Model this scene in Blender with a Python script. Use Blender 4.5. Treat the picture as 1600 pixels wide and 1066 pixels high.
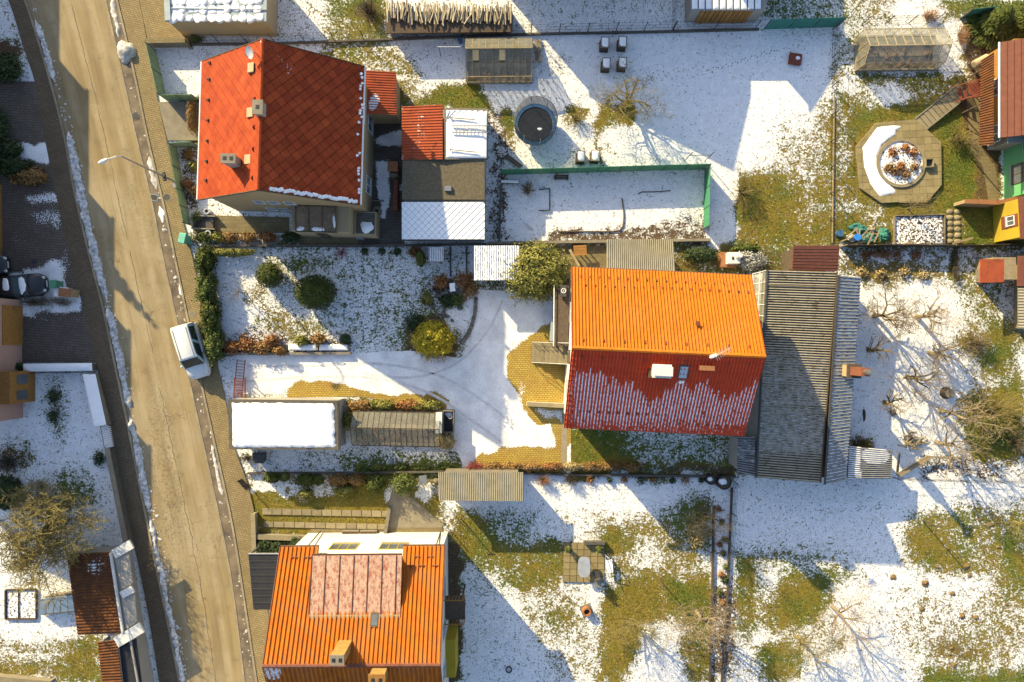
import bpy, bmesh, math, random
import numpy as np
from mathutils import Vector, Matrix, noise
from mathutils.geometry import delaunay_2d_cdt

for o in list(bpy.data.objects):
    bpy.data.objects.remove(o, do_unlink=True)
SC = bpy.context.scene
COL = SC.collection
R = math.radians

# ---------------------------------------------------------------- camera
H = 53.333            # flying height of the drone above the gardens, metres
cam_d = bpy.data.cameras.new('camera')
cam = bpy.data.objects.new('camera', cam_d)
COL.objects.link(cam)
cam.location = (0, 0, H)
cam.rotation_euler = (0, 0, 0)
cam_d.sensor_width = 36
cam_d.lens = 24
cam_d.clip_start = 0.5
cam_d.clip_end = 6000
SC.camera = cam

# ---------------------------------------------------------------- sky, sun, exposure
SUN_EL = R(22.6)
SUN_AZ = (-0.65, 0.76)      # towards the sun
wd = bpy.data.worlds.new('World')
SC.world = wd
wd.use_nodes = True
wn = wd.node_tree.nodes
sky = wn.new('ShaderNodeTexSky')
sky.sky_type = 'NISHITA'
sky.sun_disc = False
sky.sun_elevation = SUN_EL
sky.sun_rotation = math.atan2(SUN_AZ[0], SUN_AZ[1])
sky.air_density = 1.0
sky.dust_density = 1.5
sky.ozone_density = 1.0
wn['Background'].inputs['Strength'].default_value = 0.118
wd.node_tree.links.new(sky.outputs[0], wn['Background'].inputs['Color'])
sl = bpy.data.lights.new('sun', 'SUN')
sl.energy = 5.0
sl.angle = R(0.5)
sl.color = (1.0, 0.81, 0.44)
so = bpy.data.objects.new('sun', sl)
COL.objects.link(so)
sd = Vector((-SUN_AZ[0]*math.cos(SUN_EL), -SUN_AZ[1]*math.cos(SUN_EL), -math.sin(SUN_EL)))
so.rotation_euler = sd.to_track_quat('-Z', 'Y').to_euler()
so.location = (-30, 30, 60)
SC.view_settings.view_transform = 'Standard'
SC.view_settings.look = 'None'
SC.view_settings.gamma = 1
SC.view_settings.use_curve_mapping = False
SC.view_settings.exposure = 1.2

# ---------------------------------------------------------------- helpers
def W(px, py, z=0.0):
    """survey point of the photograph (pixels) at height z -> metres"""
    k = (H - z) / H / 20.0
    return Vector(((px - 800) * k, (533 - py) * k, z))
def WL(pts, z=0.0):
    return [W(a, b, z) for a, b in pts]
ROOT = {}
class Fr:
    """local frame on the ground"""
    def __init__(s, x, y, rot=0.0, z=0.0):
        s.x, s.y, s.z, s.c, s.s, s.rot = x, y, z, math.cos(R(rot)), math.sin(R(rot)), R(rot)
    def __call__(s, x, y, z=0.0):
        return Vector((s.x + x*s.c - y*s.s, s.y + x*s.s + y*s.c, s.z + z))
class MB:
    def __init__(s):
        s.v, s.f, s.m = [], [], []
        s.attr = {}
    def add(s, vs, fs, mi=0):
        b = len(s.v)
        s.v.extend([tuple(v) for v in vs])
        for f in fs:
            s.f.append(tuple(b + i for i in f)); s.m.append(mi)
        return s
    def poly(s, pts, mi=0):
        return s.add(pts, [tuple(range(len(pts)))], mi)
    def hexa(s, p, mi=0):
        """p: 4 bottom then 4 top, counterclockwise"""
        return s.add(p, [(3,2,1,0),(4,5,6,7),(0,1,5,4),(1,2,6,5),(2,3,7,6),(3,0,4,7)], mi)
    def box(s, fr, x0, x1, y0, y1, z0, z1, mi=0):
        return s.hexa([fr(x0,y0,z0),fr(x1,y0,z0),fr(x1,y1,z0),fr(x0,y1,z0),
                       fr(x0,y0,z1),fr(x1,y0,z1),fr(x1,y1,z1),fr(x0,y1,z1)], mi)
    def prism(s, pts, z0, z1, mi=0):
        n = len(pts)
        a = sum(pts[i][0]*pts[(i+1)%n][1]-pts[(i+1)%n][0]*pts[i][1] for i in range(n))
        if a < 0: pts = pts[::-1]
        vs = [(p[0],p[1],z0) for p in pts] + [(p[0],p[1],z1) for p in pts]
        fs = [tuple(range(n-1,-1,-1)), tuple(range(n,2*n))]
        fs += [(i,(i+1)%n,n+(i+1)%n,n+i) for i in range(n)]
        return s.add(vs, fs, mi)
    def slab(s, pts, t, mi=0):
        """flat polygon in space (counterclockwise seen from outside) with thickness t below it"""
        pts = [Vector(p) for p in pts]
        nrm = Vector((0,0,0))
        for i in range(len(pts)):
            nrm += (pts[i]-pts[0]).cross(pts[(i+1)%len(pts)]-pts[0])
        nrm.normalize()
        if nrm.z < -1e-6: pts = pts[::-1]; nrm = -nrm
        n = len(pts)
        vs = [p - nrm*t for p in pts] + pts
        fs = [tuple(range(n-1,-1,-1)), tuple(range(n,2*n))]
        fs += [(i,(i+1)%n,n+(i+1)%n,n+i) for i in range(n)]
        return s.add(vs, fs, mi)
    def beam(s, a, b, w, h=None, mi=0):
        a, b = Vector(a), Vector(b)
        h = h or w
        d = (b-a).normalized()
        up = Vector((0,0,1)) if abs(d.z) < .95 else Vector((0,1,0))
        x = d.cross(up).normalized()*w/2
        y = x.cross(d).normalized()*h/2
        return s.hexa([a-x-y,a+x-y,b+x-y,b-x-y,a-x+y,a+x+y,b+x+y,b-x+y], mi)
    def tube(s, pts, rad, n=6, mi=0, cap=True):
        pts = [Vector(p) for p in pts]
        if not isinstance(rad, (list, tuple)): rad = [rad]*len(pts)
        vs, fs = [], []
        ref = None
        for i, p in enumerate(pts):
            d = (pts[min(i+1,len(pts)-1)] - pts[max(i-1,0)])
            if d.length < 1e-9: d = Vector((0,0,1))
            d.normalize()
            if ref is None:
                ref = Vector((1,0,0)) if abs(d.x) < .8 else Vector((0,1,0))
            x = (ref - d*ref.dot(d)).normalized(); y = d.cross(x); ref = x
            for k in range(n):
                a = 2*math.pi*k/n
                vs.append(p + (x*math.cos(a)+y*math.sin(a))*rad[i])
        for i in range(len(pts)-1):
            for k in range(n):
                fs.append((i*n+k, i*n+(k+1)%n, (i+1)*n+(k+1)%n, (i+1)*n+k))
        if cap:
            fs.append(tuple(range(n-1,-1,-1))); fs.append(tuple(range((len(pts)-1)*n, len(pts)*n)))
        return s.add(vs, fs, mi)
    def disc(s, c, r, z0, z1, n=20, mi=0, ry=None, rot=0):
        c = Vector(c); ry = ry or r
        pts = []
        for k in range(n):
            a = 2*math.pi*k/n
            x, y = r*math.cos(a), ry*math.sin(a)
            pts.append((c.x + x*math.cos(rot)-y*math.sin(rot), c.y + x*math.sin(rot)+y*math.cos(rot)))
        return s.prism(pts, z0, z1, mi)
    def ring(s, c, r0, r1, z0, z1, n=28, mi=0):
        vs, fs = [], []
        for k in range(n):
            a = 2*math.pi*k/n
            for r, z in ((r0,z0),(r1,z0),(r1,z1),(r0,z1)):
                vs.append((c[0]+r*math.cos(a), c[1]+r*math.sin(a), z))
        for k in range(n):
            b, d = 4*k, 4*((k+1)%n)
            for j in range(4):
                fs.append((b+j, d+j, d+(j+1)%4, b+(j+1)%4))
        fs = [f[::-1] for f in fs]
        return s.add(vs, fs, mi)
    def blob(s, c, rx, ry, rz, seed=0, amp=.25, nu=14, nv=8, zmin=-.2, mi=0):
        vs, fs = [], []
        for j in range(nv+1):
            t = math.asin(zmin) + (math.pi/2-math.asin(zmin))*j/nv
            for i in range(nu):
                a = 2*math.pi*i/nu
                d = Vector((math.cos(t)*math.cos(a), math.cos(t)*math.sin(a), math.sin(t)))
                k = 1 + amp*noise.noise(d*1.7+Vector((seed*7.3,seed*3.1,0))) + amp*.6*noise.noise(d*4+Vector((seed,0,9)))
                vs.append((c[0]+d.x*rx*k, c[1]+d.y*ry*k, c[2]+d.z*rz*k))
        for j in range(nv):
            for i in range(nu):
                fs.append((j*nu+i, j*nu+(i+1)%nu, (j+1)*nu+(i+1)%nu, (j+1)*nu+i))
        fs.append(tuple(range(nu-1,-1,-1)))
        return s.add(vs, fs, mi)
    def build(s, name, mat, parent=None, smooth=False, kind=None):
        v = np.array(s.v, dtype=np.float64).reshape(-1, 3)
        if parent is not None:
            off = np.array(ROOT[parent.name])
        else:
            mn, mx = v.min(0), v.max(0)
            off = np.array(((mn[0]+mx[0])/2, (mn[1]+mx[1])/2, mn[2]))
        me = bpy.data.meshes.new(name)
        me.from_pydata((v-off).tolist(), [], s.f)
        mats = mat if isinstance(mat, (list, tuple)) else [mat]
        for m in mats: me.materials.append(MATS[m] if isinstance(m, str) else m)
        if len(mats) > 1: me.polygons.foreach_set('material_index', s.m)
        if smooth: me.polygons.foreach_set('use_smooth', [True]*len(s.f))
        for k, vals in s.attr.items():
            at = me.attributes.new(k, 'FLOAT', 'POINT')
            at.data.foreach_set('value', np.asarray(vals, dtype=np.float32))
        me.update()
        o = bpy.data.objects.new(name, me)
        COL.objects.link(o)
        if parent is not None:
            o.parent = parent
            ROOT[o.name] = ROOT[parent.name]
        else:
            o.location = off.tolist()
            ROOT[o.name] = tuple(off)
        if kind: o['kind'] = kind
        return o
def tag(o, label, cat=None, group=None):
    o['label'] = label
    if cat: o['category'] = cat
    if group: o['group'] = group
    return o
def thing(name, label, cat, loc, group=None):
    o = bpy.data.objects.new(name, None)
    o.empty_display_size = .3
    COL.objects.link(o)
    o.location = tuple(loc)
    ROOT[o.name] = tuple(loc)
    return tag(o, label, cat, group)
def clone(o, parent, loc=None, rot=None):
    """copy of one mesh piece under parent; loc in world"""
    c = o.copy(); COL.objects.link(c); c.parent = parent
    if loc is not None:
        r = ROOT[parent.name]
        c.location = (loc[0]-r[0], loc[1]-r[1], loc[2]-r[2])
    if rot is not None: c.rotation_euler = rot
    ROOT[c.name] = ROOT[parent.name]
    return c
def piece_mesh(name, mb, mat):
    """mesh data around its own origin, to be shared by many pieces"""
    me = bpy.data.meshes.new(name)
    me.from_pydata(s_list(mb.v), [], mb.f)
    me.materials.append(MATS[mat]); me.update()
    return me
def s_list(v): return [tuple(p) for p in v]
def piece(name, me, parent, loc, rot=(0,0,0), scale=(1,1,1)):
    o = bpy.data.objects.new(name, me); COL.objects.link(o)
    o.parent = parent
    r = ROOT[parent.name]
    o.location = (loc[0]-r[0], loc[1]-r[1], loc[2]-r[2])
    if isinstance(rot, Matrix): o.rotation_euler = rot.to_euler()
    else: o.rotation_euler = rot
    o.scale = scale
    ROOT[o.name] = r
    return o

# polygons -----------------------------------------------------------------
def inpoly(P, X, Y):
    ins = np.zeros(X.shape, bool)
    n = len(P)
    for i in range(n):
        x0, y0 = P[i]; x1, y1 = P[(i+1) % n]
        if y0 == y1: continue
        c = ((y0 > Y) != (y1 > Y)) & (X < (x1-x0)*(Y-y0)/(y1-y0)+x0)
        ins ^= c
    return ins
def polydist(P, X, Y, closed=True):
    d = np.full(X.shape, 1e9)
    n = len(P)
    for i in range(n if closed else n-1):
        x0, y0 = P[i]; x1, y1 = P[(i+1) % n]
        dx, dy = x1-x0, y1-y0
        L = dx*dx+dy*dy+1e-12
        t = np.clip(((X-x0)*dx+(Y-y0)*dy)/L, 0, 1)
        d = np.minimum(d, np.hypot(X-x0-t*dx, Y-y0-t*dy))
    return d
def clip_poly(poly, clipper):
    """Sutherland-Hodgman; clipper convex counterclockwise"""
    out = list(poly)
    n = len(clipper)
    for i in range(n):
        ax, ay = clipper[i]; bx, by = clipper[(i+1) % n]
        inp, out = out, []
        for j in range(len(inp)):
            p, q = inp[j], inp[(j+1) % len(inp)]
            sp = (bx-ax)*(p[1]-ay)-(by-ay)*(p[0]-ax)
            sq = (bx-ax)*(q[1]-ay)-(by-ay)*(q[0]-ax)
            if sp >= 0: out.append(p)
            if sp*sq < 0:
                t = sp/(sp-sq); out.append((p[0]+(q[0]-p[0])*t, p[1]+(q[1]-p[1])*t))
        if len(out) < 3: return []
    return out
def area2(p):
    return abs(sum(p[i][0]*p[(i+1)%len(p)][1]-p[(i+1)%len(p)][0]*p[i][1] for i in range(len(p)))/2)
def gridpoly(pts, res):
    """triangulated sheet over a polygon with inner points every res metres"""
    P = [(p[0], p[1]) for p in pts]
    bd = []
    for i in range(len(P)):
        a, b = P[i], P[(i+1) % len(P)]
        n = max(1, int(math.hypot(b[0]-a[0], b[1]-a[1])/res))
        for k in range(n): bd.append((a[0]+(b[0]-a[0])*k/n, a[1]+(b[1]-a[1])*k/n))
    xs = [p[0] for p in P]; ys = [p[1] for p in P]
    gx = np.arange(min(xs)+res*.5, max(xs), res); gy = np.arange(min(ys)+res*.5, max(ys), res)
    X, Y = np.meshgrid(gx, gy); X = X.ravel(); Y = Y.ravel()
    if len(X):
        k = inpoly(P, X, Y) & (polydist(P, X, Y) > res*.45)
        X, Y = X[k], Y[k]
    vs = [Vector(p) for p in bd] + [Vector((a, b)) for a, b in zip(X, Y)]
    ed = [(i, (i+1) % len(bd)) for i in range(len(bd))]
    r = delaunay_2d_cdt(vs, ed, [], 1, 1e-5)
    v2 = [(p.x, p.y) for p in r[0]]
    fs = []
    for f in r[2]:
        a, b, c = [v2[i] for i in f[:3]]
        if (b[0]-a[0])*(c[1]-a[1])-(b[1]-a[1])*(c[0]-a[0]) < 0: f = f[::-1]
        fs.append(tuple(f))
    return v2, fs
def fbm(x, y, s=1.0, seed=0.0):
    return noise.noise(Vector((x*s+seed*11.7, y*s-seed*5.3, seed))) + .5*noise.noise(Vector((x*s*2.1+seed, y*s*2.1, seed+4)))

# ---------------------------------------------------------------- materials
MATS = {}
def nodes_of(name):
    m = bpy.data.materials.new(name); m.use_nodes = True
    MATS[name] = m
    nt = m.node_tree
    return m, nt, nt.nodes, nt.links, nt.nodes['Principled BSDF']
def c4(c): return (c[0], c[1], c[2], 1)
SNOW = (.84, .85, .87)
def tone(c):
    """albedo as surveyed on the dull swatches -> dry sunlit albedo; snow stays as it is"""
    if min(c) > .42: return c
    return tuple(1.8*x/(1+1.1*x) for x in c)
class NB:
    def __init__(s, nt): s.nt, s.n, s.l = nt, nt.nodes, nt.links
    def pos(s):
        if not hasattr(s, '_p'): s._p = s.n.new('ShaderNodeNewGeometry')
        return s._p.outputs['Position']
    def island(s):
        s.pos(); return s._p.outputs['Random Per Island']
    def objrand(s):
        return s.n.new('ShaderNodeObjectInfo').outputs['Random']
    def mapping(s, vec, rot=(0,0,0), scale=(1,1,1)):
        m = s.n.new('ShaderNodeMapping'); s.l.new(vec, m.inputs[0])
        m.inputs['Rotation'].default_value = rot; m.inputs['Scale'].default_value = scale
        return m.outputs[0]
    def noise(s, scale, detail=4, rough=.55, vec=None, dist=0):
        t = s.n.new('ShaderNodeTexNoise')
        s.l.new(vec if vec is not None else s.pos(), t.inputs['Vector'])
        t.inputs['Scale'].default_value = scale; t.inputs['Detail'].default_value = detail
        t.inputs['Roughness'].default_value = rough; t.inputs['Distortion'].default_value = dist
        return t.outputs[0]
    def ramp(s, f, a, b, lo=0., hi=1.):
        m = s.n.new('ShaderNodeMapRange'); s.l.new(f, m.inputs[0])
        m.inputs[1].default_value = a; m.inputs[2].default_value = b
        m.inputs[3].default_value = lo; m.inputs[4].default_value = hi
        return m.outputs[0]
    def mix(s, f, a, b, mode='MIX'):
        a, b = [tone(v) if isinstance(v, tuple) else v for v in (a, b)]
        m = s.n.new('ShaderNodeMix'); m.data_type = 'RGBA'; m.blend_type = mode
        for sock, val in ((m.inputs[0], f), (m.inputs[6], a), (m.inputs[7], b)):
            if isinstance(val, bpy.types.NodeSocket): s.l.new(val, sock)
            elif isinstance(val, (int, float)): sock.default_value = val
            else: sock.default_value = c4(val)
        return m.outputs[2]
    def math(s, op, a, b=None):
        m = s.n.new('ShaderNodeMath'); m.operation = op
        for i, val in enumerate((a, b)):
            if val is None: continue
            if isinstance(val, bpy.types.NodeSocket): s.l.new(val, m.inputs[i])
            else: m.inputs[i].default_value = val
        return m.outputs[0]
    def attr(s, name):
        a = s.n.new('ShaderNodeAttribute'); a.attribute_name = name
        return a.outputs['Fac']
    def bump(s, h, strength, dist, prev=None):
        b = s.n.new('ShaderNodeBump'); s.l.new(h, b.inputs['Height'])
        b.inputs['Strength'].default_value = strength; b.inputs['Distance'].default_value = dist
        if prev is not None: s.l.new(prev, b.inputs['Normal'])
        return b.outputs[0]
SNOW = (.84, .85, .87)
def mat(name, c1, c2=None, scale=3., rough=.8, bump=0., bscale=25., metal=0., spec=.3, isl=0., orand=0.,
        trans=0., snowattr=False, alpha=1., streak=None, sheen=0.):
    m, nt, n, l, bs = nodes_of(name)
    nb = NB(nt)
    col = None
    c2 = c2 or tuple(x*.75 for x in c1)
    vec = None
    if streak: vec = nb.mapping(nb.pos(), scale=streak)
    f = nb.ramp(nb.noise(scale, 5, .6, vec), .35, .65)
    col = nb.mix(f, c1, c2)
    if isl:
        g = nb.ramp(nb.island(), 0, 1, 1-isl, 1+isl)
        cc = n.new('ShaderNodeCombineColor'); [l.new(g, cc.inputs[i]) for i in range(3)]
        col = nb.mix(1., col, cc.outputs[0], 'MULTIPLY')
    if orand:
        g = nb.ramp(nb.objrand(), 0, 1, 1-orand, 1+orand)
        cc = n.new('ShaderNodeCombineColor'); [l.new(g, cc.inputs[i]) for i in range(3)]
        col = nb.mix(1., col, cc.outputs[0], 'MULTIPLY')
    if snowattr:
        nz = nb.noise(7., 5, .6)
        a = nb.math('ADD', nb.math('SUBTRACT', nb.attr('snow'), .5), nb.math('MULTIPLY', nb.math('SUBTRACT', nz, .5), 1.6))
        mk = nb.ramp(a, -.04, .06)
        col = nb.mix(mk, col, SNOW)
    l.new(col, bs.inputs['Base Color'])
    bs.inputs['Roughness'].default_value = rough
    bs.inputs['Metallic'].default_value = metal
    bs.inputs['Specular IOR Level'].default_value = spec
    if bump:
        l.new(nb.bump(nb.noise(bscale, 4), bump, .02), bs.inputs['Normal'])
    if trans: bs.inputs['Transmission Weight'].default_value = trans
    if alpha < 1: bs.inputs['Alpha'].default_value = alpha
    return m
def leafmat(name, c1, c2, var=.45):
    m, nt, n, l, bs = nodes_of(name)
    nb = NB(nt)
    f = nb.ramp(nb.island(), 0, 1)
    col = nb.mix(f, c1, c2)
    col = nb.mix(nb.ramp(nb.noise(1.3, 3), .4, .65, 0, .6), col, tuple(x*(1-var) for x in c1))
    l.new(col, bs.inputs['Base Color'])
    bs.inputs['Roughness'].default_value = .75
    bs.inputs['Specular IOR Level'].default_value = .2
def brickmat(name, c1, c2, mortar, bw, bh, rot, snow=False, mort=.02, off=.5, rough=.85, dirt=.4, dirtc=None):
    m, nt, n, l, bs = nodes_of(name)
    nb = NB(nt)
    b = n.new('ShaderNodeTexBrick')
    l.new(nb.mapping(nb.pos(), rot=(0,0,R(rot))), b.inputs['Vector'])
    b.inputs['Scale'].default_value = 1
    b.inputs['Brick Width'].default_value = bw; b.inputs['Row Height'].default_value = bh
    b.inputs['Mortar Size'].default_value = mort; b.inputs['Mortar Smooth'].default_value = .3
    b.offset = off
    b.inputs['Color1'].default_value = c4(tone(c1)); b.inputs['Color2'].default_value = c4(tone(c2))
    b.inputs['Mortar'].default_value = c4(tone(mortar))
    d = nb.ramp(nb.noise(.8, 6, .65), .42, .7, 0, dirt)
    col = nb.mix(d, b.outputs['Color'], dirtc or tuple(x*.45 for x in c1))
    if snow:
        nz = nb.noise(9., 6, .65)
        a = nb.math('ADD', nb.math('SUBTRACT', nb.attr('snow'), .5), nb.math('MULTIPLY', nb.math('SUBTRACT', nz, .5), 1.6))
        mk = nb.ramp(a, -.04, .05)
        tips = nb.math('MULTIPLY', nb.ramp(nb.noise(13., 3, .6), .62, .66), nb.ramp(nb.noise(.9, 3, .6), .44, .60, .05, .9))
        mk = nb.math('MULTIPLY', mk, nb.math('SUBTRACT', 1., tips))
        sn = nb.mix(nb.ramp(nb.noise(.7, 5, .6), .40, .66, 0, .9), SNOW, (.60, .61, .64))
        sn = nb.mix(nb.ramp(nb.noise(12., 4, .65), .48, .68, 0, .6), sn, (.52, .52, .53))
        col = nb.mix(mk, col, sn)
        nrm = nb.bump(nb.noise(4., 4), .4, .06, nb.bump(mk, .6, .03))
    else:
        nrm = nb.bump(nb.math('SUBTRACT', 1., b.outputs['Fac']), .5, .01)
    l.new(nrm, bs.inputs['Normal'])
    l.new(col, bs.inputs['Base Color'])
    bs.inputs['Roughness'].default_value = rough
    bs.inputs['Specular IOR Level'].default_value = .2
def glassmat(name, tint=(.03,.035,.04), alpha=.45, rough=.08):
    m, nt, n, l, bs = nodes_of(name)
    nb = NB(nt)
    f = nb.ramp(nb.noise(1.5, 5), .35, .65)
    l.new(nb.mix(f, tint, tuple(x*1.6 for x in tint)), bs.inputs['Base Color'])
    bs.inputs['Roughness'].default_value = rough
    bs.inputs['Alpha'].default_value = alpha

# the ground: winter turf under patchy snow
def ground_material():
    m, nt, n, l, bs = nodes_of('garden_ground')
    nb = NB(nt)
    big = nb.ramp(nb.noise(.55, 4), .38, .62)
    fine = nb.ramp(nb.noise(9., 5, .65), .3, .7)
    olive = nb.mix(fine, (.048, .038, .006), (.205, .158, .020))
    olive = nb.mix(nb.ramp(nb.noise(18., 4, .7), .52, .64, 0, .8), olive, (.018, .016, .005))
    olive = nb.mix(nb.ramp(nb.noise(2.3, 4, .6), .50, .62, 0, .65), olive, (.115, .068, .022))
    green = nb.mix(fine, (.022, .034, .005), (.098, .122, .016))
    green = nb.mix(nb.ramp(nb.noise(18., 4, .7), .5, .66, 0, .7), green, (.010, .015, .004))
    g = nb.math('ADD', nb.attr('green'), nb.math('MULTIPLY', nb.math('SUBTRACT', big, .5), .5))
    turf = nb.mix(nb.ramp(g, .25, .75), olive, green)
    soil = nb.mix(fine, (.028, .018, .011), (.085, .055, .032))
    turf = nb.mix(nb.ramp(nb.math('ADD', nb.attr('soil'), nb.math('MULTIPLY', nb.math('SUBTRACT', fine, .5), .5)), .4, .6), turf, soil)
    n1 = nb.noise(6.6, 6, .68)
    n2 = nb.noise(1.1, 4, .6)
    n0 = nb.noise(2.7, 5, .6)
    nz = nb.math('ADD', nb.math('ADD', nb.math('MULTIPLY', n1, .50), nb.math('MULTIPLY', n0, .28)), nb.math('MULTIPLY', n2, .22))
    cov = nb.attr('snow')
    a = nb.math('ADD', nb.math('SUBTRACT', cov, .5), nb.math('MULTIPLY', nb.math('SUBTRACT', nz, .5), 4.4))
    mk = nb.ramp(a, -.08, .13)
    # blades and crumbs of earth poking through the thin snow
    tips = nb.ramp(nb.noise(15., 3, .6), .585, .63)
    dens = nb.math('MULTIPLY', nb.ramp(cov, 1.12, .72, .12, 1.), nb.ramp(n2, .40, .56, .25, 1.))
    mk = nb.math('MULTIPLY', mk, nb.math('SUBTRACT', 1., nb.math('MULTIPLY', nb.math('MULTIPLY', tips, dens), .85)))
    sn = nb.mix(nb.ramp(nb.noise(2.2, 5), .35, .65), SNOW, (.74, .75, .78))
    sn = nb.mix(nb.ramp(nb.noise(13., 4, .65), .46, .66, 0, .6), sn, (.50, .50, .51))
    col = nb.mix(mk, turf, sn)
    l.new(col, bs.inputs['Base Color'])
    bs.inputs['Roughness'].default_value = .85
    bs.inputs['Specular IOR Level'].default_value = .15
    nrm = nb.bump(nb.noise(22., 3), .5, .03)
    nrm = nb.bump(mk, .7, .05, nrm)
    nrm = nb.bump(nb.noise(3., 4), .35, .08, nrm)
    l.new(nrm, bs.inputs['Normal'])
ground_material()

def road_material():
    m, nt, n, l, bs = nodes_of('road_asphalt')
    nb = NB(nt)
    uv = n.new('ShaderNodeCombineXYZ')
    l.new(nb.attr('u'), uv.inputs[0]); l.new(nb.math('MULTIPLY', nb.attr('v'), .07), uv.inputs[1])
    st = nb.ramp(nb.noise(1.5, 4, .55, uv.outputs[0]), .35, .65)
    base = nb.mix(st, (.205, .146, .066), (.130, .093, .044))
    base = nb.mix(nb.ramp(nb.noise(.16, 3), .42, .62, 0, .8), base, (.240, .188, .108))
    uv2 = n.new('ShaderNodeCombineXYZ'); l.new(nb.math('MULTIPLY', nb.attr('u'), 4.), uv2.inputs[0]); l.new(nb.math('MULTIPLY', nb.attr('v'), .16), uv2.inputs[1])
    base = nb.mix(nb.ramp(nb.noise(1.6, 6, .65, uv2.outputs[0]), .5, .68, 0, .45), base, (.085, .068, .046))
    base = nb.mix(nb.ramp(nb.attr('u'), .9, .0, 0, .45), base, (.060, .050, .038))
    base = nb.mix(nb.ramp(nb.noise(30., 3), .4, .7, 0, .35), base, (.085, .072, .052))
    wp = nb.math('SINE', nb.math('ADD', nb.math('MULTIPLY', nb.attr('u'), 4.6), nb.math('MULTIPLY', nb.noise(.12, 2), 3.)))
    base = nb.mix(nb.math('MULTIPLY', nb.ramp(wp, -.1, 1., 0, .55), nb.ramp(nb.noise(.5, 5, .65), .35, .6)), base, (.275, .215, .130))
    base = nb.mix(nb.ramp(nb.noise(.75, 6, .7), .56, .68, 0, .45), base, (.085, .066, .043))
    # cracks: thin wandering lines where the road is worn
    wv = nb.n.new('ShaderNodeTexVoronoi'); wv.feature = 'DISTANCE_TO_EDGE'
    dv = nb.mix(.12, nb.pos(), nb.noise(2., 3))
    nz = n.new('ShaderNodeTexNoise'); nz.inputs['Scale'].default_value = 1.2; nz.inputs['Detail'].default_value = 4
    l.new(nb.pos(), nz.inputs['Vector'])
    vm = n.new('ShaderNodeVectorMath'); vm.operation = 'ADD'
    l.new(nb.pos(), vm.inputs[0]); l.new(nz.outputs[1], vm.inputs[1])
    l.new(vm.outputs[0], wv.inputs['Vector']); wv.inputs['Scale'].default_value = .8
    line = nb.ramp(wv.outputs['Distance'], .004, .016, 1, 0)
    where = nb.math('MULTIPLY', nb.ramp(nb.noise(.22, 3), .52, .6), nb.ramp(nb.noise(.9, 2), .42, .55))
    ck = nb.math('MULTIPLY', nb.math('MULTIPLY', line, where), .75)
    base = nb.mix(ck, base, (.03, .026, .02))
    blot = nb.math('MULTIPLY', nb.attr('crack'), nb.ramp(nb.noise(4.5, 6, .75), .52, .6))
    base = nb.mix(nb.math('MULTIPLY', blot, .75), base, (.05, .042, .03))
    seam = nb.math('ABSOLUTE', nb.math('SUBTRACT', nb.math('ADD', nb.attr('u'), nb.math('MULTIPLY', nb.noise(.5, 4, .7), .5)), 3.15))
    base = nb.mix(nb.math('MULTIPLY', nb.ramp(seam, .018, .035, 1, 0), nb.ramp(nb.noise(.35, 2), .40, .5, 0, .8)), base, (.04, .032, .024))
    wv2 = n.new('ShaderNodeTexVoronoi'); wv2.feature = 'DISTANCE_TO_EDGE'; l.new(vm.outputs[0], wv2.inputs['Vector']); wv2.inputs['Scale'].default_value = 2.4
    ln2 = nb.math('MULTIPLY', nb.ramp(wv2.outputs['Distance'], .006, .03, 1, 0), nb.math('MULTIPLY', nb.attr('crack'), nb.ramp(nb.noise(1.7, 3), .42, .52)))
    base = nb.mix(nb.math('MULTIPLY', ln2, .85), base, (.028, .024, .018))
    l.new(base, bs.inputs['Base Color'])
    bs.inputs['Roughness'].default_value = .85
    bs.inputs['Specular IOR Level'].default_value = .2
    l.new(nb.bump(nb.noise(60., 2), .3, .01), bs.inputs['Normal'])
road_material()

def corr_material(name, c1, c2, rough=.75, rust=None, rustamt=.0, spec=.08, crest=None, scale=1.5, snowk=1.6, snowsc=6., streak=0.):
    """profiled sheet: colour, weathering, snow lying in the troughs (attribute snow) """
    m, nt, n, l, bs = nodes_of(name)
    nb = NB(nt)
    col = nb.mix(nb.ramp(nb.noise(scale, 5), .35, .65), c1, c2)
    if crest: col = nb.mix(nb.ramp(nb.attr('trough'), .35, .65), nb.mix(nb.ramp(nb.noise(2.5, 5), .35, .65), crest, tuple(x*.7 for x in crest)), col)  # pale crests and dark troughs put rib light and shade into the colour
    if rust:
        col = nb.mix(nb.ramp(nb.noise(1.8, 7, .7), .62-.3*rustamt, .68-.3*rustamt+.05), col, rust)
    if streak:
        st = nb.mapping(nb.pos(), scale=(3.2,.35,.35))
        col = nb.mix(nb.ramp(nb.noise(1.6, 6, .65, st), .48, .68, 0, streak), col, tuple(x*.45+.006 for x in c1))
        col = nb.mix(nb.ramp(nb.noise(.45, 4), .45, .65, 0, streak*.6), col, tuple(x*.8+.025 for x in c1))
    nz = nb.noise(snowsc, 5, .6)
    a = nb.math('ADD', nb.math('SUBTRACT', nb.attr('snow'), .5), nb.math('MULTIPLY', nb.math('SUBTRACT', nz, .5), snowk))
    mk = nb.ramp(a, -.05, .08)
    col = nb.mix(mk, col, SNOW)
    l.new(col, bs.inputs['Base Color'])
    bs.inputs['Roughness'].default_value = rough
    bs.inputs['Specular IOR Level'].default_value = spec

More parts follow.
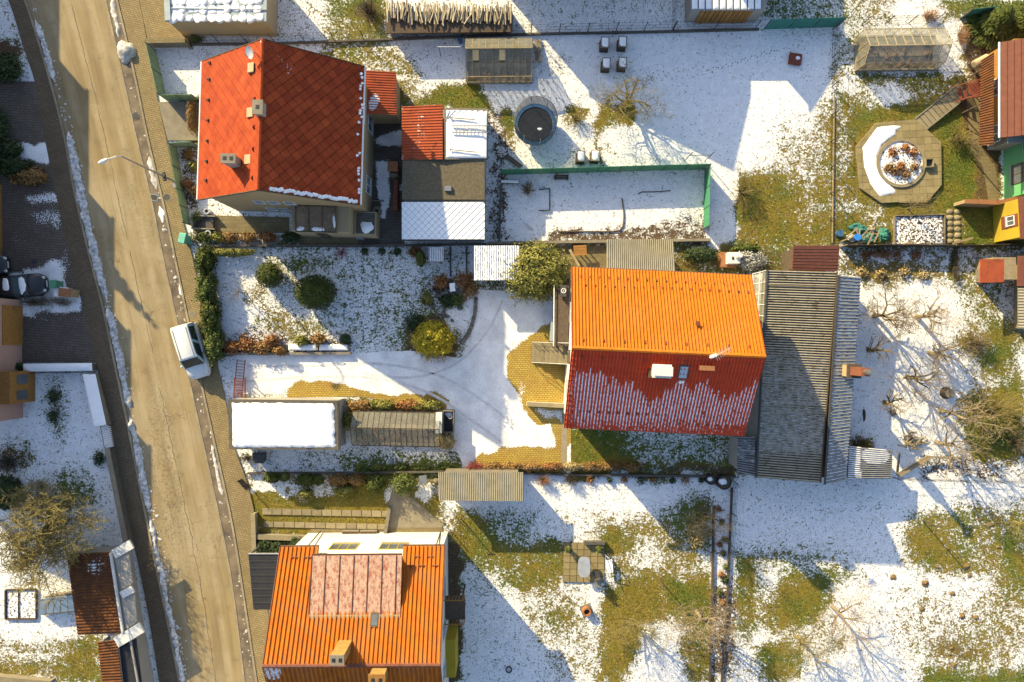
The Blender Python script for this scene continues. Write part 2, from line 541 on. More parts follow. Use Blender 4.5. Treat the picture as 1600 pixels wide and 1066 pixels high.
mat('roof_felt', (.050,.014,.009), (.04,.012,.008), 3, .9, spec=.05)
mat('fence_pale', (.15,.235,.125), (.10,.165,.085), 2.5, .85, .3, 14, alpha=.85)
mat('net_veil', (.03,.035,.04), None, 6, .9, alpha=.22)
mat('molehill_earth', (.125,.078,.036), (.085,.055,.028), 7, .95, .8, 16)
mat('pressed_snow', (.66,.67,.70), (.50,.50,.52), 3, .7, .5, 14)
mat('ochre_brick', (.20,.125,.035), (.14,.085,.025), 5, .85, .3, 30)
mat('snow', SNOW, (.79,.80,.83), 2.5, .8, .5, 9., spec=.2)
mat('snow_dirty', (.62,.62,.62), (.22,.20,.17), 3.5, .85, .8, 9., spec=.15)
mat('snow_ridge', (.68,.69,.72), (.17,.16,.145), 4.5, .9, .9, 8., spec=.15)
brickmat('sidewalk_pavers', (.205,.150,.070), (.152,.112,.054), (.055,.042,.024), .24, .16, 12, mort=.016, dirt=.5)
brickmat('shaded_pavers', (.098,.072,.046), (.072,.054,.036), (.028,.022,.015), .24, .16, 12, mort=.016, dirt=.5)  # copy of sidewalk_pavers with the shade put into its colour
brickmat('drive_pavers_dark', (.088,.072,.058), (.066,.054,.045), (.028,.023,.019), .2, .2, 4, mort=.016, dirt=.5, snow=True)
brickmat('yellow_pavers', (.31,.215,.044), (.24,.160,.030), (.075,.045,.012), .25, .155, -2, mort=.018, dirt=.55, snow=True, dirtc=(.17,.085,.025))
brickmat('patio_stone', (.135,.108,.055), (.105,.085,.045), (.075,.055,.03), .5, .3, -2, mort=.015, dirt=.5)
brickmat('yard_pavers', (.075,.065,.055), (.058,.05,.043), (.03,.026,.022), .4, .2, -2, mort=.016, dirt=.5, snow=True)
mat('kerb_stone', (.190,.155,.100), (.145,.118,.078), 3, .85, .3, 30, orand=.15)
mat('gutter', (.125,.094,.062), (.050,.040,.031), .9, .85, .3, 40)
mat('concrete', (.150,.130,.095), (.110,.095,.070), 2, .85, .3, 20)
mat('concrete_dark', (.065,.058,.048), (.042,.038,.033), 2, .85, .3, 20)
mat('slab_stone', (.165,.135,.080), (.125,.102,.062), 2.5, .85, .3, 20, orand=.14)
mat('slab_yellow', (.165,.130,.060), (.135,.104,.048), 2.5, .85, .2, 20, orand=.13)
mat('plaster_beige', (.210,.150,.080), (.185,.132,.070), .7, .85, .15, 40)
mat('plaster_cream', (.250,.190,.110), (.220,.165,.095), .7, .85, .15, 40)
mat('plaster_white', (.62,.60,.56), (.55,.53,.49), .7, .85, .15, 40)
mat('plaster_pink', (.30,.17,.135), (.26,.145,.115), .7, .85, .15, 40)
mat('plaster_green', (.075,.26,.10), (.060,.22,.085), .7, .85, .15, 40)
mat('plaster_yellow', (.27,.185,.012), (.23,.155,.012), .7, .85, .15, 40)
mat('plaster_orange', (.20,.090,.022), (.165,.072,.018), .7, .85, .15, 40)
mat('plaster_grey', (.20,.185,.165), (.165,.155,.135), .7, .85, .15, 40)
mat('tile_red', (.23,.034,.010), (.165,.022,.008), 1.2, .65, .1, 30, spec=.09, orand=.17)
mat('ridge_red', (.22,.034,.010), (.18,.027,.009), 2, .75, spec=.08)
mat('tile_brown', (.095,.032,.020), (.072,.024,.016), 3, .7, .2, 20)
corr_material('sheet_sunlit_orange', (.36,.090,.008), (.31,.074,.008), streak=.35)  # lit slope of the main roof, sunlight put into the colour
corr_material('sheet_shaded_red', (.40,.037,.014), (.33,.030,.012), .7, spec=.08, snowk=1.1, snowsc=5.)  # other slope of the same roof, its shade put into a redder colour
corr_material('sheet_oldorange', (.32,.078,.007), (.26,.062,.008), rust=(.155,.045,.012), rustamt=.25, streak=.6)
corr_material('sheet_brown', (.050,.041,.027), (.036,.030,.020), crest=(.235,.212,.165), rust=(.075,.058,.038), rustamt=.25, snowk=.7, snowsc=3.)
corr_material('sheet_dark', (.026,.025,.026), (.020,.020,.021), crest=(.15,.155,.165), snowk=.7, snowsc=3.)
corr_material('sheet_pale', (.185,.165,.120), (.145,.130,.092), rust=(.20,.17,.11), rustamt=.25, snowk=1.3)
corr_material('sheet_grey', (.20,.20,.205), (.17,.17,.175), snowk=1.3)
corr_material('sheet_red', (.26,.050,.022), (.22,.042,.018), rust=(.115,.034,.018), rustamt=.3)
corr_material('sheet_garage', (.105,.040,.014), (.075,.029,.011), rust=(.06,.026,.014), rustamt=.6)
def rusted_sheet():
    m, nt, n, l, bs = nodes_of('sheet_rusted'); nb = NB(nt)
    st = nb.mapping(nb.pos(), scale=(1.5,.7,1))
    a = nb.ramp(nb.noise(3.2, 9, .78, st), .47, .60)
    b = nb.ramp(nb.noise(12, 6, .7), .35, .7)
    pale = nb.mix(b, (.30,.20,.15), (.21,.11,.075)); rust = nb.mix(b, (.110,.022,.009), (.165,.040,.018))
    l.new(nb.mix(a, pale, rust), bs.inputs['Base Color']); bs.inputs['Roughness'].default_value = .7
rusted_sheet()
mat('lichen_roof', (.085,.070,.044), (.052,.043,.028), 5, .9, .5, 25)
mat('gutter_white', (.70,.69,.67), (.62,.61,.59), 2, .5)
mat('gutter_brown', (.06,.03,.02), None, 2, .5)
mat('metal_grey', (.20,.21,.22), (.16,.17,.18), 3, .4, metal=.6)
mat('metal_pale', (.55,.56,.57), (.45,.46,.47), 3, .35, metal=.5)
mat('metal_dark', (.035,.035,.036), None, 3, .5)
mat('metal_blue_grey', (.20,.25,.28), (.16,.20,.23), 2, .5)
mat('steel_flue', (.60,.60,.60), (.50,.50,.50), 3, .25, metal=.9)
mat('black_sheet', (.018,.018,.020), (.013,.013,.015), 2, .45)
mat('black_rubber', (.015,.015,.016), None, 4, .8)
mat('black_net', (.016,.020,.028), (.012,.015,.022), 6, .85, alpha=.93)
mat('wood_pale', (.20,.155,.090), (.15,.112,.064), 4, .85, .3, 30, orand=.2)
mat('wood_log', (.26,.215,.145), (.16,.128,.082), 3, .9, .4, 30, orand=.35)
mat('wood_bark', (.075,.055,.038), (.042,.030,.021), 8, .95, .6, 30, orand=.3)
mat('wood_grey', (.125,.106,.082), (.088,.075,.058), 5, .9, .3, 30, orand=.15)
mat('wood_dark', (.055,.040,.028), (.036,.026,.018), 5, .85, .3, 30, orand=.15)
mat('wood_orange', (.20,.092,.022), (.15,.066,.016), 4, .75, .2, 30, orand=.12)
mat('wood_red', (.12,.030,.018), (.085,.022,.014), 4, .75, .2, 30)
mat('brick_red', (.125,.042,.024), (.09,.03,.018), 6, .85, .3, 30, orand=.15)
mat('fence_green', (.035,.16,.085), (.028,.125,.068), 3, .8, alpha=.88)
mat('fence_teal', (.022,.115,.095), (.018,.09,.075), 3, .8)
mat('bin_green', (.05,.17,.10), (.04,.14,.085), 3, .5)
mat('box_teal', (.10,.34,.24), (.08,.28,.20), 3, .5)
mat('plastic_blue', (.02,.14,.62), (.015,.10,.48), 3, .4)
mat('pad_blue', (.032,.085,.19), (.020,.055,.13), 5, .5, .4, 12)
mat('paint_white', (.60,.60,.585), (.54,.54,.525), 2, .4)
mat('van_white', (.62,.64,.65), (.58,.60,.61), .6, .3, spec=.5)
mat('van_shaded_blue', (.25,.40,.46), (.22,.36,.42), .6, .3, spec=.5)  # white van's shaded side, the blue of the shade put into the paint
mat('car_black', (.012,.013,.016), (.010,.011,.013), 1, .22, spec=.6)
mat('car_glass', (.012,.018,.020), (.018,.026,.028), .8, .08, spec=.6)
mat('lamp_glass', (.6,.6,.58), None, 5, .2)
mat('tyre', (.013,.013,.013), None, 5, .85)
glassmat('greenhouse_glass', (.17,.165,.125), .24, .10)
glassmat('canopy_glass', (.10,.065,.035), .72, .15)
mat('window_glass', (.035,.042,.05), (.06,.07,.08), .9, .08, spec=.6)
mat('skylight_glass', (.25,.31,.36), (.20,.26,.31), .9, .08, spec=.7)
mat('clay', (.20,.078,.034), (.15,.058,.026), 4, .85)
mat('stone', (.125,.110,.088), (.08,.07,.057), 4, .9, .6, 12, orand=.25)
mat('soil', (.055,.037,.023), (.032,.022,.014), 6, .95, .8, 14)
mat('soil_snowy', (.055,.037,.023), (.032,.022,.014), 6, .95, .8, 14, snowattr=True)
mat('dry_leaves', (.16,.085,.035), (.09,.05,.024), 8, .9, .6, 20, isl=.4)
mat('twig_brown', (.105,.078,.042), (.07,.052,.03), 3, .9)
mat('twig_olive', (.135,.105,.035), (.095,.078,.026), 3, .9)
mat('twig_pale', (.165,.125,.078), (.12,.09,.056), 3, .9)
mat('twig_dark', (.052,.042,.030), (.036,.029,.022), 3, .9)
mat('twig_rust', (.22,.105,.045), (.15,.072,.032), 3, .9)
mat('twig_red', (.24,.055,.045), (.16,.04,.035), 3, .9)
leafmat('leaf_green', (.050,.072,.016), (.090,.105,.026))
leafmat('leaf_dark', (.020,.034,.013), (.038,.055,.020))
leafmat('leaf_box', (.038,.052,.010), (.062,.072,.016))
leafmat('leaf_gold', (.25,.195,.012), (.34,.255,.020))
leafmat('leaf_olive', (.115,.115,.024), (.20,.185,.045))
leafmat('leaf_brown', (.15,.082,.028), (.23,.125,.045))
leafmat('leaf_rust', (.17,.070,.026), (.25,.110,.040))
leafmat('leaf_silver', (.20,.20,.175), (.42,.42,.40))
leafmat('leaf_hay', (.26,.185,.075), (.34,.25,.11))
leafmat('leaf_pinkbrown', (.24,.075,.060), (.32,.115,.085))
leafmat('leaf_turf', (.055,.044,.008), (.215,.165,.040), .25)
leafmat('leaf_lawn', (.024,.036,.006), (.115,.125,.022), .25)
mat('trodden_snow', (.10,.095,.085), (.30,.30,.30), 6, .9)
# ================================================================ snow cover survey (photo pixels -> share of snow)
def E(x, y, rx, ry=None): return ('e', x, y, rx, ry or rx)
def B(x0, y0, x1, y1): return ('p', [(x0,y0),(x1,y0),(x1,y1),(x0,y1)])
def G(*p): return ('p', list(p))
# (shape, snow, feather in px, green, soil)  None keeps the value below
ZONES = [
 (B(-400,-400,2000,1500), .86, 1, .35, .0),
 # left side of the street
 (B(-200,585,165,870), .97, 20, .6, .0), (E(110,770,40,35), .45, 20, .8, 0), (E(25,715,30,25), .45, 15, .4, .6),
 (E(90,640,14,45), .55, 10, .5, .4), (B(-200,995,160,1066), .42, 14, .2, .0), (G((0,1010),(160,1020),(160,1030),(0,1025)), .75, 8, .2, 0),
 (B(100,1000,155,1066), .22, 14, .3, 0), (B(-50,-50,45,95), .78, 10, .5, .3), (E(10,85,22,16), .1, 8, .4, .9),
 (B(-50,855,110,1000), .9, 10, .4, 0), (B(-10,460,128,490), .62, 5, .3, .8), (B(30,225,80,262), .92, 6, .4, .5), (E(35,275,60,25), .15, 8, .4, .8),
 # front yards of the red roofed house
 (G((243,80),(312,76),(312,157),(260,155)), .97, 3, .4, 0), (E(280,150,16,6), .5, 5, .2, .5), (B(282,225,312,325), .5, 5, .4, .75),
 (B(300,362,570,384), .62, 4, .5, .4), (B(296,150,316,222), .1, 5, .3, .7), (E(305,60,12,14), .2, 5, .8, 0),
 # top strip
 (B(428,-20,512,66), .80, 5, .45, 0), (B(510,-20,606,68), .42, 10, .45, .1), (E(575,20,22,20), .1, 10, .4, .6),
 (B(500,68,640,190), .40, 10, .3, .3), (B(575,66,655,160), .55, 8, .25, 0), (G((612,66),(728,66),(728,128),(690,140)), .95, 8, .3, 0),
 (G((650,165),(690,132),(735,120),(775,160),(780,185),(765,190),(700,170)), .03, 10, .5, 0), (E(620,160,24,20), .3, 14, .4, 0),
 (G((740,128),(900,128),(920,230),(800,235),(785,190)), .95, 8, .4, 0), (E(795,193,16,14), .12, 8, .5, 0), (E(798,215,10,16), .4, 8, .4, 0),
 (G((855,50),(1300,50),(1300,250),(1150,260),(1000,240),(900,150)), 1.0, 10, .4, 0),
 (E(901,190,16,24), .5, 10, .2, 0), (E(898,178,12,10), .25, 6, .2, .1), (E(945,180,10,24), .1, 8, .12, .1), (E(972,178,16,16), .06, 8, .25, .1), (E(940,230,4,20), .3, 6, .2, 0), (E(880,100,14,16), .68, 8, .3, .2),
 (E(1250,225,50,36), .66, 26, .15, 0), (E(1290,200,18,40), .5, 16, .1, 0),
 (G((1150,275),(1210,268),(1300,240),(1300,385),(1150,385)), .20, 14, .22, 0), (E(1262,270,34,22), .62, 16, .15, 0), (E(1262,320,20,30), .5, 14, .2, 0), (E(1170,320,26,40), .1, 10, .25, 0),
 (B(786,272,1100,376), .95, 4, .3, .8), (E(1085,350,24,26), .55, 14, .15, .9), (B(860,362,1104,380), .35, 7, .15, .8), (E(1020,358,60,8), .5, 6, .2, .9),
 (G((1112,262),(1150,262),(1146,372),(1112,372)), .95, 6, .6, 0), (B(765,180,790,380), .55, 5, .3, .9),
 # gardens top right
 (B(1300,48,1345,180), .62, 8, .5, .1), (B(1190,-20,1312,30), .55, 6, .7, 0), (B(1312,-20,1400,38), .60, 8, .4, 0), (B(1400,-20,1470,25), .9, 8, .4, 0), (B(1470,-20,1530,30), .35, 8, .5, 0),
 (B(1335,90,1500,122), .80, 8, .5, 0), (E(1400,125,60,8), .15, 6, .5, 0), (B(1305,122,1500,200), .40, 14, .35, 0), (E(1392,148,28,20), .92, 10, .4, 0), (E(1330,135,20,14), .85, 10, .4, 0),
 (B(1302,185,1350,360), .22, 12, .2, .1), (B(1300,180,1322,330), .42, 10, .2, .1), (E(1315,235,10,25), .6, 8, .2, 0), (E(1325,320,26,14), .55, 10, .3, 0), (B(1345,170,1530,345), .05, 10, .35, 0), (B(1470,170,1530,330), .02, 8, .55, 0),
 (E(1365,330,25,14), .6, 10, .3, 0), (B(1300,352,1600,385), .12, 8, .3, .1), (E(1530,90,26,60), .25, 10, .2, .8), (B(1520,20,1600,65), .1, 10, .3, .7),
 (G((1492,128),(1562,128),(1562,324),(1535,324),(1518,235),(1500,160)), .05, 6, .1, .75), (B(1505,322,1562,382), .04, 6, .5, 0),
 # gardens right
 (B(1312,388,1480,452), .50, 8, .22, .45), (E(1400,400,50,8), .85, 6, .2, .5), (E(1390,420,60,12), .35, 8, .2, .5), (B(1478,385,1600,450), .62, 8, .5, .3), (B(1484,380,1496,450), .12, 5, .3, .7),
 (G((1335,452),(1500,440),(1510,760),(1330,760)), .97, 10, .3, 0), (G((1500,450),(1600,430),(1600,620),(1520,600)), .52, 16, .35, 0), (E(1565,540,26,40), .25, 14, .4, 0), (E(1520,535,20,16), .35, 10, .25, .2), (E(1575,480,16,26), .7, 8, .5, 0), (E(1508,440,20,10), .5, 10, .3, 0),
 (G((1500,615),(1600,600),(1600,715),(1510,720)), .18, 12, .35, 0), (B(1430,715,1560,745), .55, 5, .1, .8), (E(1590,740,30,12), .7, 10, .2, .5), (E(1345,690,22,14), .35, 8, .3, .8),
 # gardens bottom right
 (B(1150,748,1700,1100), .92, 6, .35, 0), (E(1240,880,70,26), .55, 20, .7, 0), (E(1290,905,40,12), .35, 12, .8, 0), (B(1148,860,1185,975), .25, 10, .45, 0), (E(1240,950,46,38), .14, 18, .3, 0), (E(1272,925,30,22), .12, 10, .3, 0),
 (E(1480,850,70,44), .22, 16, .28, 0), (G((1440,800),(1600,790),(1600,870),(1520,900)), .45, 16, .35, 0), (E(1580,900,40,60), .42, 20, .3, .2), (E(1590,860,14,40), .2, 10, .5, 0), (E(1460,980,70,60), .66, 30, .2, .4), (E(1560,990,50,50), .52, 24, .15, .3), (E(1500,1020,40,18), .35, 14, .15, .5),
 (B(1440,1048,1620,1080), .15, 14, .7, 0), (E(1215,1035,36,34), .24, 14, .45, 0), (E(1300,1000,14,20), .5, 12, .4, 0), (E(1165,1000,12,70), .45, 8, .3, .4), (B(1150,1000,1180,1066), .8, 8, .3, 0),
 # neighbour's garden bottom middle
 (B(700,745,1148,800), .95, 5, .45, 0), (G((720,790),(840,800),(830,862),(770,855),(705,795)), .58, 10, .8, 0), (G((700,800),(720,795),(775,850),(900,850),(870,935),(790,935),(700,845)), .16, 10, .32, 0), (E(830,880,60,26), .33, 20, .35, 0),
 (G((790,930),(900,905),(950,1066),(870,1066)), .66, 16, .2, 0), (E(880,960,26,20), .42, 14, .4, 0), (G((870,800),(945,800),(1000,830),(950,850),(880,850)), .82, 10, .25, 0), (G((930,810),(1050,800),(1110,900),(1020,915),(950,900)), .45, 14, .22, 0), (E(1010,870,30,30), .72, 14, .3, 0), (E(960,850,24,18), .15, 10, .2, 0),
 (G((945,915),(1035,905),(1040,960),(1010,1000),(960,1066),(940,1066)), .05, 14, .12, .2), (G((1045,905),(1108,905),(1110,960),(1060,975),(1038,950)), .05, 8, .5, 0), (G((1010,975),(1065,965),(1075,1066),(1005,1066)), .95, 10, .3, 0), (B(1072,965,1112,1066), .32, 10, .3, .3),
 (G((1030,790),(1110,775),(1112,880),(1070,850)), .45, 12, .8, 0), (E(1090,820,14,24), .2, 10, .3, .2), (B(1118,760,1146,920), .85, 4, .3, .7), (B(1112,920,1148,1066), .45, 6, .1, .8),
 (G((700,850),(800,935),(860,1066),(700,1066)), .88, 8, .6, 0), (E(760,900,30,20), .66, 14, .6, 0), (B(693,850,722,1066), .1, 5, .3, .9),
 # below the sold plot, by the street
 (B(395,742,690,838), .10, 6, .18, .1), (B(398,742,455,775), .92, 5, .3, .3), (B(455,745,530,775), .7, 8, .3, .3), (B(600,752,625,780), .8, 6, .3, .3), (E(665,770,20,18), .85, 8, .3, .3), (B(690,785,720,830), .6, 8, .3, .3), (B(400,838,490,868), .2, 5, .4, .9),
 # the sold plot
 (B(330,386,730,548), .74, 6, .75, 0), (B(340,392,400,530), .93, 8, .5, 0), (G((400,395),(425,395),(470,450),(440,455)), .62, 8, .2, 0), (E(395,462,14,14), .3, 10, .12, .1), (G((380,440),(430,470),(500,525),(420,528)), .68, 12, .12, 0), (E(470,512,50,16), .52, 12, .15, 0), (E(432,512,20,6), .4, 6, .15, 0),
 (E(590,500,60,40), .70, 20, .8, 0), (E(650,500,40,45), .62, 20, .8, 0), (E(540,410,50,14), .66, 12, .8, 0), (B(350,520,552,556), .62, 5, .2, .7), (E(470,410,30,14), .45, 10, .8, 0),
 (E(675,535,46,40), .12, 10, .2, .8), (E(700,450,44,22), .55, 8, .5, .6), (E(717,495,20,26), .93, 5, .3, .3), (B(730,435,790,455), .5, 6, .6, .5),
 (B(372,700,720,742), .70, 6, .75, .2), (G((540,708),(720,712),(720,742),(540,742)), .52, 8, .75, .1), (B(560,728,730,744), .2, 5, .6, .2), (B(395,706,470,738), .85, 8, .5, 0), (B(545,622,692,646), .12, 5, .25, .5),
 (G((878,668),(955,665),(1010,745),(878,745)), .02, 5, .45, 0), (G((935,668),(1150,672),(1150,742),(990,742)), .52, 20, .85, 0), (E(950,690,30,20), .22, 16, .8, 0), (B(950,722,1150,746), .25, 6, .4, .6), (G((985,700),(1130,680),(1130,725),(1010,725)), .58, 12, .8, 0),
 (B(878,720,1000,745), .03, 4, .05, .3), (B(890,384,955,422), .1, 6, .4, .8), (B(1050,384,1235,430), .3, 6, .5, .5),
]
def wob(px, py, seed, sc):
    rg = np.random.default_rng(seed); r = np.zeros(px.shape)
    for k in range(10):
        a = rg.uniform(0, 6.283); f_ = rg.uniform(.5, 1.6)/sc
        r += np.sin((px*np.cos(a)+py*np.sin(a))*f_+rg.uniform(0, 6.283))
    return r/10**.5
def survey(px, py):
    px, py = px+5*wob(px, py, 1, 14)+3*wob(px, py, 2, 5), py+5*wob(px, py, 3, 14)+3*wob(px, py, 4, 5)
    sn = np.full(px.shape, .85); gr = np.full(px.shape, .35); so_ = np.zeros(px.shape)
    for sh, s_, fe, g_, l_ in ZONES:
        fe = fe*1.35
        if sh[0] == 'e':
            _, x, y, rx, ry = sh
            sel = (np.abs(px-x) < rx+2*fe) & (np.abs(py-y) < ry+2*fe)
            if not sel.any(): continue
            X, Y = px[sel], py[sel]
            q = np.hypot((X-x)/rx, (Y-y)/ry)
            d = (q-1)*min(rx, ry)
        else:
            P = sh[1]
            xs = [p[0] for p in P]; ys = [p[1] for p in P]
            sel = (px > min(xs)-2*fe) & (px < max(xs)+2*fe) & (py > min(ys)-2*fe) & (py < max(ys)+2*fe)
            if not sel.any(): continue
            X, Y = px[sel], py[sel]
            d = polydist(P, X, Y); d = np.where(inpoly(P, X, Y), -d, d)
        w = np.clip(.5 - d/(2*fe), 0, 1); w = w*w*(3-2*w)
        sn[sel] = sn[sel]*(1-w)+s_*w; gr[sel] = gr[sel]*(1-w)+g_*w; so_[sel] = so_[sel]*(1-w)+l_*w
    return sn-.05, gr+.10, so_
def to_px(x, y): return np.asarray(x)*20+800, 533-np.asarray(y)*20

# ---------------------------------------------------------------- ground, one sheet to the horizon
far = [-3000,-1200,-500,-220,-120,-80,-60,-50]
gx = np.concatenate([far, np.arange(-44, 44.01, .22), [-a for a in far[::-1]]])
gy = np.concatenate([far, np.arange(-30, 30.01, .22), [-a for a in far[::-1]]])
GX, GY = np.meshgrid(gx, gy)
nx_, ny_ = len(gx), len(gy)
verts = np.stack([GX.ravel(), GY.ravel(), np.zeros(GX.size)], 1)
idx = np.arange(nx_*ny_).reshape(ny_, nx_)
fc = np.stack([idx[:-1,:-1].ravel(), idx[:-1,1:].ravel(), idx[1:,1:].ravel(), idx[1:,:-1].ravel()], 1)
me = bpy.data.meshes.new('ground')
me.from_pydata(verts.tolist(), [], fc.tolist())
pxg, pyg = to_px(GX.ravel(), GY.ravel())
sn, gr, sl_ = survey(pxg, pyg)
for nm, a in (('snow', sn), ('green', gr), ('soil', sl_)):
    me.attributes.new(nm, 'FLOAT', 'POINT').data.foreach_set('value', a.astype(np.float32))
me.materials.append(MATS['garden_ground'])
ground = bpy.data.objects.new('ground', me); COL.objects.link(ground)
ground['kind'] = 'structure'; ROOT['ground'] = (0,0,0)
tag(ground, 'winter garden ground of turf and soil under patchy snow')

PAVED = []
def sheet(name, pts, z, material, label=None, res=.5, edge=0., snow=None, kind='structure', parent=None):
    """a paved or bare surface as its own sheet; edge = depth of its sides"""
    v2, fs = gridpoly(pts, res)
    PAVED.append([(p[0], p[1]) for p in pts])
    mb = MB()
    mb.add([(a, b, z) for a, b in v2], fs)
    if snow is not None:
        X = np.array([a for a, b in v2]); Y = np.array([b for a, b in v2])
        px, py = to_px(X, Y)
        mb.attr['snow'] = snow(px, py)
    if edge:
        P = [(p[0], p[1]) for p in pts]; n = len(P)
        a = sum(P[i][0]*P[(i+1)%n][1]-P[(i+1)%n][0]*P[i][1] for i in range(n))
        if a < 0: P = P[::-1]
        b0 = len(mb.v)
        mb.add([(x, y, z) for x, y in P]+[(x, y, z-edge) for x, y in P], [(n+i, n+(i+1)%n, (i+1)%n, i) for i in range(n)])
        if snow is not None: mb.attr['snow'] = np.concatenate([mb.attr['snow'], np.zeros(2*n)])
    o = mb.build(name, material, parent, kind=kind)
    if label: o['label'] = label
    return o
def zonefn(base, *zs):
    def f(px, py):
        px, py = px+2.5*wob(px, py, 7, 9)+1.5*wob(px, py, 8, 4), py+2.5*wob(px, py, 9, 9)+1.5*wob(px, py, 10, 4)
        r = np.full(px.shape, float(base))
        for sh, v, fe in zs:
            if sh[0] == 'e':
                _, x, y, rx, ry = sh
                d = (np.hypot((px-x)/rx, (py-y)/ry)-1)*min(rx, ry)
            else:
                d = polydist(sh[1], px, py); d = np.where(inpoly(sh[1], px, py), -d, d)
            w = np.clip(.5-d/(2*fe), 0, 1); w = w*w*(3-2*w)
            r = r*(1-w)+v*w
        return r
    return f

# ---------------------------------------------------------------- street
def interp(line, n):
    P = [Vector((a, b)) for a, b in line]
    out = []
    # catmull-rom
    for i in range(len(P)-1):
        p0 = P[max(i-1,0)]; p1 = P[i]; p2 = P[i+1]; p3 = P[min(i+2,len(P)-1)]
        for k in range(n):
            t = k/n
            out.append(.5*((2*p1)+(p2-p0)*t+(2*p0-5*p1+4*p2-p3)*t*t+(3*p1-p0-3*p2+p3)*t*t*t))
    out.append(P[-1])
    return [(p.x, p.y) for p in out]
LK = [(12,-60),(40,0),(72,100),(100,205),(118,300),(139,390),(162,480),(181,570),(202,670),(222,770),(242,870),(262,965),(282,1066),(295,1130)]
RK1 = [(150,-60),(165,0),(194,130),(214,220),(237,315),(256,410),(277,505),(297,600),(319,700),(343,810),(362,910),(382,1066),(392,1130)]
RK2 = [(170,-60),(184,0),(212,120),(233,220),(258,325),(276,410),(296,505),(316,600),(338,700),(364,820),(386,960),(402,1066),(412,1130)]
LW = [(-20,-60),(14,0),(38,75),(56,130),(70,210),(88,300),(107,390),(131,480),(152,570),(172,668),(192,768),(210,850),(231,950),(250,1066),(263,1130)]
RW = [(200,-60),(218,0),(232,72),(247,155),(262,222),(281,322),(299,392),(319,482),(338,560),(354,630),(364,690),(384,745),(398,800),(410,870),(420,960),(432,1066),(442,1130)]
sLK, s1, s2, sLW, sRW = [interp(l, 6) for l in (LK, RK1, RK2, LW, RW)]
def at_y(line, y):
    for (x0,y0),(x1,y1) in zip(line, line[1:]):
        if y0 <= y <= y1: return x0+(x1-x0)*(y-y0)/(y1-y0)
    return line[-1][0] if y > line[-1][1] else line[0][0]
mb = MB(); NR, NC = 130, 14
us, vs_, ck = [], [], []
cr = zonefn(0, (E(255,690,20,60),.9,16), (E(268,800,22,60),1,18), (E(240,620,10,50),.6,12), (E(325,800,10,40),.5,10), (E(212,300,14,50),.5,14), (E(238,340,10,40),.5,8), (E(300,900,20,40),.4,14), (E(145,150,8,40),.3,10))
for j in range(NR+1):
    y = -60+1190*j/NR
    a, b = at_y(sLK, y), at_y(s1, y)
    for i in range(NC+1):
        x = a+(b-a)*i/NC
        mb.v.append(tuple(W(x, y, .006))); us.append(i/NC*5.2); vs_.append(y/20); ck.append((x, y))
for j in range(NR):
    for i in range(NC):
        k = j*(NC+1)+i; mb.f.append((k+NC+1, k+NC+2, k+1, k)); mb.m.append(0)
mb.attr['u'] = us; mb.attr['v'] = vs_
ck = np.array(ck); mb.attr['crack'] = cr(ck[:,0], ck[:,1])
road = mb.build('road', 'road_asphalt', kind='structure'); road['label'] = 'sandy brown worn asphalt road with cracks'
def band(l0, l1, z): 
    ys = np.linspace(-60, 1130, 90)
    return [W(at_y(l0, y), y, 0) for y in ys] + [W(at_y(l1, y), y, 0) for y in ys[::-1]]
gut = sheet('gutter', band(s1, s2, 0), .010, 'gutter', 'brown parking gutter strip between road and pavement', 1.2)
swR = sheet('pavement', band(s2, sRW, 0), .11, 'sidewalk_pavers', 'tan block-paved pavement on the garden side', 1.5, .11)
swL = sheet('pavement', band(sLW, sLK, 0), .11, 'shaded_pavers', 'shaded block-paved pavement along the driveways', 1.5, .11)
ROOT[road.name] = tuple(road.location)
def kerbs(line, parent, w, h, z0, L=1.0):
    pts = [W(a, b) for a, b in line]
    mbk = MB(); f0 = Fr(0,0); mbk.box(f0, -L/2+.008, L/2-.008, -w/2, w/2, 0, h)
    me = piece_mesh('kerb_stone', mbk, 'kerb_stone')
    d = [0]
    for a, b in zip(pts, pts[1:]): d.append(d[-1]+(b-a).length)
    t = L/2
    while t < d[-1]-L/2:
        i = max(k for k in range(len(d)) if d[k] <= t)
        i = min(i, len(pts)-2)
        q = pts[i].lerp(pts[i+1], (t-d[i])/max(1e-6, d[i+1]-d[i]))
        dr = pts[i+1]-pts[i]
        if -29 < q.y < 29:
            piece('kerb_stone', me, parent, (q.x, q.y, z0), (0, 0, math.atan2(dr.y, dr.x)))
        t += L
kerbs(s1, road, .14, .03, .004)
kerbs(s2, swR, .15, .16, 0)
kerbs(sLK, swL, .15, .15, 0)

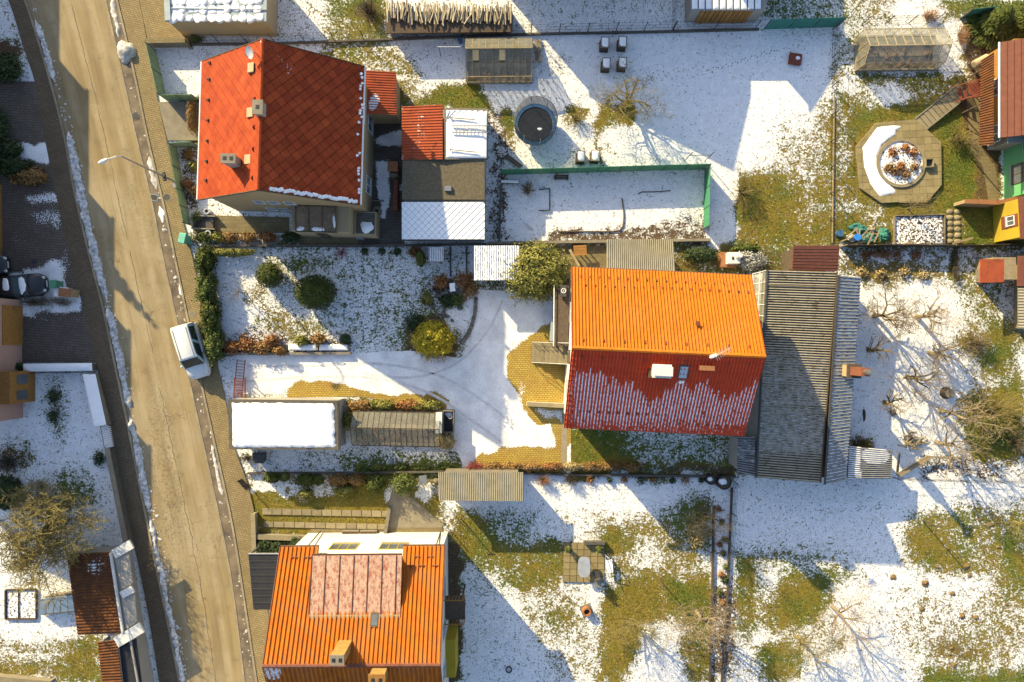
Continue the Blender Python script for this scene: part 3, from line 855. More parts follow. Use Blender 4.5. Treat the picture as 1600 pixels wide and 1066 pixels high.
def snow_ridge(name, line, w, h, material, label, seed=1, z=0.0, gaps=0.0, cat='snow'):
    """ploughed snow: a lumpy ribbon with a rounded section"""
    pts = [W(a, b) for a, b in line]
    d = [0]
    for a, b in zip(pts, pts[1:]): d.append(d[-1]+(b-a).length)
    n = int(d[-1]/.16); m = 9
    mb = MB()
    for k in range(n+1):
        t = d[-1]*k/n
        i = min(max(q for q in range(len(d)) if d[q] <= t+1e-9), len(pts)-2)
        q = pts[i].lerp(pts[i+1], (t-d[i])/max(1e-6, d[i+1]-d[i]))
        dr = (pts[i+1]-pts[i]).normalized(); nr = Vector((-dr.y, dr.x, 0))
        en = min(1, k/4, (n-k)/4)
        ww = w*(1.0+.5*fbm(t, seed*9., .55, seed)+.35*fbm(t, 3, 2.6, seed))*max(.05, en)
        ww = max(.04, ww)
        hh = h*max(.1 if not gaps else -.3, .8+.9*fbm(t, seed*5., .8, seed+2)-gaps)*en
        off = .12*fbm(t, 0, .5, seed+5)+.07*fbm(t, 2, 2.2, seed+8)
        for j in range(m):
            u = -1+2*j/(m-1)
            p = q + nr*(u*ww/2+off)
            zz = z - .02 + max(0, hh)*(1-u*u)**.6*(.8+.9*noise.noise(Vector((p.x*3, p.y*3, seed)))+.6*noise.noise(Vector((p.x*8, p.y*8, seed)))) + (.02 if abs(u) < .9 else 0)
            if abs(u) > .99: zz = z-.02
            mb.v.append((p.x, p.y, zz))
    for k in range(n):
        for j in range(m-1):
            a = k*m+j; mb.f.append((a, a+m, a+m+1, a+1)); mb.m.append(0)
    o = mb.build(name, material, smooth=True, kind='stuff')
    o['label'] = label; o['category'] = cat
    return o
def shift(line, dx, dy=0): return [(a+dx, b+dy) for a, b in line]
def sub(line, y0, y1): return [(at_y(line, y), y) for y in np.linspace(y0, y1, max(4, int((y1-y0)/12)))]
def snow_at(px, py, rx, ry, h, seed, m='snow', z=0.0, rot=0, kind=None):
    mb = MB(); c = W(px, py, z)
    mb.blob((0,0,0), rx/20, ry/20, h, seed, .35, 16, 6, 0.0)
    mb.v = [(c.x+x*math.cos(rot)-y*math.sin(rot), c.y+x*math.sin(rot)+y*math.cos(rot), z+zz-.01) for x, y, zz in mb.v]
    return mb
# the ridge left by the plough along the shaded kerb
snow_ridge('snow_bank', shift(sub(sLK, 30, 130), 5), .55, .22, 'snow_ridge', 'dirty ploughed snow bank at the upper end of the shaded kerb', 1)
snow_ridge('snow_bank', shift(sub(sLK, 205, 470), 7), .66, .24, 'snow_ridge', 'long ploughed snow bank in the shaded gutter by the driveways', 2)
snow_ridge('snow_bank', shift(sub(sLK, 478, 640), 7), .60, .22, 'snow_ridge', 'ploughed snow bank in the gutter opposite the parked white van', 3)
snow_ridge('snow_bank', shift(sub(sLK, 648, 800), 5), .55, .22, 'snow_ridge', 'ploughed snow bank in the gutter beside the slatted gate', 4)
snow_ridge('snow_bank', shift(sub(sLK, 806, 1075), 4), .45, .2, 'snow_ridge', 'ploughed snow bank in the gutter beside the brown roofed garage', 5)
snow_ridge('snow_bank', shift(sub(s1, -5, 60), 9), .45, .14, 'snow_dirty', 'brown slush strip in the sunny gutter at the top of the road', 6)
snow_ridge('snow_bank', shift(sub(s1, 243, 300), 12), .5, .12, 'snow_dirty', 'patchy snow strip in the gutter below the street lamp', 7, gaps=.25)
snow_ridge('snow_bank', shift(sub(s1, 320, 350), 11), .55, .14, 'snow', 'short clean snow strip in the sunny gutter by the house corner', 8, gaps=.2)
snow_ridge('snow_bank', shift(sub(s1, 388, 470), 20), .4, .12, 'snow', 'thin snow strip against the kerb above the parked van', 9, gaps=.35)
snow_ridge('snow_bank', shift(sub(s1, 690, 780), 13), .3, .10, 'snow_dirty', 'thin grey snow strip in the gutter by the snowy garage', 10, gaps=.3)
o = snow_at(198, 81, 15, 17, .5, 3).build('snow_pile', 'snow_dirty', smooth=True)
tag(o, 'round heap of dirty snow on the sunny gutter near the top of the road', 'snow pile')
# manholes and drains
def cover(px, py, r, label, m='metal_dark', z=.11, rim='concrete'):
    c = W(px, py)
    t = thing('manhole_cover', label, 'manhole', (c.x, c.y, z))
    mb = MB(); mb.ring(c, r*.86, r*1.12, z-.02, z+.012); mb.build('rim', rim, t)
    mb = MB(); mb.disc(c, r*.84, z-.02, z+.008)
    for k in range(5):
        q = -.6+.3*k; L = math.sqrt(max(0, .7-q*q))*r*.8
        mb.beam((c.x+q*r, c.y-L, z+.012), (c.x+q*r, c.y+L, z+.012), .03, .012)
    mb.build('lid', m, t)
cover(262,309,.30,'round manhole cover on the tan pavement near the street lamp','concrete_dark',.11,'concrete')
cover(301,491,.26,'round pale manhole cover on the pavement just above the white van','concrete',.11,'concrete')
cover(55,409,.28,'dark round manhole cover in the shaded driveway above the black car','metal_dark',.09,'concrete_dark')
cover(212,182,.28,'round drain cover in the gutter opposite the green corner fence','metal_dark',.012,'concrete_dark')
def grate(px, py, w, h, rot, label, z=.012):
    c = W(px, py); fr = Fr(c.x, c.y, rot)
    t = thing('drain_grate', label, 'drain', (c.x, c.y, z))
    mb = MB(); mb.box(fr, -w, w, -h, -h+.06, z-.03, z+.02); mb.box(fr, -w, w, h-.06, h, z-.03, z+.02); mb.box(fr, -w, -w+.06, -h+.06, h-.06, z-.03, z+.02); mb.box(fr, w-.06, w, -h+.06, h-.06, z-.03, z+.02)
    mb.build('frame', 'metal_grey', t)
    for k in range(5):
        x = -w+.1+(2*w-.2)*k/4
        mb = MB(); mb.box(fr, x-.025, x+.025, -h+.07, h-.07, z-.02, z+.015); mb.build('bar', 'metal_dark', t)
grate(241,309,.32,.26,-12,'square drain grate in the sunny gutter beside the manhole')
grate(162,452,.28,.28,-12,'drain grate at the shaded kerb beside the snow bank')

# ---------------------------------------------------------------- paved surfaces
ys = np.linspace(100, 640, 60)
drv = [W(at_y(sLW, y)-.2, y) for y in np.linspace(128, 566, 50)] + WL([(-160,566),(-160,128)])
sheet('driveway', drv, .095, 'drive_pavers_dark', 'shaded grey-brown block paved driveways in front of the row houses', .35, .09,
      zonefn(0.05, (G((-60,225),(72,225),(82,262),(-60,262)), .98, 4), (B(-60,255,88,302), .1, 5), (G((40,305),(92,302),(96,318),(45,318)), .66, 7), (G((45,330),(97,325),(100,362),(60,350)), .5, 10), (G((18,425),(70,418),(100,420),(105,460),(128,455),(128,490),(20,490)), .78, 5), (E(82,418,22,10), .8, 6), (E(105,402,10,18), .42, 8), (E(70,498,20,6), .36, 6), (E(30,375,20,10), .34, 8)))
swp = WL([(222,0),(260,-40),(305,-40),(305,72),(240,74)])
sheet('forecourt', WL([(219,2),(262,-30),(310,45),(300,66),(233,70)]), .10, 'sidewalk_pavers', 'tan paved forecourt beside the garage with the snowy flat roof', .6, .1)
sheet('garage_drive', WL([(248,160),(312,160),(312,220),(263,220)]), .10, 'concrete', 'bare sandy drive between the two green fences', .8, .1)
sheet('yard', WL([(562,178),(632,178),(632,384),(555,384),(555,362),(566,362)]), .03, 'yard_pavers', 'dark paved yard between the red house and its sheds', .3, 0,
      zonefn(.04, (G((596,212),(628,200),(628,232),(588,228)), .97, 6), (G((588,250),(606,248),(610,300),(604,342),(590,340)), .98, 5), (E(630,290,6,10), .9, 4), (B(560,350,632,384), .05, 4)))
sheet('terrace', WL([(300,336),(452,340),(452,364),(302,364)]), .05, 'patio_stone', 'mossy stone terrace under the beige gable', .8, .05)
sheet('terrace', WL([(452,362),(560,360),(560,384),(470,384)]), .05, 'patio_stone', 'shaded stone path below the brown glass porch', .8, .05)
YP = [(372,545),(385,552),(550,552),(640,548),(720,560),(735,540),(738,500),(728,470),(735,452),(800,455),(862,462),(892,470),(892,740),(730,742),(712,700),(700,640),(560,620),(360,622)]
YEL0 = G((452,605),(470,598),(520,595),(560,605),(580,616),(640,616),(680,612),(700,622),(695,640),(540,640),(440,622))
YEL1 = G((838,520),(850,505),(900,505),(900,660),(878,735),(860,735),(868,695),(852,672),(832,655),(812,620),(796,598),(792,560),(806,542))
sheet('driveway', WL(YP), .02, 'yellow_pavers', 'yellow block paved drive and forecourt mostly under snow', .22, .02,
      zonefn(1.05, (YEL0, -.1, 7), (YEL1, -.15, 7), (G((728,735),(745,712),(790,700),(820,700),(850,693),(880,715),(880,745),(728,745)), -.1, 6), (G((838,665),(862,660),(866,690),(852,700),(836,690)), .95, 6), (G((830,640),(885,640),(885,662),(845,650)), .6, 4), (E(815,610,8,22),.5,8), (B(360,612,452,626), .55, 5), (E(800,690,30,12), .8, 8)))
sheet('garden_strip', WL([(878,646),(886,646),(886,742),(876,742)]), .024, 'kerb_stone', 'narrow paved edging strip beside the main house lawn', .8)
# side yard of the house below, concrete drive
sheet('drive', WL([(612,768),(632,766),(692,820),(692,838),(602,838),(604,800)]), .02, 'concrete', 'sunny concrete drive beside the stepped garden beds', .6, .02)
# ================================================================ generators
def leaves(c, rx, ry, rz, n, size, seed=0, amp=.22, freq=2.2, zmin=-.5, shell=.35, mb=None, aspect=.55, flat=0.):
    """leaf-sized faces spread through a lumpy crown"""
    rg = np.random.default_rng(seed+17)
    z = rg.uniform(zmin, 1, n); a = rg.uniform(0, 2*np.pi, n)
    r_ = np.sqrt(1-z*z)
    d = np.stack([r_*np.cos(a), r_*np.sin(a), z], 1)
    ph = rg.uniform(0, 6.28, (8,)); fr = rg.normal(0, freq, (8, 3))
    lump = np.sin(d@fr.T*1.9+ph).sum(1)/8
    ph2 = rg.uniform(0, 6.28, (8,)); fr2 = rg.normal(0, freq*2.6, (8, 3))
    lump2 = np.sin(d@fr2.T*1.9+ph2).sum(1)/8
    k = (1+amp*2.2*lump+amp*1.6*lump2)*(1-shell*rg.uniform(0, 1, n)**1.7)
    p = d*np.array([rx, ry, rz])*k[:, None]+np.array(c)
    nn = d*(1-flat)+rg.normal(0, .55, (n, 3)); nn[:, 2] += flat
    nn /= np.linalg.norm(nn, axis=1)[:, None]
    t = np.cross(nn, rg.normal(0, 1, (n, 3))); t /= np.linalg.norm(t, axis=1)[:, None]
    b = np.cross(nn, t)
    sz = size*rg.uniform(.6, 1.4, n)[:, None]
    q = np.stack([p-t*sz, p+b*sz*aspect, p+t*sz, p-b*sz*aspect], 1).reshape(-1, 3)
    mb = mb or MB()
    b0 = len(mb.v)
    mb.v.extend(q.tolist())
    f = (np.arange(n)[:, None]*4+np.arange(4)+b0)
    mb.f.extend(map(tuple, f.tolist())); mb.m.extend([0]*n)
    return mb
def shrub(name, label, px, py, r, h, material, n=2500, size=.07, ry=None, seed=0, amp=.2, cat='shrub', group=None, core=True, freq=2.2, stem='twig_brown'):
    """r, ry in photo pixels on the ground, h metres"""
    c = W(px, py); R0 = r/20.; R1 = (ry or r)/20.
    t = thing(name, label, cat, (c.x, c.y, 0), group)
    rz = h*.55; zc = h-rz
    mb = leaves((c.x, c.y, zc), R0, R1, rz, n, size, seed, amp, freq, zmin=-.75)
    leaves((c.x, c.y, zc), R0*.72, R1*.72, rz*.75, n//4, size*1.6, seed+3, amp, freq, zmin=-.6, mb=mb)
    mb.build('foliage', material, t)
    mb = MB()
    for k in range(4):
        a = k*1.6+seed
        mb.tube([(c.x+.1*math.cos(a), c.y+.1*math.sin(a), -.03), (c.x+R0*.45*math.cos(a), c.y+R1*.45*math.sin(a), zc+rz*.3)], [.05, .015], 5)
    mb.build('stem', stem, t)
    return t
def branchy(mb, p, d, L, r, lev, rg, spread=.75, up=.25, kids=(3,5), curl=.25, minr=.006):
    n = 4 if lev > 1 else 3
    pts, rad = [p.copy()], [r]
    dd = d.copy()
    for i in range(n):
        dd = (dd + Vector((rg.gauss(0,curl), rg.gauss(0,curl), rg.gauss(0,curl)*.6+up*.25))).normalized()
        p = p + dd*L/n
        pts.append(p); rad.append(max(minr, r*(1-.62*(i+1)/n)))
    mb.tube(pts, rad, 6 if lev > 2 else (4 if lev > 1 else 3), cap=False)
    if lev <= 0: return
    k = rg.randint(*kids)
    for j in range(k):
        t = .3+.7*(j+rg.random()*.8)/k
        i = min(int(t*n), n-1); q = pts[i].lerp(pts[i+1], t*n-i)
        base = (pts[i+1]-pts[i]).normalized()
        a = Vector((rg.gauss(0,1), rg.gauss(0,1), rg.gauss(0,.7)))
        a = (a-base*a.dot(base)).normalized()
        nd = (base*(1-spread*.5)+a*spread+Vector((0,0,up))).normalized()
        branchy(mb, q, nd, L*rg.uniform(.5,.78), max(minr, rad[i]*.6), lev-1, rg, spread, up, kids, curl, minr)
def bare_tree(name, label, px, py, h, material, seed=0, trunk=.3, r=.10, lev=4, spread=.8, up=.25, kids=(3,5), lean=(0,0), group=None, limbs=4, cat='tree', bark=None, minr=.006, curl=.25):
    rg = random.Random(seed)
    c = W(px, py)
    t = thing(name, label, cat, (c.x, c.y, 0), group)
    mb = MB()
    top = Vector((c.x+lean[0], c.y+lean[1], h*trunk))
    mb.tube([(c.x, c.y, -.05), (c.x, c.y, .08), c.lerp(top, .55)+Vector((rg.gauss(0,.04), rg.gauss(0,.04), 0)), top], [r*1.5, r*1.15, r*.95, r*.8], 8)
    mb.build('trunk', bark or material, t)
    mb = MB()
    for k in range(limbs):
        a = 2*math.pi*(k+rg.random()*.7)/limbs
        d = Vector((math.cos(a)*spread, math.sin(a)*spread, .75)).normalized()
        q = c.lerp(top, rg.uniform(.75, 1)); q.z = top.z*rg.uniform(.8, .99)
        branchy(mb, q, d, h*(1-trunk)*rg.uniform(.5,.7), r*.55, lev-1, rg, spread, up, kids, curl, minr)
    branchy(mb, top-Vector((0,0,.03)), Vector((rg.gauss(0,.15), rg.gauss(0,.15), 1)).normalized(), h*(1-trunk)*.75, r*.7, lev-1, rg, spread, up, kids, curl, minr)
    mb.build('crown', material, t)
    return t
def twiggy(name, label, px, py, r, h, material, n=60, seed=0, ry=None, rad=.010, cat='shrub', group=None, sub=3, lean=(0,0)):
    """leafless shrub: many thin stems fanning out of one stool"""
    rg = random.Random(seed); c = W(px, py)
    R0, R1 = r/20., (ry or r)/20.
    t = thing(name, label, cat, (c.x, c.y, 0), group)
    mb = MB()
    for k in range(n):
        a = rg.random()*6.283; q = math.sqrt(rg.random())
        e = Vector((c.x+R0*q*math.cos(a)+lean[0], c.y+R1*q*math.sin(a)+lean[1], h*(1-.55*q*q)*rg.uniform(.7,1.1)))
        s_ = Vector((c.x+R0*.3*q*math.cos(a), c.y+R1*.3*q*math.sin(a), -.02))
        m = s_.lerp(e, .5)+Vector((rg.gauss(0,.05), rg.gauss(0,.05), h*.12))
        mb.tube([s_, m, e], [rad*1.6, rad*1.1, rad*.6], 3, cap=False)
        for j in range(sub):
            b = m.lerp(e, rg.random())
            mb.tube([b, b+Vector((rg.gauss(0,.16), rg.gauss(0,.16), rg.uniform(.02,.22)))*(.5+R0*.5)], [rad*.8, rad*.5], 3, cap=False)
    mb.build('stems', material, t)
    mb = MB(); mb.blob((c.x, c.y, -.03), max(.06,R0*.16), max(.06,R1*.16), .10, seed, .3, 10, 5, 0); mb.build('stool', 'twig_dark', t, True)
    return t
def conifer(name, label, x, y, h, r, material, seed=0, cat='tree', n=5000):
    rg = np.random.default_rng(seed)
    t = thing(name, label, cat, (x, y, 0))
    mb = MB(); mb.tube([(x,y,-.05),(x,y,h*.5),(x,y,h*.97)], [.16*h/8,.09*h/8,.015], 7); mb.build('trunk', 'wood_bark', t)
    u = rg.uniform(0, 1, n)**.75; z = .4+(h-.4)*(1-u)
    wh = np.round(z/.42)*.42*.6+z*.4; z = wh
    rr = r*(1-z/h)*(.35+.65*rg.uniform(0,1,n)**.5)*(1+.25*np.sin(z*13+rg.uniform(0,6)))
    a = rg.uniform(0, 6.283, n); a = np.where(rg.uniform(0,1,n)<.6, np.round(a*2.2)/2.2+rg.normal(0,.12,n), a)
    p = np.stack([x+rr*np.cos(a), y+rr*np.sin(a), z-.25*rr], 1)
    o_ = np.stack([np.cos(a), np.sin(a), -.25+0*a], 1)+rg.normal(0,.3,(n,3)); o_ /= np.linalg.norm(o_,axis=1)[:,None]
    b = np.cross(o_, np.array([0,0,1])+rg.normal(0,.25,(n,3))); b /= np.linalg.norm(b,axis=1)[:,None]
    s_ = .17*rg.uniform(.6,1.4,n)[:,None]
    q = np.stack([p-o_*s_, p+b*s_*.4, p+o_*s_, p-b*s_*.4],1).reshape(-1,3)
    mb = MB(); mb.v = q.tolist(); mb.f = [tuple(f) for f in (np.arange(n)[:,None]*4+np.arange(4)).tolist()]; mb.m = [0]*n
    mb.build('crown', material, t)
    return t
# ---------------------------------------------------------------- roofs and walls
def pxof(v):
    v = np.asarray(v); k = H/(H-v[:,2])*20
    return v[:,0]*k+800, 533-v[:,1]*k
def corrug(name, quad, ribs, amp, material, parent, prof='sin', rows=1, step=0., snow=None, base=.04, smooth=False):
    """profiled sheet over quad a,b,c,d: ribs counted along a->b and running a->d; rows steps like pressed tiles"""
    a, b, c, d = [Vector(p) for p in quad]
    nrm = (b-a).cross(d-a).normalized()
    if nrm.z < 0: nrm = -nrm
    if prof == 'sin': U = [(k/6, .5-.5*math.cos(2*math.pi*k/6)) for k in range(6)]
    elif prof == 'trap': U = [(0,0),(.52,0),(.62,1),(.88,1),(.98,0)]
    elif prof == 'seam': U = [(0,0),(.93,0),(.945,1),(.985,1)]
    else: U = [(0,0),(.18,.08),(.34,.5),(.5,1),(.66,1),(.84,.5),(.95,.08)]
    us = [((i+u)/ribs, h) for i in range(ribs) for u, h in U]+[(1., U[0][1])]
    if rows > 1 or step: vs = [(j/rows+e, s_) for j in range(rows) for e, s_ in ((0., 1.), (1/rows-.0005, 0.))]
    else: vs = [(k/24, 0) for k in range(25)]
    mb = MB(); tr = []; vv = []
    for v, st in vs:
        for u, h in us:
            p = (a.lerp(b, u)).lerp(d.lerp(c, u), v)+nrm*(amp*h+step*st+base)
            mb.v.append(tuple(p)); tr.append(1-h); vv.append(v)
    n = len(us)
    flip = (b-a).cross(d-a).z < 0
    for j in range(len(vs)-1):
        for i in range(n-1):
            k = j*n+i; f = (k, k+1, k+n+1, k+n)
            mb.f.append(f[::-1] if flip else f); mb.m.append(0)
    V = np.array(mb.v); px, py = pxof(V)
    mb.attr['snow'] = snow(px, py, np.array(tr), np.array(vv)) if snow else np.full(len(V), -1.)
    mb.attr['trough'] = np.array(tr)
    o = mb.build(name, material, parent, smooth)
    m2 = MB(); m2.slab([p+nrm*(base-.004) for p in (a,b,c,d)], .07); m2.build('deck', 'wood_grey', o)
    return o
def walls(t, fr, x0, x1, y0, y1, ze, zr, material, z0=-.1, axis='x', name='wall'):
    """closed body with gables at the x ends"""
    ym = (y0+y1)/2
    mb = MB(); n = 5
    pr = [(y0,z0),(y1,z0),(y1,ze),(ym,zr),(y0,ze)] if zr > ze else [(y0,z0),(y1,z0),(y1,ze),(y0,ze)]
    n = len(pr)
    vs = [fr(x0,y,z) for y,z in pr]+[fr(x1,y,z) for y,z in pr]
    fs = [tuple(range(n-1,-1,-1)), tuple(range(n,2*n))]+[(i,(i+1)%n,n+(i+1)%n,n+i) for i in range(n)]
    mb.add(vs, fs)
    return mb.build(name, material, t)
def window(t, fr, side, u, z, w, h, x0, x1, y0, y1, fm='paint_white', gm='window_glass', mull=1, name='window', sill=True):
    """window on wall side: 'x-','x+','y-','y+'; u along the wall"""
    def at(du, dz, o):
        if side == 'y-': return fr(u+du, y0-o, z+dz)
        if side == 'y+': return fr(u-du, y1+o, z+dz)
        if side == 'x-': return fr(x0-o, u-du, z+dz)
        return fr(x1+o, u+du, z+dz)
    def bx(mb, a0, a1, b0, b1, o0, o1):
        mb.hexa([at(a0,b0,o1),at(a1,b0,o1),at(a1,b0,o0),at(a0,b0,o0),at(a0,b1,o1),at(a1,b1,o1),at(a1,b1,o0),at(a0,b1,o0)])
    mb = MB(); bx(mb, -w/2+.05, w/2-.05, .05, h-.05, .004, .02)
    g = mb.build(name, gm, t)
    mb = MB(); e = .06
    bx(mb, -w/2, w/2, 0, e, -.01, .045); bx(mb, -w/2, w/2, h-e, h, -.01, .045)
    bx(mb, -w/2, -w/2+e, e, h-e, -.01, .045); bx(mb, w/2-e, w/2, e, h-e, -.01, .045)
    for k in range(mull):
        x = -w/2+w*(k+1)/(mull+1); bx(mb, x-.025, x+.025, e, h-e, .004, .04)
    mb.build('frame', fm, g)
    if sill:
        mb = MB(); bx(mb, -w/2-.06, w/2+.06, -.05, -.005, -.01, .12); mb.build('sill', 'metal_pale', g)
    return g
def gutterpipe(t, a, b, m='gutter_white', r=.07):
    mb = MB(); mb.tube([a, b], r, 8); return mb.build('gutter', m, t)
def chimney(t, x, y, zb, zt, w, d, rot, material, holes=2, cap='concrete', name='chimney', capm=.06, hm='black_sheet'):
    fr = Fr(x, y, rot)
    mb = MB(); mb.box(fr, -w/2, w/2, -d/2, d/2, zb, zt); o = mb.build(name, material, t)
    mb = MB(); mb.box(fr, -w/2-capm, w/2+capm, -d/2-capm, d/2+capm, zt+.002, zt+.09); mb.build('cap', cap, o)
    for k in range(holes):
        q = (-w/2+w*(k+.5)/holes)
        mb = MB(); mb.box(fr, q-.11, q+.11, -.12, .12, zt+.085, zt+.105); mb.build('flue', hm, o)
    return o
def snowcap(pts, z, h, seed=1, res=.22, edge=.25, fn=None):
    """snow lying on a flat polygon (metres); rounded at its rim"""
    v2, fs = gridpoly(pts, res)
    P = [(p[0], p[1]) for p in pts]
    X = np.array([a for a, b in v2]); Y = np.array([b for a, b in v2])
    d = polydist(P, X, Y)
    mb = MB(); vs = []
    for (a, b), q in zip(v2, d):
        k = min(1, q/edge); k = math.sqrt(max(0, 1-(1-k)**2))
        zz = z(a, b) if callable(z) else z
        vs.append((a, b, zz-.012+k*h*(1+.35*fbm(a, b, 1.2, seed))+(.02*noise.noise(Vector((a*5,b*5,seed))) if q > .05 else 0)))
    mb.add(vs, fs)
    return mb
# ---------------------------------------------------------------- fences
def fence(name, label, pts, h, panel, post='metal_dark', gap=2.2, rails=True, z0=0., t_=.03, cat='fence', pr=.035, cut=0.):
    P = [Vector((p[0], p[1], z0)) for p in pts]
    t = thing(name, label, cat, tuple(P[0]))
    mbp = MB(); mbp.tube([(0,0,-.05),(0,0,h+.06)], pr, 6); pm = piece_mesh('post', mbp, post)
    for i in range(len(P)-1):
        a, b = P[i], P[i+1]; n = max(1, round((b-a).length/gap)); dr = (b-a).normalized()
        for k in range(n+(1 if i == len(P)-2 else 0)):
            piece('post', pm, t, a.lerp(b, k/n))
        for k in range(n):
            u, v = a.lerp(b, k/n)+dr*.04, a.lerp(b, (k+1)/n)-dr*.04
            if panel:
                mb = MB(); m = (u+v)/2
                mb.beam((u.x,u.y,z0+cut+(h-cut)/2), (v.x,v.y,z0+cut+(h-cut)/2), t_, h-cut); mb.build('panel', panel, t)
            else:
                mb = MB()
                for q in (.04,.36,.68,.98): mb.tube([(u.x,u.y,z0+h*q),(v.x,v.y,z0+h*q)], .010, 3, cap=False)
                L = (v-u).length; nn = int(L/.28)
                for w in range(nn):
                    s0 = u.lerp(v, w/nn); s1_ = u.lerp(v, (w+1)/nn)
                    mb.tube([(s0.x,s0.y,z0+.04),(s1_.x,s1_.y,z0+h*.98)], .0035, 3, cap=False)
                    mb.tube([(s1_.x,s1_.y,z0+.04),(s0.x,s0.y,z0+h*.98)], .0035, 3, cap=False)
                mb.build('wire_mesh', 'metal_dark', t)
    return t
def wallstrip(name, label, pts, w, h, material, cat='wall', coping=None, z0=-.05):
    P = [Vector((p[0], p[1], 0)) for p in pts]
    t = thing(name, label, cat, tuple(P[0]))
    for a, b in zip(P, P[1:]):
        mb = MB(); mb.beam((a.x,a.y,(h+z0)/2), (b.x,b.y,(h+z0)/2), w, h-z0); mb.build('wall', material, t)
        if coping:
            mb = MB(); mb.beam((a.x,a.y,h+.028), (b.x,b.y,h+.028), w+.08, .05); mb.build('coping', coping, t)
    return t
# ================================================================ red roofed house by the street
def red_house():
    f = Fr(-16.05, 14.45, 88.2); L, Wd, ze, zr = 9.6, 11.25, 5.9, 9.8
    t = thing('house', 'beige gabled house with bright red diamond-tiled roof beside the street', 'house', (f.x, f.y, 0))
    hw = Wd/2; k = (zr-ze)/hw
    x0, x1, y0, y1 = -L/2+.35, L/2-.35, -hw+.4, hw-.4
    walls(t, f, x0, x1, y0, y1, ze+.4*k-.14, zr-.14, 'plaster_beige')
    D = .74; sl = math.hypot(hw, zr-ze)
    roofs = []
    for s_, nm in ((1, 'west'), (-1, 'east')):
        O = f(0, s_*hw, ze); ex = (f(1,0,0)-f(0,0,0))*(-s_); ey = (f(0,0,zr)-f(0,s_*hw,ze)).normalized(); ez = ex.cross(ey)
        mb = MB(); P = lambda u, v, w=0: O+ex*u+ey*v+ez*w
        mb.slab([P(-L/2,0,-.01),P(L/2,0,-.01),P(L/2,sl,-.01),P(-L/2,sl,-.01)], .10)
        ro = mb.build('roof', 'roof_felt', t); roofs.append((ro, P))
        ro['label'] = 'sunlit orange-red slope facing the street' if s_ == 1 else 'dark red shaded slope with a diamond tile pattern'
        q = .945*D/2
        def tile(poly):
            m = MB(); n = len(poly)
            zz = lambda v, c: .028-.030*(v-c+D/2)/D
            return m
        mbt = MB()
        top = [(0,-q),(q,0),(0,q),(-q,0)]
        zt = lambda v: .020-.028*v/D
        mbt.add([(u,v,-.004) for u,v in top]+[(u,v,zt(v)) for u,v in top], [(4,5,6,7),(0,1,5,4),(1,2,6,5),(2,3,7,6),(3,0,4,7)])
        me = piece_mesh('tile', mbt, 'tile_red')
        rot = Matrix((ex, ey, ez)).transposed()
        rect = [(-L/2,0),(L/2,0),(L/2,sl),(-L/2,sl)]
        rest = MB(); cnt = 0
        for j in range(-1, int(sl/D*2)+3):
            for i in range(-8, 9):
                u, v = (i+.5*(j % 2))*D, j*D/2
                pl = [(u+a, v+b) for a, b in top]
                cl = clip_poly(pl, rect)
                if len(cl) < 3 or area2(cl) < .012: continue
                full = abs(area2(cl)-area2(pl)) < 1e-5
                if full and (s_ == -1 or (i+j) % 3 == 0):
                    piece('tile', me, ro, P(u, v, 0), rot); cnt += 1
                else:
                    m = rest
                    n = len(cl)
                    m.add([P(a,b,-.004) for a,b in cl]+[P(a,b,zt(b-v)) for a,b in cl], [tuple(range(n,2*n))]+[(q_,(q_+1)%n,n+(q_+1)%n,n+q_) for q_ in range(n)])
        rest.build('tile_field', 'tile_red', ro, kind='stuff')
        gutterpipe(t, f(-L/2, s_*(hw+.06), ze-.05), f(L/2, s_*(hw+.06), ze-.05))
        mb = MB()   # verge boards
        for xe in (-L/2-.02, L/2+.02): mb.beam(f(xe, s_*hw, ze-.06), f(xe, 0, zr-.06), .04, .2)
        mb.build('verge_board', 'wood_dark', t)
        if s_ == 1:
            hk = MB(); hk.box(Fr(0,0), -.03,.03,-.16,.16,0,.10); hk.box(Fr(0,0), .03,.2,.10,.15,.0,.10)
            hm = piece_mesh('snow_guard', hk, 'metal_dark')
            for py in (100,126,158,190,222,254,284): piece('snow_guard', hm, ro, P(-(W(330,py,6.6).y-f.y)*1.0, .95, .03), rot)
            vm = MB(); vm.add([(-.2,0,0),(.2,0,0),(0,-.25,0),(0,0,.16)], [(0,1,3),(1,2,3),(2,0,3)])
            vme = piece_mesh('roof_vent', vm, 'wood_red')
            for py in (157,201,235,280): piece('roof_vent', vme, ro, P(-(W(400,py,9.3).y-f.y), sl-.55, .01), rot)
        else:
            mb = MB()
            for k2 in range(44):
                rg = random.Random(k2)
                u = -L/2+.2+k2*.21; vv = rg.uniform(.05,.35)
                if rg.random() < .6: mb.blob(tuple(P(-u if s_==1 else u, vv, .015)), .14, .10, .05, k2, .4, 8, 4, 0)
            for k2 in range(34):
                rg = random.Random(k2+99); v = .3+k2*.175
                mb.blob(tuple(P(-L/2+.12+rg.random()*.12, v, .015)), .14+.1*rg.random(), .14, .06, k2, .4, 8, 4, 0)
            mb.build('roof_snow', 'snow', ro, True, 'stuff')
            mb = MB()
            rg = random.Random(5)
            for k2 in range(70):
                a = rg.uniform(-1,1); b = rg.gauss(0,.25)
                p = W(440+18*a+10*b, 95+18*a-14*b, 8.4)
                zz = zr-abs((p.x-f.x))*k+.03
                mb.blob((p.x, p.y, zz), .05+.06*rg.random(), .05+.06*rg.random(), .03, k2, .4, 7, 3, 0)
            mb.build('roof_snow', 'snow', ro, True, 'stuff')
    mb = MB()
    for i in range(24):
        a = -L/2+L*i/24; mb.tube([f(a, 0, zr-.02+.012*(i%2)), f(a+L/24+.03, 0, zr-.02+.012*(i%2))], .12, 8)
    mb.build('ridge_cap', 'ridge_red', t)
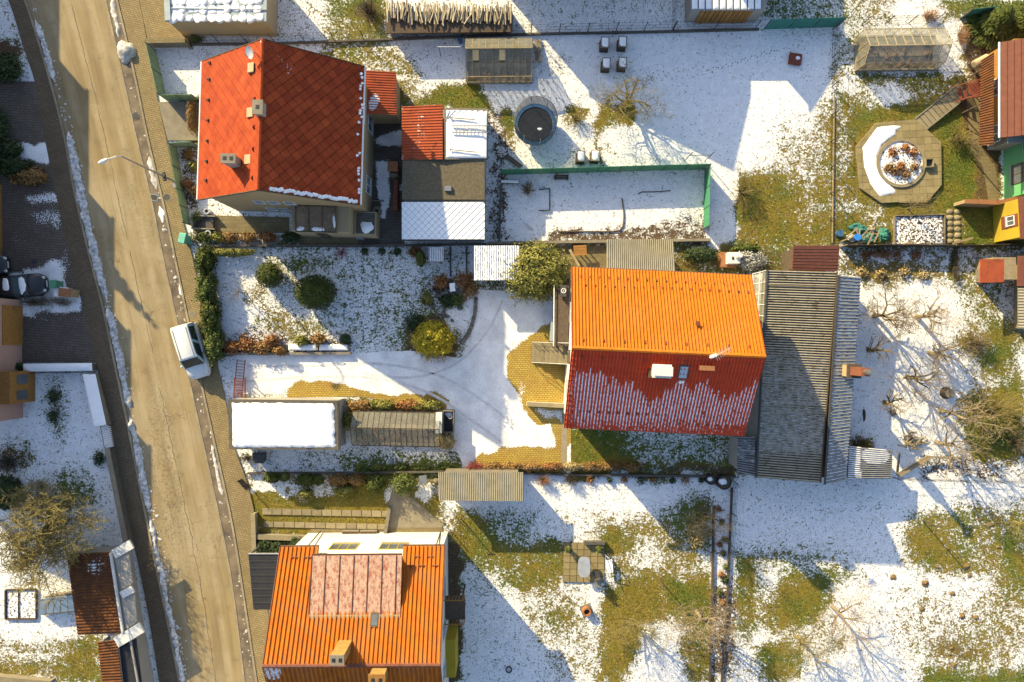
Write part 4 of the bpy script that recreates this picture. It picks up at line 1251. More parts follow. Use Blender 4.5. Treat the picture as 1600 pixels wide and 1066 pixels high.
    p = W(357,248,9.7); chimney(t, p.x, p.y, 7.6, 9.7, .85, .5, -2, 'plaster_grey', 2, 'concrete')
    p = W(402,167,10.4); chimney(t, p.x, p.y, 9.0, 10.3, .55, .8, -2, 'plaster_grey', 1, 'concrete')
    for px, py in ((395,109),(393,178),(388,250)):
        p = W(px, py, 9.0); z = zr-abs(p.x-f.x)*k
        fr = Fr(p.x, p.y, -2); mb = MB(); mb.hexa([fr(-.24,-.3,z-.2),fr(.24,-.3,z+.02),fr(.24,.3,z+.02),fr(-.24,.3,z-.2),fr(-.24,-.3,z+.02),fr(.24,-.3,z+.26),fr(.24,.3,z+.26),fr(-.24,.3,z+.02)])
        mb.build('roof_hatch', 'plaster_cream', t)
    p = W(394,84,9.9); mb = MB()
    for i in range(5):
        pass
    n = Vector((-.6,-.35,.7)).normalized(); ax = n.cross(Vector((0,0,1))).normalized(); ay = n.cross(ax)
    c0 = Vector((p.x, p.y, 10.1)); vs = [c0]; fs = []
    for r_, d_ in ((.22,.03),(.40,.11)):
        for q in range(16):
            a = q*math.pi/8; vs.append(c0+(ax*math.cos(a)*r_+ay*math.sin(a)*r_)+n*d_)
    fs = [(0,1+q,1+(q+1)%16) for q in range(16)]+[(1+q,17+q,17+(q+1)%16,1+(q+1)%16) for q in range(16)]
    mb.add(vs, fs); dish = mb.build('satellite_dish', 'metal_pale', t, True)
    mb = MB(); mb.tube([c0-n*.02, c0-n*.25, Vector((p.x+.3, p.y, 9.2))], .03, 6); mb.tube([c0+ay*.38+n*.1, c0+n*.5], .02, 5); mb.build('arm', 'metal_grey', dish)
    g = lambda X, Y: ((X-f.x)*f.c+(Y-f.y)*f.s, -(X-f.x)*f.s+(Y-f.y)*f.c)
    for X, z in ((-18.3,3.6),(-17.25,3.6),(-16.1,3.6),(-18.3,1.0),(-17.3,1.0)):
        window(t, f, 'x-', g(X,10)[1], z, .75, .8, x0, x1, y0, y1, 'paint_white', mull=0)
    for y in (-3.2, 0, 3.2):
        window(t, f, 'x+', y, 3.3, 1.2, 1.4, x0, x1, y0, y1)
    for x in (-2.5, 2.2):
        for z in (.9, 3.6): window(t, f, 'y+', x, z, 1.3, 1.4, x0, x1, y0, y1); window(t, f, 'y-', x, z, 1.3, 1.4, x0, x1, y0, y1)
    # porch under the south gable
    fp = Fr(-14.3, 9.05, -1.8)
    po = walls(t, fp, -1.95, 2.3, -.95, .9, 3.0, 0, 'plaster_cream', name='porch')
    po['label'] = 'cream porch with brown glass canopy'
    for i in range(3):
        a = -1.55+.98*i
        mb = MB(); mb.hexa([fp(a,-.98,3.10),fp(a+.93,-.98,3.10),fp(a+.93,.8,3.30),fp(a,.8,3.30),fp(a,-.98,3.13),fp(a+.93,-.98,3.13),fp(a+.93,.8,3.33),fp(a,.8,3.33)])
        mb.build('pane', 'canopy_glass', po)
    mb = MB()
    for i in range(4): a = -1.575+.98*i; mb.beam(fp(a,-1.02,3.12), fp(a,.84,3.33), .06, .1)
    mb.beam(fp(-1.6,-1.02,3.10), fp(1.45,-1.02,3.10), .08, .12); mb.beam(fp(-1.6,.86,3.33), fp(1.45,.86,3.33), .08, .1)
    mb.build('canopy_frame', 'wood_dark', po)
    mb = MB()
    for i, (a, w) in enumerate(((-1.2,.3),(-.1,.35),(.25,.3))): mb.blob(tuple(fp(a,-.82,3.14)), w, .16, .06, i, .5, 10, 4, 0)
    mb.blob(tuple(fp(1.25,-.1,3.22)), .12, .6, .06, 7, .5, 10, 4, 0); mb.build('snow_patch', 'snow', po, True, 'stuff')
    mb = MB(); mb.box(fp, 2.35, 4.0, -.95, .85, -.05, 1.6); ba = mb.build('balcony', 'plaster_cream', t)
    mb = MB(); mb.box(fp, 2.5, 3.9, -.80, .75, 1.602, 1.63); mb.build('floor', 'concrete_dark', ba)
    mb = MB(); mb.blob(tuple(fp(3.3,-.3,1.62)), .5, .42, .12, 3, .4, 14, 5, 0); mb.build('snow_patch', 'snow', ba, True, 'stuff')
    mb = MB(); mb.box(fp, -.45, .35, -.995, -.952, .0, 2.0); mb.build('door', 'wood_dark', po)
    mb = MB(); mb.box(fp, .1, .14, -1.05, -.998, .95, 1.05); mb.build('handle', 'metal_pale', po)
red_house()

def simple_body(t, q, z, material, inset=.15, z0=-.05):
    """walls under a roof quad given in world coordinates"""
    c = sum((Vector(p) for p in q), Vector())/len(q)
    pts = [(p[0]+(c.x-p[0])*inset/max(.5,(Vector(p)-c).length)*1.4, p[1]+(c.y-p[1])*inset/max(.5,(Vector(p)-c).length)*1.4) for p in q]
    mb = MB(); mb.prism(pts, z0, z); return mb.build('wall', material, t)
def quad(pts, z):
    if not isinstance(z, (list, tuple)): z = [z]*4
    return [W(a, b, c) for (a, b), c in zip(pts, z)]
NOS = lambda px, py, tr, v: np.full(len(px), -1.)
# annex with a red profiled roof behind the house
t = thing('shed', 'small annex with red profiled roof behind the red house', 'shed', tuple(W(595,150)))
q = quad([(566,178),(564,110),(619,113),(620,180)], [2.9,2.9,2.6,2.6])
simple_body(t, q, 2.5, 'plaster_beige')
corrug('roof', q, 17, .035, 'sheet_red', t, 'trap', snow=lambda px,py,tr,v: np.where(np.hypot((px-584)/9,(py-160+ (px-584)*.5)/13)<1, .25+.6*tr, -1))
# long outbuilding: red sheet, snowy sheet with ladder, lichen, snowy diamonds
t = thing('shed', 'long outbuilding with four different roofs beside the dark yard', 'shed', tuple(W(694,270)))
simple_body(t, quad([(628,374),(628,165),(764,168),(757,374)], 2.6), 2.45, 'plaster_grey', .2)
q = quad([(628,250),(628,167),(692,164),(692,249)], [2.7,2.7,3.0,3.0])
o = corrug('roof', q, 19, .04, 'sheet_red', t, 'trap', snow=lambda px,py,tr,v: np.where(np.abs(py-205)<30, tr*.5-.12-.012*np.abs(px-655), np.where(px<632,.4*tr,-1)))
o['label'] = 'bright red ribbed sheet roof'
q = quad([(695,249),(694,168),(763,170),(762,249)], [3.0,3.0,2.8,2.8])
mb = MB(); mb.slab(q, .12); o = mb.build('roof', 'wood_grey', t); o['label'] = 'snow covered roof with brown edges'
P = [(p[0], p[1]) for p in quad([(697,247),(697,172),(761,173),(760,247)], 2.95)]
snowcap(P, lambda x, y: 2.94+(-.07)*(x+3.2)/3., .07, 3, .16, .1).build('roof_snow', 'snow', o, True, 'stuff')
for i in range(7):   # standing seams showing through
    mb = MB(); a = W(703+i*9, 172, 3.03-.02*i); b = W(697+max(0,i*9-22), 186+i*2, 3.03-.02*i)
    mb.beam(a+Vector((0,0,.02)), b+Vector((0,0,.02)), .03, .04); mb.build('seam', 'metal_grey', o)
q = quad([(628,312),(629,251),(757,249),(757,312)], [2.75,2.8,2.8,2.75])
mb = MB(); mb.slab(q, .12); o = mb.build('roof', 'lichen_roof', t); o['label'] = 'brown lichen covered felt roof'
mb = MB(); p = W(700,295,2.8); mb.box(Fr(p.x,p.y), -.25,.25,-.18,.18,2.75,2.92); mb.build('roof_hatch', 'metal_grey', o)
q = quad([(628,374),(628,316),(757,316),(757,374)], [2.55,2.7,2.7,2.55])
mb = MB(); mb.slab(q, .1); o = mb.build('roof', 'wood_grey', t); o['label'] = 'snowy roof of diamond shingles'
mb = MB(); D = .5
ax, ay = q[3]-q[0], q[1]-q[0]; LX, LY = ax.length, ay.length; ex, ey = ax/LX, ay/LY; ez = ex.cross(ey)
for j in range(0, int(LY/D*2)+2):
    for i in range(0, int(LX/D)+2):
        u, v = (i+.5*(j%2))*D, j*D/2
        cl = clip_poly([(u,v-D*.48),(u+D*.48,v),(u,v+D*.48),(u-D*.48,v)], [(0,0),(LX,0),(LX,LY),(0,LY)])
        if len(cl) < 3 or area2(cl) < .01: continue
        n = len(cl); zt = lambda b: .05-.06*(b-v)/D
        mb.add([q[0]+ex*a+ey*b+ez*.0 for a,b in cl]+[q[0]+ex*a+ey*b+ez*zt(b) for a,b in cl], [tuple(range(n,2*n))]+[(k,(k+1)%n,n+(k+1)%n,n+k) for k in range(n)])
mb.build('snowy_shingles', 'snow', o, kind='stuff')
gutterpipe(t, W(628,376,2.45), W(757,376,2.45), 'metal_dark', .05)
def ladder(name, label, a, b, w, n, m, cat='ladder', rr=.022):
    a, b = Vector(a), Vector(b); d = (b-a).normalized()
    s_ = d.cross(Vector((0,0,1))).normalized()*w/2
    t = thing(name, label, cat, tuple(a))
    for sg in (-1, 1):
        mb = MB(); mb.beam(a+s_*sg, b+s_*sg, .05, .07); mb.build('rail', m, t)
    rm = MB()
    for k in range(n):
        p = a.lerp(b, (k+.5)/n)
        mb = MB(); mb.tube([p-s_*.96, p+s_*.96], rr, 5); mb.build('rung', m, t)
    return t
ladder('ladder', 'grey ladder lying on the snowy shed roof', W(706,202,3.13), W(763,202,3.13), .5, 10, 'metal_grey')
for lab, a, b in (('upper thin pole lying on the snowy shed roof',(704,184),(742,187)),('lower thin pole lying on the snowy shed roof',(704,234),(746,238))):
    mb = MB(); mb.tube([W(*a,3.12), W(*b,3.10)], .035, 6); mb.tube([W(*a,3.12)+Vector((-.02,-.08,0)), W(*a,3.12)+Vector((-.02,.08,0))], .04, 6); o = mb.build('pole', 'wood_grey'); tag(o, lab, 'pole')
# brick wall stub and oven in the yard
mb = MB(); a = W(621,285,0); fr = Fr(a.x, a.y, -1)
t = thing('brick_wall', 'narrow red brick wall stub in the dark yard', 'wall', (a.x, a.y, 0))
bm = MB(); bm.box(Fr(0,0), -.17,.17,-.075,.075,0,.10); bme = piece_mesh('brick', bm, 'brick_red')
for k in range(14):
    for j in range(8): piece('brick', bme, t, fr(.02*(k%2), -2.3+k*.17, j*.115+.0), (0,0,R(-1)))
mb = MB(); mb.box(fr, -.10,.10,-2.35,.0,-.05,.9); mb.build('core', 'concrete_dark', t)
t = thing('brick_oven', 'square clay-coloured brick oven top beside the shed', 'oven', tuple(W(619,266)))
p = W(619,268); fr = Fr(p.x,p.y,-2); mb = MB(); mb.box(fr,-.32,.32,-.32,.32,-.05,1.5); mb.build('body','clay',t)
mb = MB(); mb.box(fr,-.38,.38,-.38,.38,1.502,1.58); mb.build('cap','clay',t); mb = MB(); mb.box(fr,-.3,.3,-.62,-.4,-.05,1.2); mb.build('shelf','concrete',t)

# ================================================================ house for sale, roof coloured orange where lit, red where shaded
def main_house():
    f = Fr(10.2, -.72, -2.6); L, Wd, ze, zr = 12.55, 11.15, 5.5, 8.9
    t = thing('house', 'large white house with metal roof coloured orange on its lit half, snow-dusted red on its shaded half', 'house', (f.x, f.y, 0))
    hw = Wd/2; k = (zr-ze)/hw
    x0, x1, y0, y1 = -L/2+.3, L/2-.5, -hw+.5, hw-.5
    walls(t, f, x0, x1, y0, y1, ze+.5*k-.12, zr-.12, 'plaster_white')
    o = corrug('roof', [f(-L/2,hw,ze),f(L/2,hw,ze),f(L/2,0,zr),f(-L/2,0,zr)], 56, .085, 'sheet_sunlit_orange', t, 'trap', 16, .014)
    o['label'] = 'sunlit orange metal slope'
    edge = [(884,573),(900,574),(925,572),(940,580),(960,590),(985,588),(1000,600),(1012,613),(1028,612),(1040,596),(1060,592),(1090,592),(1105,594),(1120,602),(1135,618),(1155,612),(1172,598),(1185,588),(1200,590)]
    ex_ = [a for a, b in edge]; ey_ = [b for a, b in edge]
    def sn(px, py, tr, v):
        e = np.interp(px, ex_, ey_)
        rib = np.floor((px-884)/5.35); hs = np.modf(np.abs(np.sin(rib*12.9898)*43758.5453))[0]
        e = e+(hs-.4)*22
        d = np.clip((py-e)/9+.1, -.6, 1)
        d = np.where(py > 655, d-(py-655)*.022, d)
        d = np.where(px < 897, d-.4, d)
        base = .45+.75*(tr-.66)+.10*(hs-.5)
        return np.where(d > -.5, base-.55*(1-np.clip(d,0,1)), -1)
    o2 = corrug('roof', [f(L/2,-hw,ze),f(-L/2,-hw,ze),f(-L/2,0,zr),f(L/2,0,zr)], 56, .065, 'sheet_shaded_red', t, 'tile', 16, .065, sn)
    o2['label'] = 'metal tile slope coloured a shaded red with snow lying in its furrows'
    mb = MB()
    for i in range(30):
        a = -L/2+L*i/30; mb.tube([f(a,0,zr+.03+.01*(i%2)), f(a+L/30+.03,0,zr+.03+.01*(i%2))], .13, 8)
    mb.build('ridge_cap', 'sheet_sunlit_orange', t)
    for s_ in (1,-1):
        gutterpipe(t, f(-L/2,s_*(hw+.05),ze-.04), f(L/2,s_*(hw+.05),ze-.04), 'gutter_brown', .06)
        for xe in (-L/2-.02, L/2+.02):
            mb = MB(); mb.beam(f(xe,s_*hw,ze), f(xe,0,zr), .05, .22); mb.build('verge_board', 'ridge_red', t)
    # snow guards
    hk = MB(); hk.box(Fr(0,0), -.035,.035,-.09,.09,0,.09); hm = piece_mesh('snow_guard', hk, 'wood_red')
    for s_, ro in ((1,o),(-1,o2)):
        for r_, v in ((0,.12),(1,.22)):
            for i in range(18):
                y = s_*hw*(1-v); piece('snow_guard', hm, ro, f(-L/2+.6+i*.66+.33*r_, y, ze+(zr-ze)*v+.07), (-s_*math.atan(k), 0, f.rot))
        for i in range(9):
            v = .9; y = s_*hw*(1-v); piece('snow_guard', hm, ro, f(-L/2+.7+i*1.36, y, ze+(zr-ze)*v+.07), (-s_*math.atan(k), 0, f.rot), (1,1.3,1))
    def onroof(px, py):
        z = 8.
        for _ in range(8):
            p = W(px, py, z); ly = -(p.x-f.x)*f.s+(p.y-f.y)*f.c; z = zr-abs(ly)*k
        return p
    # white clad chimney on the red slope
    p = onroof(1018, 579); fr = Fr(p.x+.45, p.y, -2.6)
    mb = MB(); mb.box(fr, -.52,.52,-.36,.36,p.z-.35,p.z+1.05); ch = mb.build('chimney','plaster_cream',t)
    mb = MB(); mb.box(fr, -.62,.62,-.44,.44,p.z+1.052,p.z+1.13); mb.build('cap','paint_white',ch)
    mb = MB(); mb.box(fr, -.50,.66,-.30,.30,p.z+1.132,p.z+1.36); mb.build('cowl','paint_white',ch)
    mb = MB(); mb.box(fr, -.66,.66,-.5,.5,p.z-.3,p.z+.22); mb.build('flashing','wood_dark',ch)
    # skylight
    p = onroof(1067, 582); lx = (p.x-f.x)*f.c+(p.y-f.y)*f.s; ly = -(p.x-f.x)*f.s+(p.y-f.y)*f.c
    def sk(mb, a0,a1,b0,b1,h0,h1):
        g = lambda a,b,h: f(lx+a, ly+b, zr-abs(ly+b)*k+h)
        mb.hexa([g(a0,b0,h0),g(a1,b0,h0),g(a1,b1,h0),g(a0,b1,h0),g(a0,b0,h1),g(a1,b0,h1),g(a1,b1,h1),g(a0,b1,h1)])
    mb = MB(); sk(mb,-.36,.36,-.5,.5,0,.15); s_ = mb.build('skylight','metal_dark',t)
    mb = MB(); sk(mb,-.25,.25,-.38,.38,.152,.17); mb.build('pane','skylight_glass',s_)
    mb = MB(); q = f(lx-.02, ly-.62, zr-abs(ly-.62)*k+.06); mb.blob(tuple(q), .32,.14,.09,3,.4,10,4,0); mb.build('snow_patch','snow',s_,True,'stuff')
    # low brick coloured vent
    p = onroof(1102,575); fr = Fr(p.x,p.y,-2.6); mb = MB(); mb.box(fr,-.45,.45,-.12,.12,p.z-.2,p.z+.38); v = mb.build('roof_vent','brick_red',t)
    mb = MB(); mb.box(fr,-.5,.5,-.16,.16,p.z+.382,p.z+.44); mb.build('cap','clay',v)
    p = onroof(1088,506); mb = MB(); mb.tube([p-Vector((0,0,.1)), p+Vector((0,0,.35))], .11, 8); v = mb.build('vent_pipe','wood_red',t)
    mb = MB(); mb.disc(p, .17, p.z+.36, p.z+.42, 10); mb.build('cap','wood_red',v)
    # antenna
    p = onroof(1108,556); a = p+Vector((0,0,1.4)); mb = MB(); mb.tube([p-Vector((0,0,.2)), a], .025, 6); an = mb.build('antenna','metal_pale',t)
    mb = MB(); b = Vector((.95,.55,.1)); mb.tube([a-b*.2, a+b], .016, 5)
    for k2 in range(8): q = a+b*(k2/8); mb.tube([q+Vector((-.16,.28,0))*(1-.05*k2), q-Vector((-.16,.28,0))*(1-.05*k2)], .010, 4)
    mb.build('boom','metal_pale',an)
    mb = MB(); mb.box(Fr(a.x,a.y,20), -.22,.22,-.12,.12,a.z-.5,a.z-.42); mb.tube([a-Vector((.3,.1,.35)), a-Vector((-.3,-.1,.35))], .03, 6); mb.build('bracket','paint_white',an)
    for u in (-3.6,-.2,3.3):
        for z in (1.0,3.4):
            window(t,f,'y-',u,z,1.5,1.4,x0,x1,y0,y1); window(t,f,'y+',u,z,1.5,1.4,x0,x1,y0,y1)
    for u in (-3.0,2.6): window(t,f,'x-',u,3.2,1.3,1.4,x0,x1,y0,y1); window(t,f,'x+',u,3.2,1.3,1.4,x0,x1,y0,y1)
    mb = MB(); mb.hexa([f(x0-.05,-1.2,2.0),f(x0-.004,-1.2,2.0),f(x0-.004,-.2,2.0),f(x0-.05,-.2,2.0),f(x0-.05,-1.2,4.1),f(x0-.004,-1.2,4.1),f(x0-.004,-.2,4.1),f(x0-.05,-.2,4.1)])
    d = mb.build('door','wood_dark',t); mb = MB(); mb.box(f, x0-.12,x0-.052,-.4,-.32,3.0,3.06); mb.build('handle','metal_pale',d)
    # veranda deck on the street side
    fd = Fr(*W(876,492)[:2], -2.6); 
    q = quad([(866,541),(868,446),(889,446),(888,541)], [2.3,2.3,2.5,2.5]); mb = MB(); mb.slab(q,.12); v = mb.build('veranda','wood_dark',t)
    for a, b in ((868,448),(867,494),(867,538)):
        mb = MB(); p = W(a,b,2.2); mb.beam((p.x,p.y,-.05),(p.x,p.y,2.18),.1); mb.build('post','wood_grey',v)
    mb = MB(); p, q_ = W(866,446,2.5), W(865,541,2.5); mb.tube([p,q_],.04,6); mb.build('rail','gutter_white',v)
    return f
FM = main_house()
# stair to the door: each step a slab
a = W(831,550); b = W(884,550)
t = thing('stairs', 'pale outdoor stairs with railings climbing to the main house door', 'stairs', (a.x, a.y, 0))
ns = 8
fs_ = Fr(a.x, a.y, -1.5)
sx = (b.x-a.x)/ns
for k in range(ns):
    z = .25*(k+1); mb = MB(); mb.box(fs_, k*sx+.004, (k+1)*sx+.03, -.78,.72, z-.06, z); mb.build('step','slab_stone',t)
mb = MB(); n = 2
pts = [(0,-.03)]+[(k*sx+(.0 if j==0 else sx), .25*(k+1)-.062) for k in range(ns) for j in (0,1)]+[(ns*sx,-.03)]
for sd in (-.74,.60):
    vs = [fs_(x,sd,z) for x,z in pts]+[fs_(x,sd+.1,z) for x,z in pts]; n = len(pts)
    mb.add(vs, [tuple(range(n)), tuple(range(2*n-1,n-1,-1))]+[(i,n+i,n+(i+1)%n,(i+1)%n) for i in range(n)])
mb.build('stringer','concrete',t)
for sd in (-.80,.76):
    mb = MB(); mb.tube([fs_(0,sd,.9), fs_(ns*sx,sd,2.95)], .03, 6); mb.tube([fs_(0,sd,.5), fs_(ns*sx,sd,2.55)], .02, 5)
    r_ = mb.build('railing','metal_grey',t)
    for k in range(0,ns+1,2):
        mb = MB(); mb.tube([fs_(k*sx,sd,.25*k-.02), fs_(k*sx,sd,.9+2.05*k/ns)], .025, 5); mb.build('baluster','metal_grey',r_)
for k in range(3):
    mb = MB(); p = fs_(1.2+k*.25, -.05, .25*5+.02)
wallstrip('garden_wall', 'low white wall with pale coping beside the yellow paving', WL([(823,630),(886,633)]), .25, .75, 'plaster_white', 'wall', 'slab_stone')
# outdoor fan unit by the veranda
p = W(880,455,2.6); t = thing('fan_unit', 'dark round fan unit with pale ring on the veranda roof edge', 'fan unit', (p.x,p.y,2.55))
mb = MB(); mb.box(Fr(p.x,p.y,-2.6), -.22,.22,-.42,.42,2.52,2.95); mb.build('case','metal_dark',t)
mb = MB(); mb.ring(p, .13,.19,2.952,2.99,18); mb.build('fan_ring','paint_white',t); mb = MB(); mb.disc(p,.05,2.952,2.98,10); mb.build('hub','paint_white',t)
p = W(866,519); t = thing('water_tank', 'narrow blue-grey tank standing against the veranda', 'tank', (p.x-.2,p.y,0))
mb = MB(); mb.box(Fr(p.x-.2,p.y,-2), -.16,.16,-.7,.7,-.03,1.9); mb.build('body','metal_blue_grey',t); mb = MB(); mb.box(Fr(p.x-.2,p.y,-2), -.19,.19,-.73,.73,1.902,1.96); mb.build('lid','metal_blue_grey',t)
# conservatory behind the house
t = thing('conservatory', 'white framed lean-to conservatory squeezed behind the main house', 'conservatory', tuple(W(1186,475)))
q = quad([(1172,524),(1176,428),(1199,422),(1192,530)], [2.2,2.2,3.0,3.0])
simple_body(t, q, 2.1, 'plaster_white', .1)
A, B_, C_, D_ = q[0], q[1], q[2], q[3]
for i in range(6):
    for j in range(2):
        u0, u1, v0, v1 = i/6+.01, (i+1)/6-.01, j/2+.02, (j+1)/2-.02
        g = lambda u, v: A.lerp(B_,u).lerp(D_.lerp(C_,u),v)+Vector((0,0,.03))
        mb = MB(); mb.slab([g(u0,v0),g(u1,v0),g(u1,v1),g(u0,v1)], .02); mb.build('pane','greenhouse_glass',t)
mb = MB()
for i in range(7): mb.beam(A.lerp(B_,i/6)+Vector((0,0,.04)), D_.lerp(C_,i/6)+Vector((0,0,.04)), .05,.06)
for j in range(3): mb.beam(A.lerp(D_,j/2)+Vector((0,0,.045)), B_.lerp(C_,j/2)+Vector((0,0,.045)), .05,.06)
mb.build('frame','paint_white',t)
# wide corrugated carport roof
def shadowless(lo, fn): return fn
t = thing('carport', 'wide carport with brown corrugated roof behind the main house', 'carport', tuple(W(1240,590)))
q = quad([(1182,746),(1199,422),(1306,425),(1280,754)], [3.0,3.0,2.8,2.8])
def s1f(px, py, tr, v):
    m = np.where((py > 545), 1., np.where((py > 440) & (py < 452), .0, 0.))
    hi = np.interp(py, [420,500,530,560,700,722,745,760], [-.2,-.15,.0,.20,.26,.05,-.15,-.3])
    return hi+1.0*(tr-.62)
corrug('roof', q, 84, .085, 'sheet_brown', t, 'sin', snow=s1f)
simple_body(t, q, 2.62, 'plaster_grey', .4)
mb = MB(); mb.beam(q[2]+Vector((.05,0,.08)), q[3]+Vector((.05,0,.08)), .07, .16); mb.build('verge','wood_dark',t)
mb = MB(); mb.beam(q[1]+Vector((-.05,0,.06)), q[0]+Vector((-.05,0,.06)), .1, .25); mb.build('verge','metal_dark',t)
mb = MB(); mb.beam(W(1199,445,3.0)+Vector((0,0,.14)), W(1305,449,2.8)+Vector((0,0,.14)), .04,.03); mb.build('batten','wood_pale',t)
t = thing('lean_to', 'dark lean-to with patchy snow on its ribs beside the carport', 'lean-to', tuple(W(1166,712)))
q = quad([(1151,738),(1153,682),(1180,682),(1180,744)], [2.4,2.4,2.7,2.7])
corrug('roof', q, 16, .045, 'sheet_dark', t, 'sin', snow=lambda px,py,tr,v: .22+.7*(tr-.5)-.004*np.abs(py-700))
simple_body(t, q, 2.3, 'plaster_grey', .2)
t = thing('shed', 'long dark barn with snow-striped corrugated roof and tall chimney', 'shed', tuple(W(1316,590)))
q = quad([(1288,757),(1309,430),(1344,433),(1321,750)], [3.2,3.2,2.6,2.6])
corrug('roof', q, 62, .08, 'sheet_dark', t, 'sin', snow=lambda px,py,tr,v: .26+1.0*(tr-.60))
simple_body(t, q, 2.45, 'wood_dark', .25)
mb = MB(); mb.beam(q[1]+Vector((0,0,.09)), q[0]+Vector((0,0,.09)), .12,.1); mb.build('ridge','metal_dark',t)
p = W(1319,579,3.0); fr = Fr(p.x+.25,p.y,-2)
mb = MB(); mb.box(fr,-.42,.42,-.42,.42,2.4,3.9); ch = mb.build('chimney','plaster_cream',t)
mb = MB(); mb.box(fr,-.52,.52,-.52,.52,3.902,4.02); mb.build('cap','wood_dark',ch)
mb = MB(); mb.box(fr,-.30,.30,-.30,.30,4.022,5.6); mb.build('stack','brick_red',ch)
mb = MB(); mb.tube([fr(0,0,5.6),fr(0,0,6.9)], .2, 12); mb.build('flue','steel_flue',ch)
mb = MB(); mb.box(fr,-.34,.34,-.42,.42,6.95,7.0); mb.build('cowl','steel_flue',ch)
t = thing('shed', 'low shed with half bluish, half snowy ribbed roof at the barn end', 'shed', tuple(W(1358,724)))
q = quad([(1324,748),(1326,697),(1394,704),(1392,748)], [2.2,2.2,1.9,1.9])
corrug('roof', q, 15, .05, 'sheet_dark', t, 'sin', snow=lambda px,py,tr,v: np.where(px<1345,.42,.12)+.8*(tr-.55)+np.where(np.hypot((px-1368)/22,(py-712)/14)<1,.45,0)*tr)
simple_body(t, q, 1.8, 'wood_dark', .2)
# brown tiled lean-to at the plot corner and the shed roof by the neighbour's fence
t = thing('shed', 'small shed with reddish brown tiled roof at the back corner of the plot', 'shed', tuple(W(1274,404)))
q = quad([(1238,422),(1240,384),(1312,384),(1309,424)], [2.6,2.9,2.9,2.6]); mb = MB(); mb.slab(q,.1); o = mb.build('roof','tile_brown',t)
for j in range(1,8):
    mb = MB(); mb.beam(q[0].lerp(q[1],j/8)+Vector((0,0,.012)), q[3].lerp(q[2],j/8)+Vector((0,0,.012)), .03,.02); mb.build('tile_course','tile_brown',o)
simple_body(t, q, 2.5, 'wood_dark', .2)
t = thing('shed', 'open shed with buff ribbed roof between plot border and main house', 'shed', tuple(W(1000,400)))
q = quad([(948,425),(948,374),(1052,374),(1055,425)], [2.4,2.6,2.6,2.4]); 
corrug('roof', [q[0],q[3],q[2],q[1]], 34, .04, 'sheet_pale', t, 'sin'); simple_body(t, q, 2.3, 'wood_grey', .25)
t = thing('shed', 'shed with snow-covered white ribbed roof beside the big rounded bush', 'shed', tuple(W(778,413)))
q = quad([(741,438),(741,384),(812,384),(812,438)], [2.1,2.3,2.3,2.1])
corrug('roof', [q[0],q[3],q[2],q[1]], 20, .05, 'sheet_grey', t, 'sin', snow=lambda px,py,tr,v: .62+.35*(tr-.5)); simple_body(t, q, 2.0, 'wood_dark', .2)
t = thing('woodshed', 'tiny lean-to with white slatted snowy roof near the top border', 'shed', tuple(W(682,400)))
q = quad([(670,408),(670,386),(693,386),(693,409)], [1.2,1.4,1.4,1.2])
corrug('roof', [q[0],q[3],q[2],q[1]], 8, .06, 'sheet_grey', t, 'sin', snow=lambda px,py,tr,v: .55+.9*(tr-.5)); simple_body(t, q, 1.15, 'wood_grey', .1)

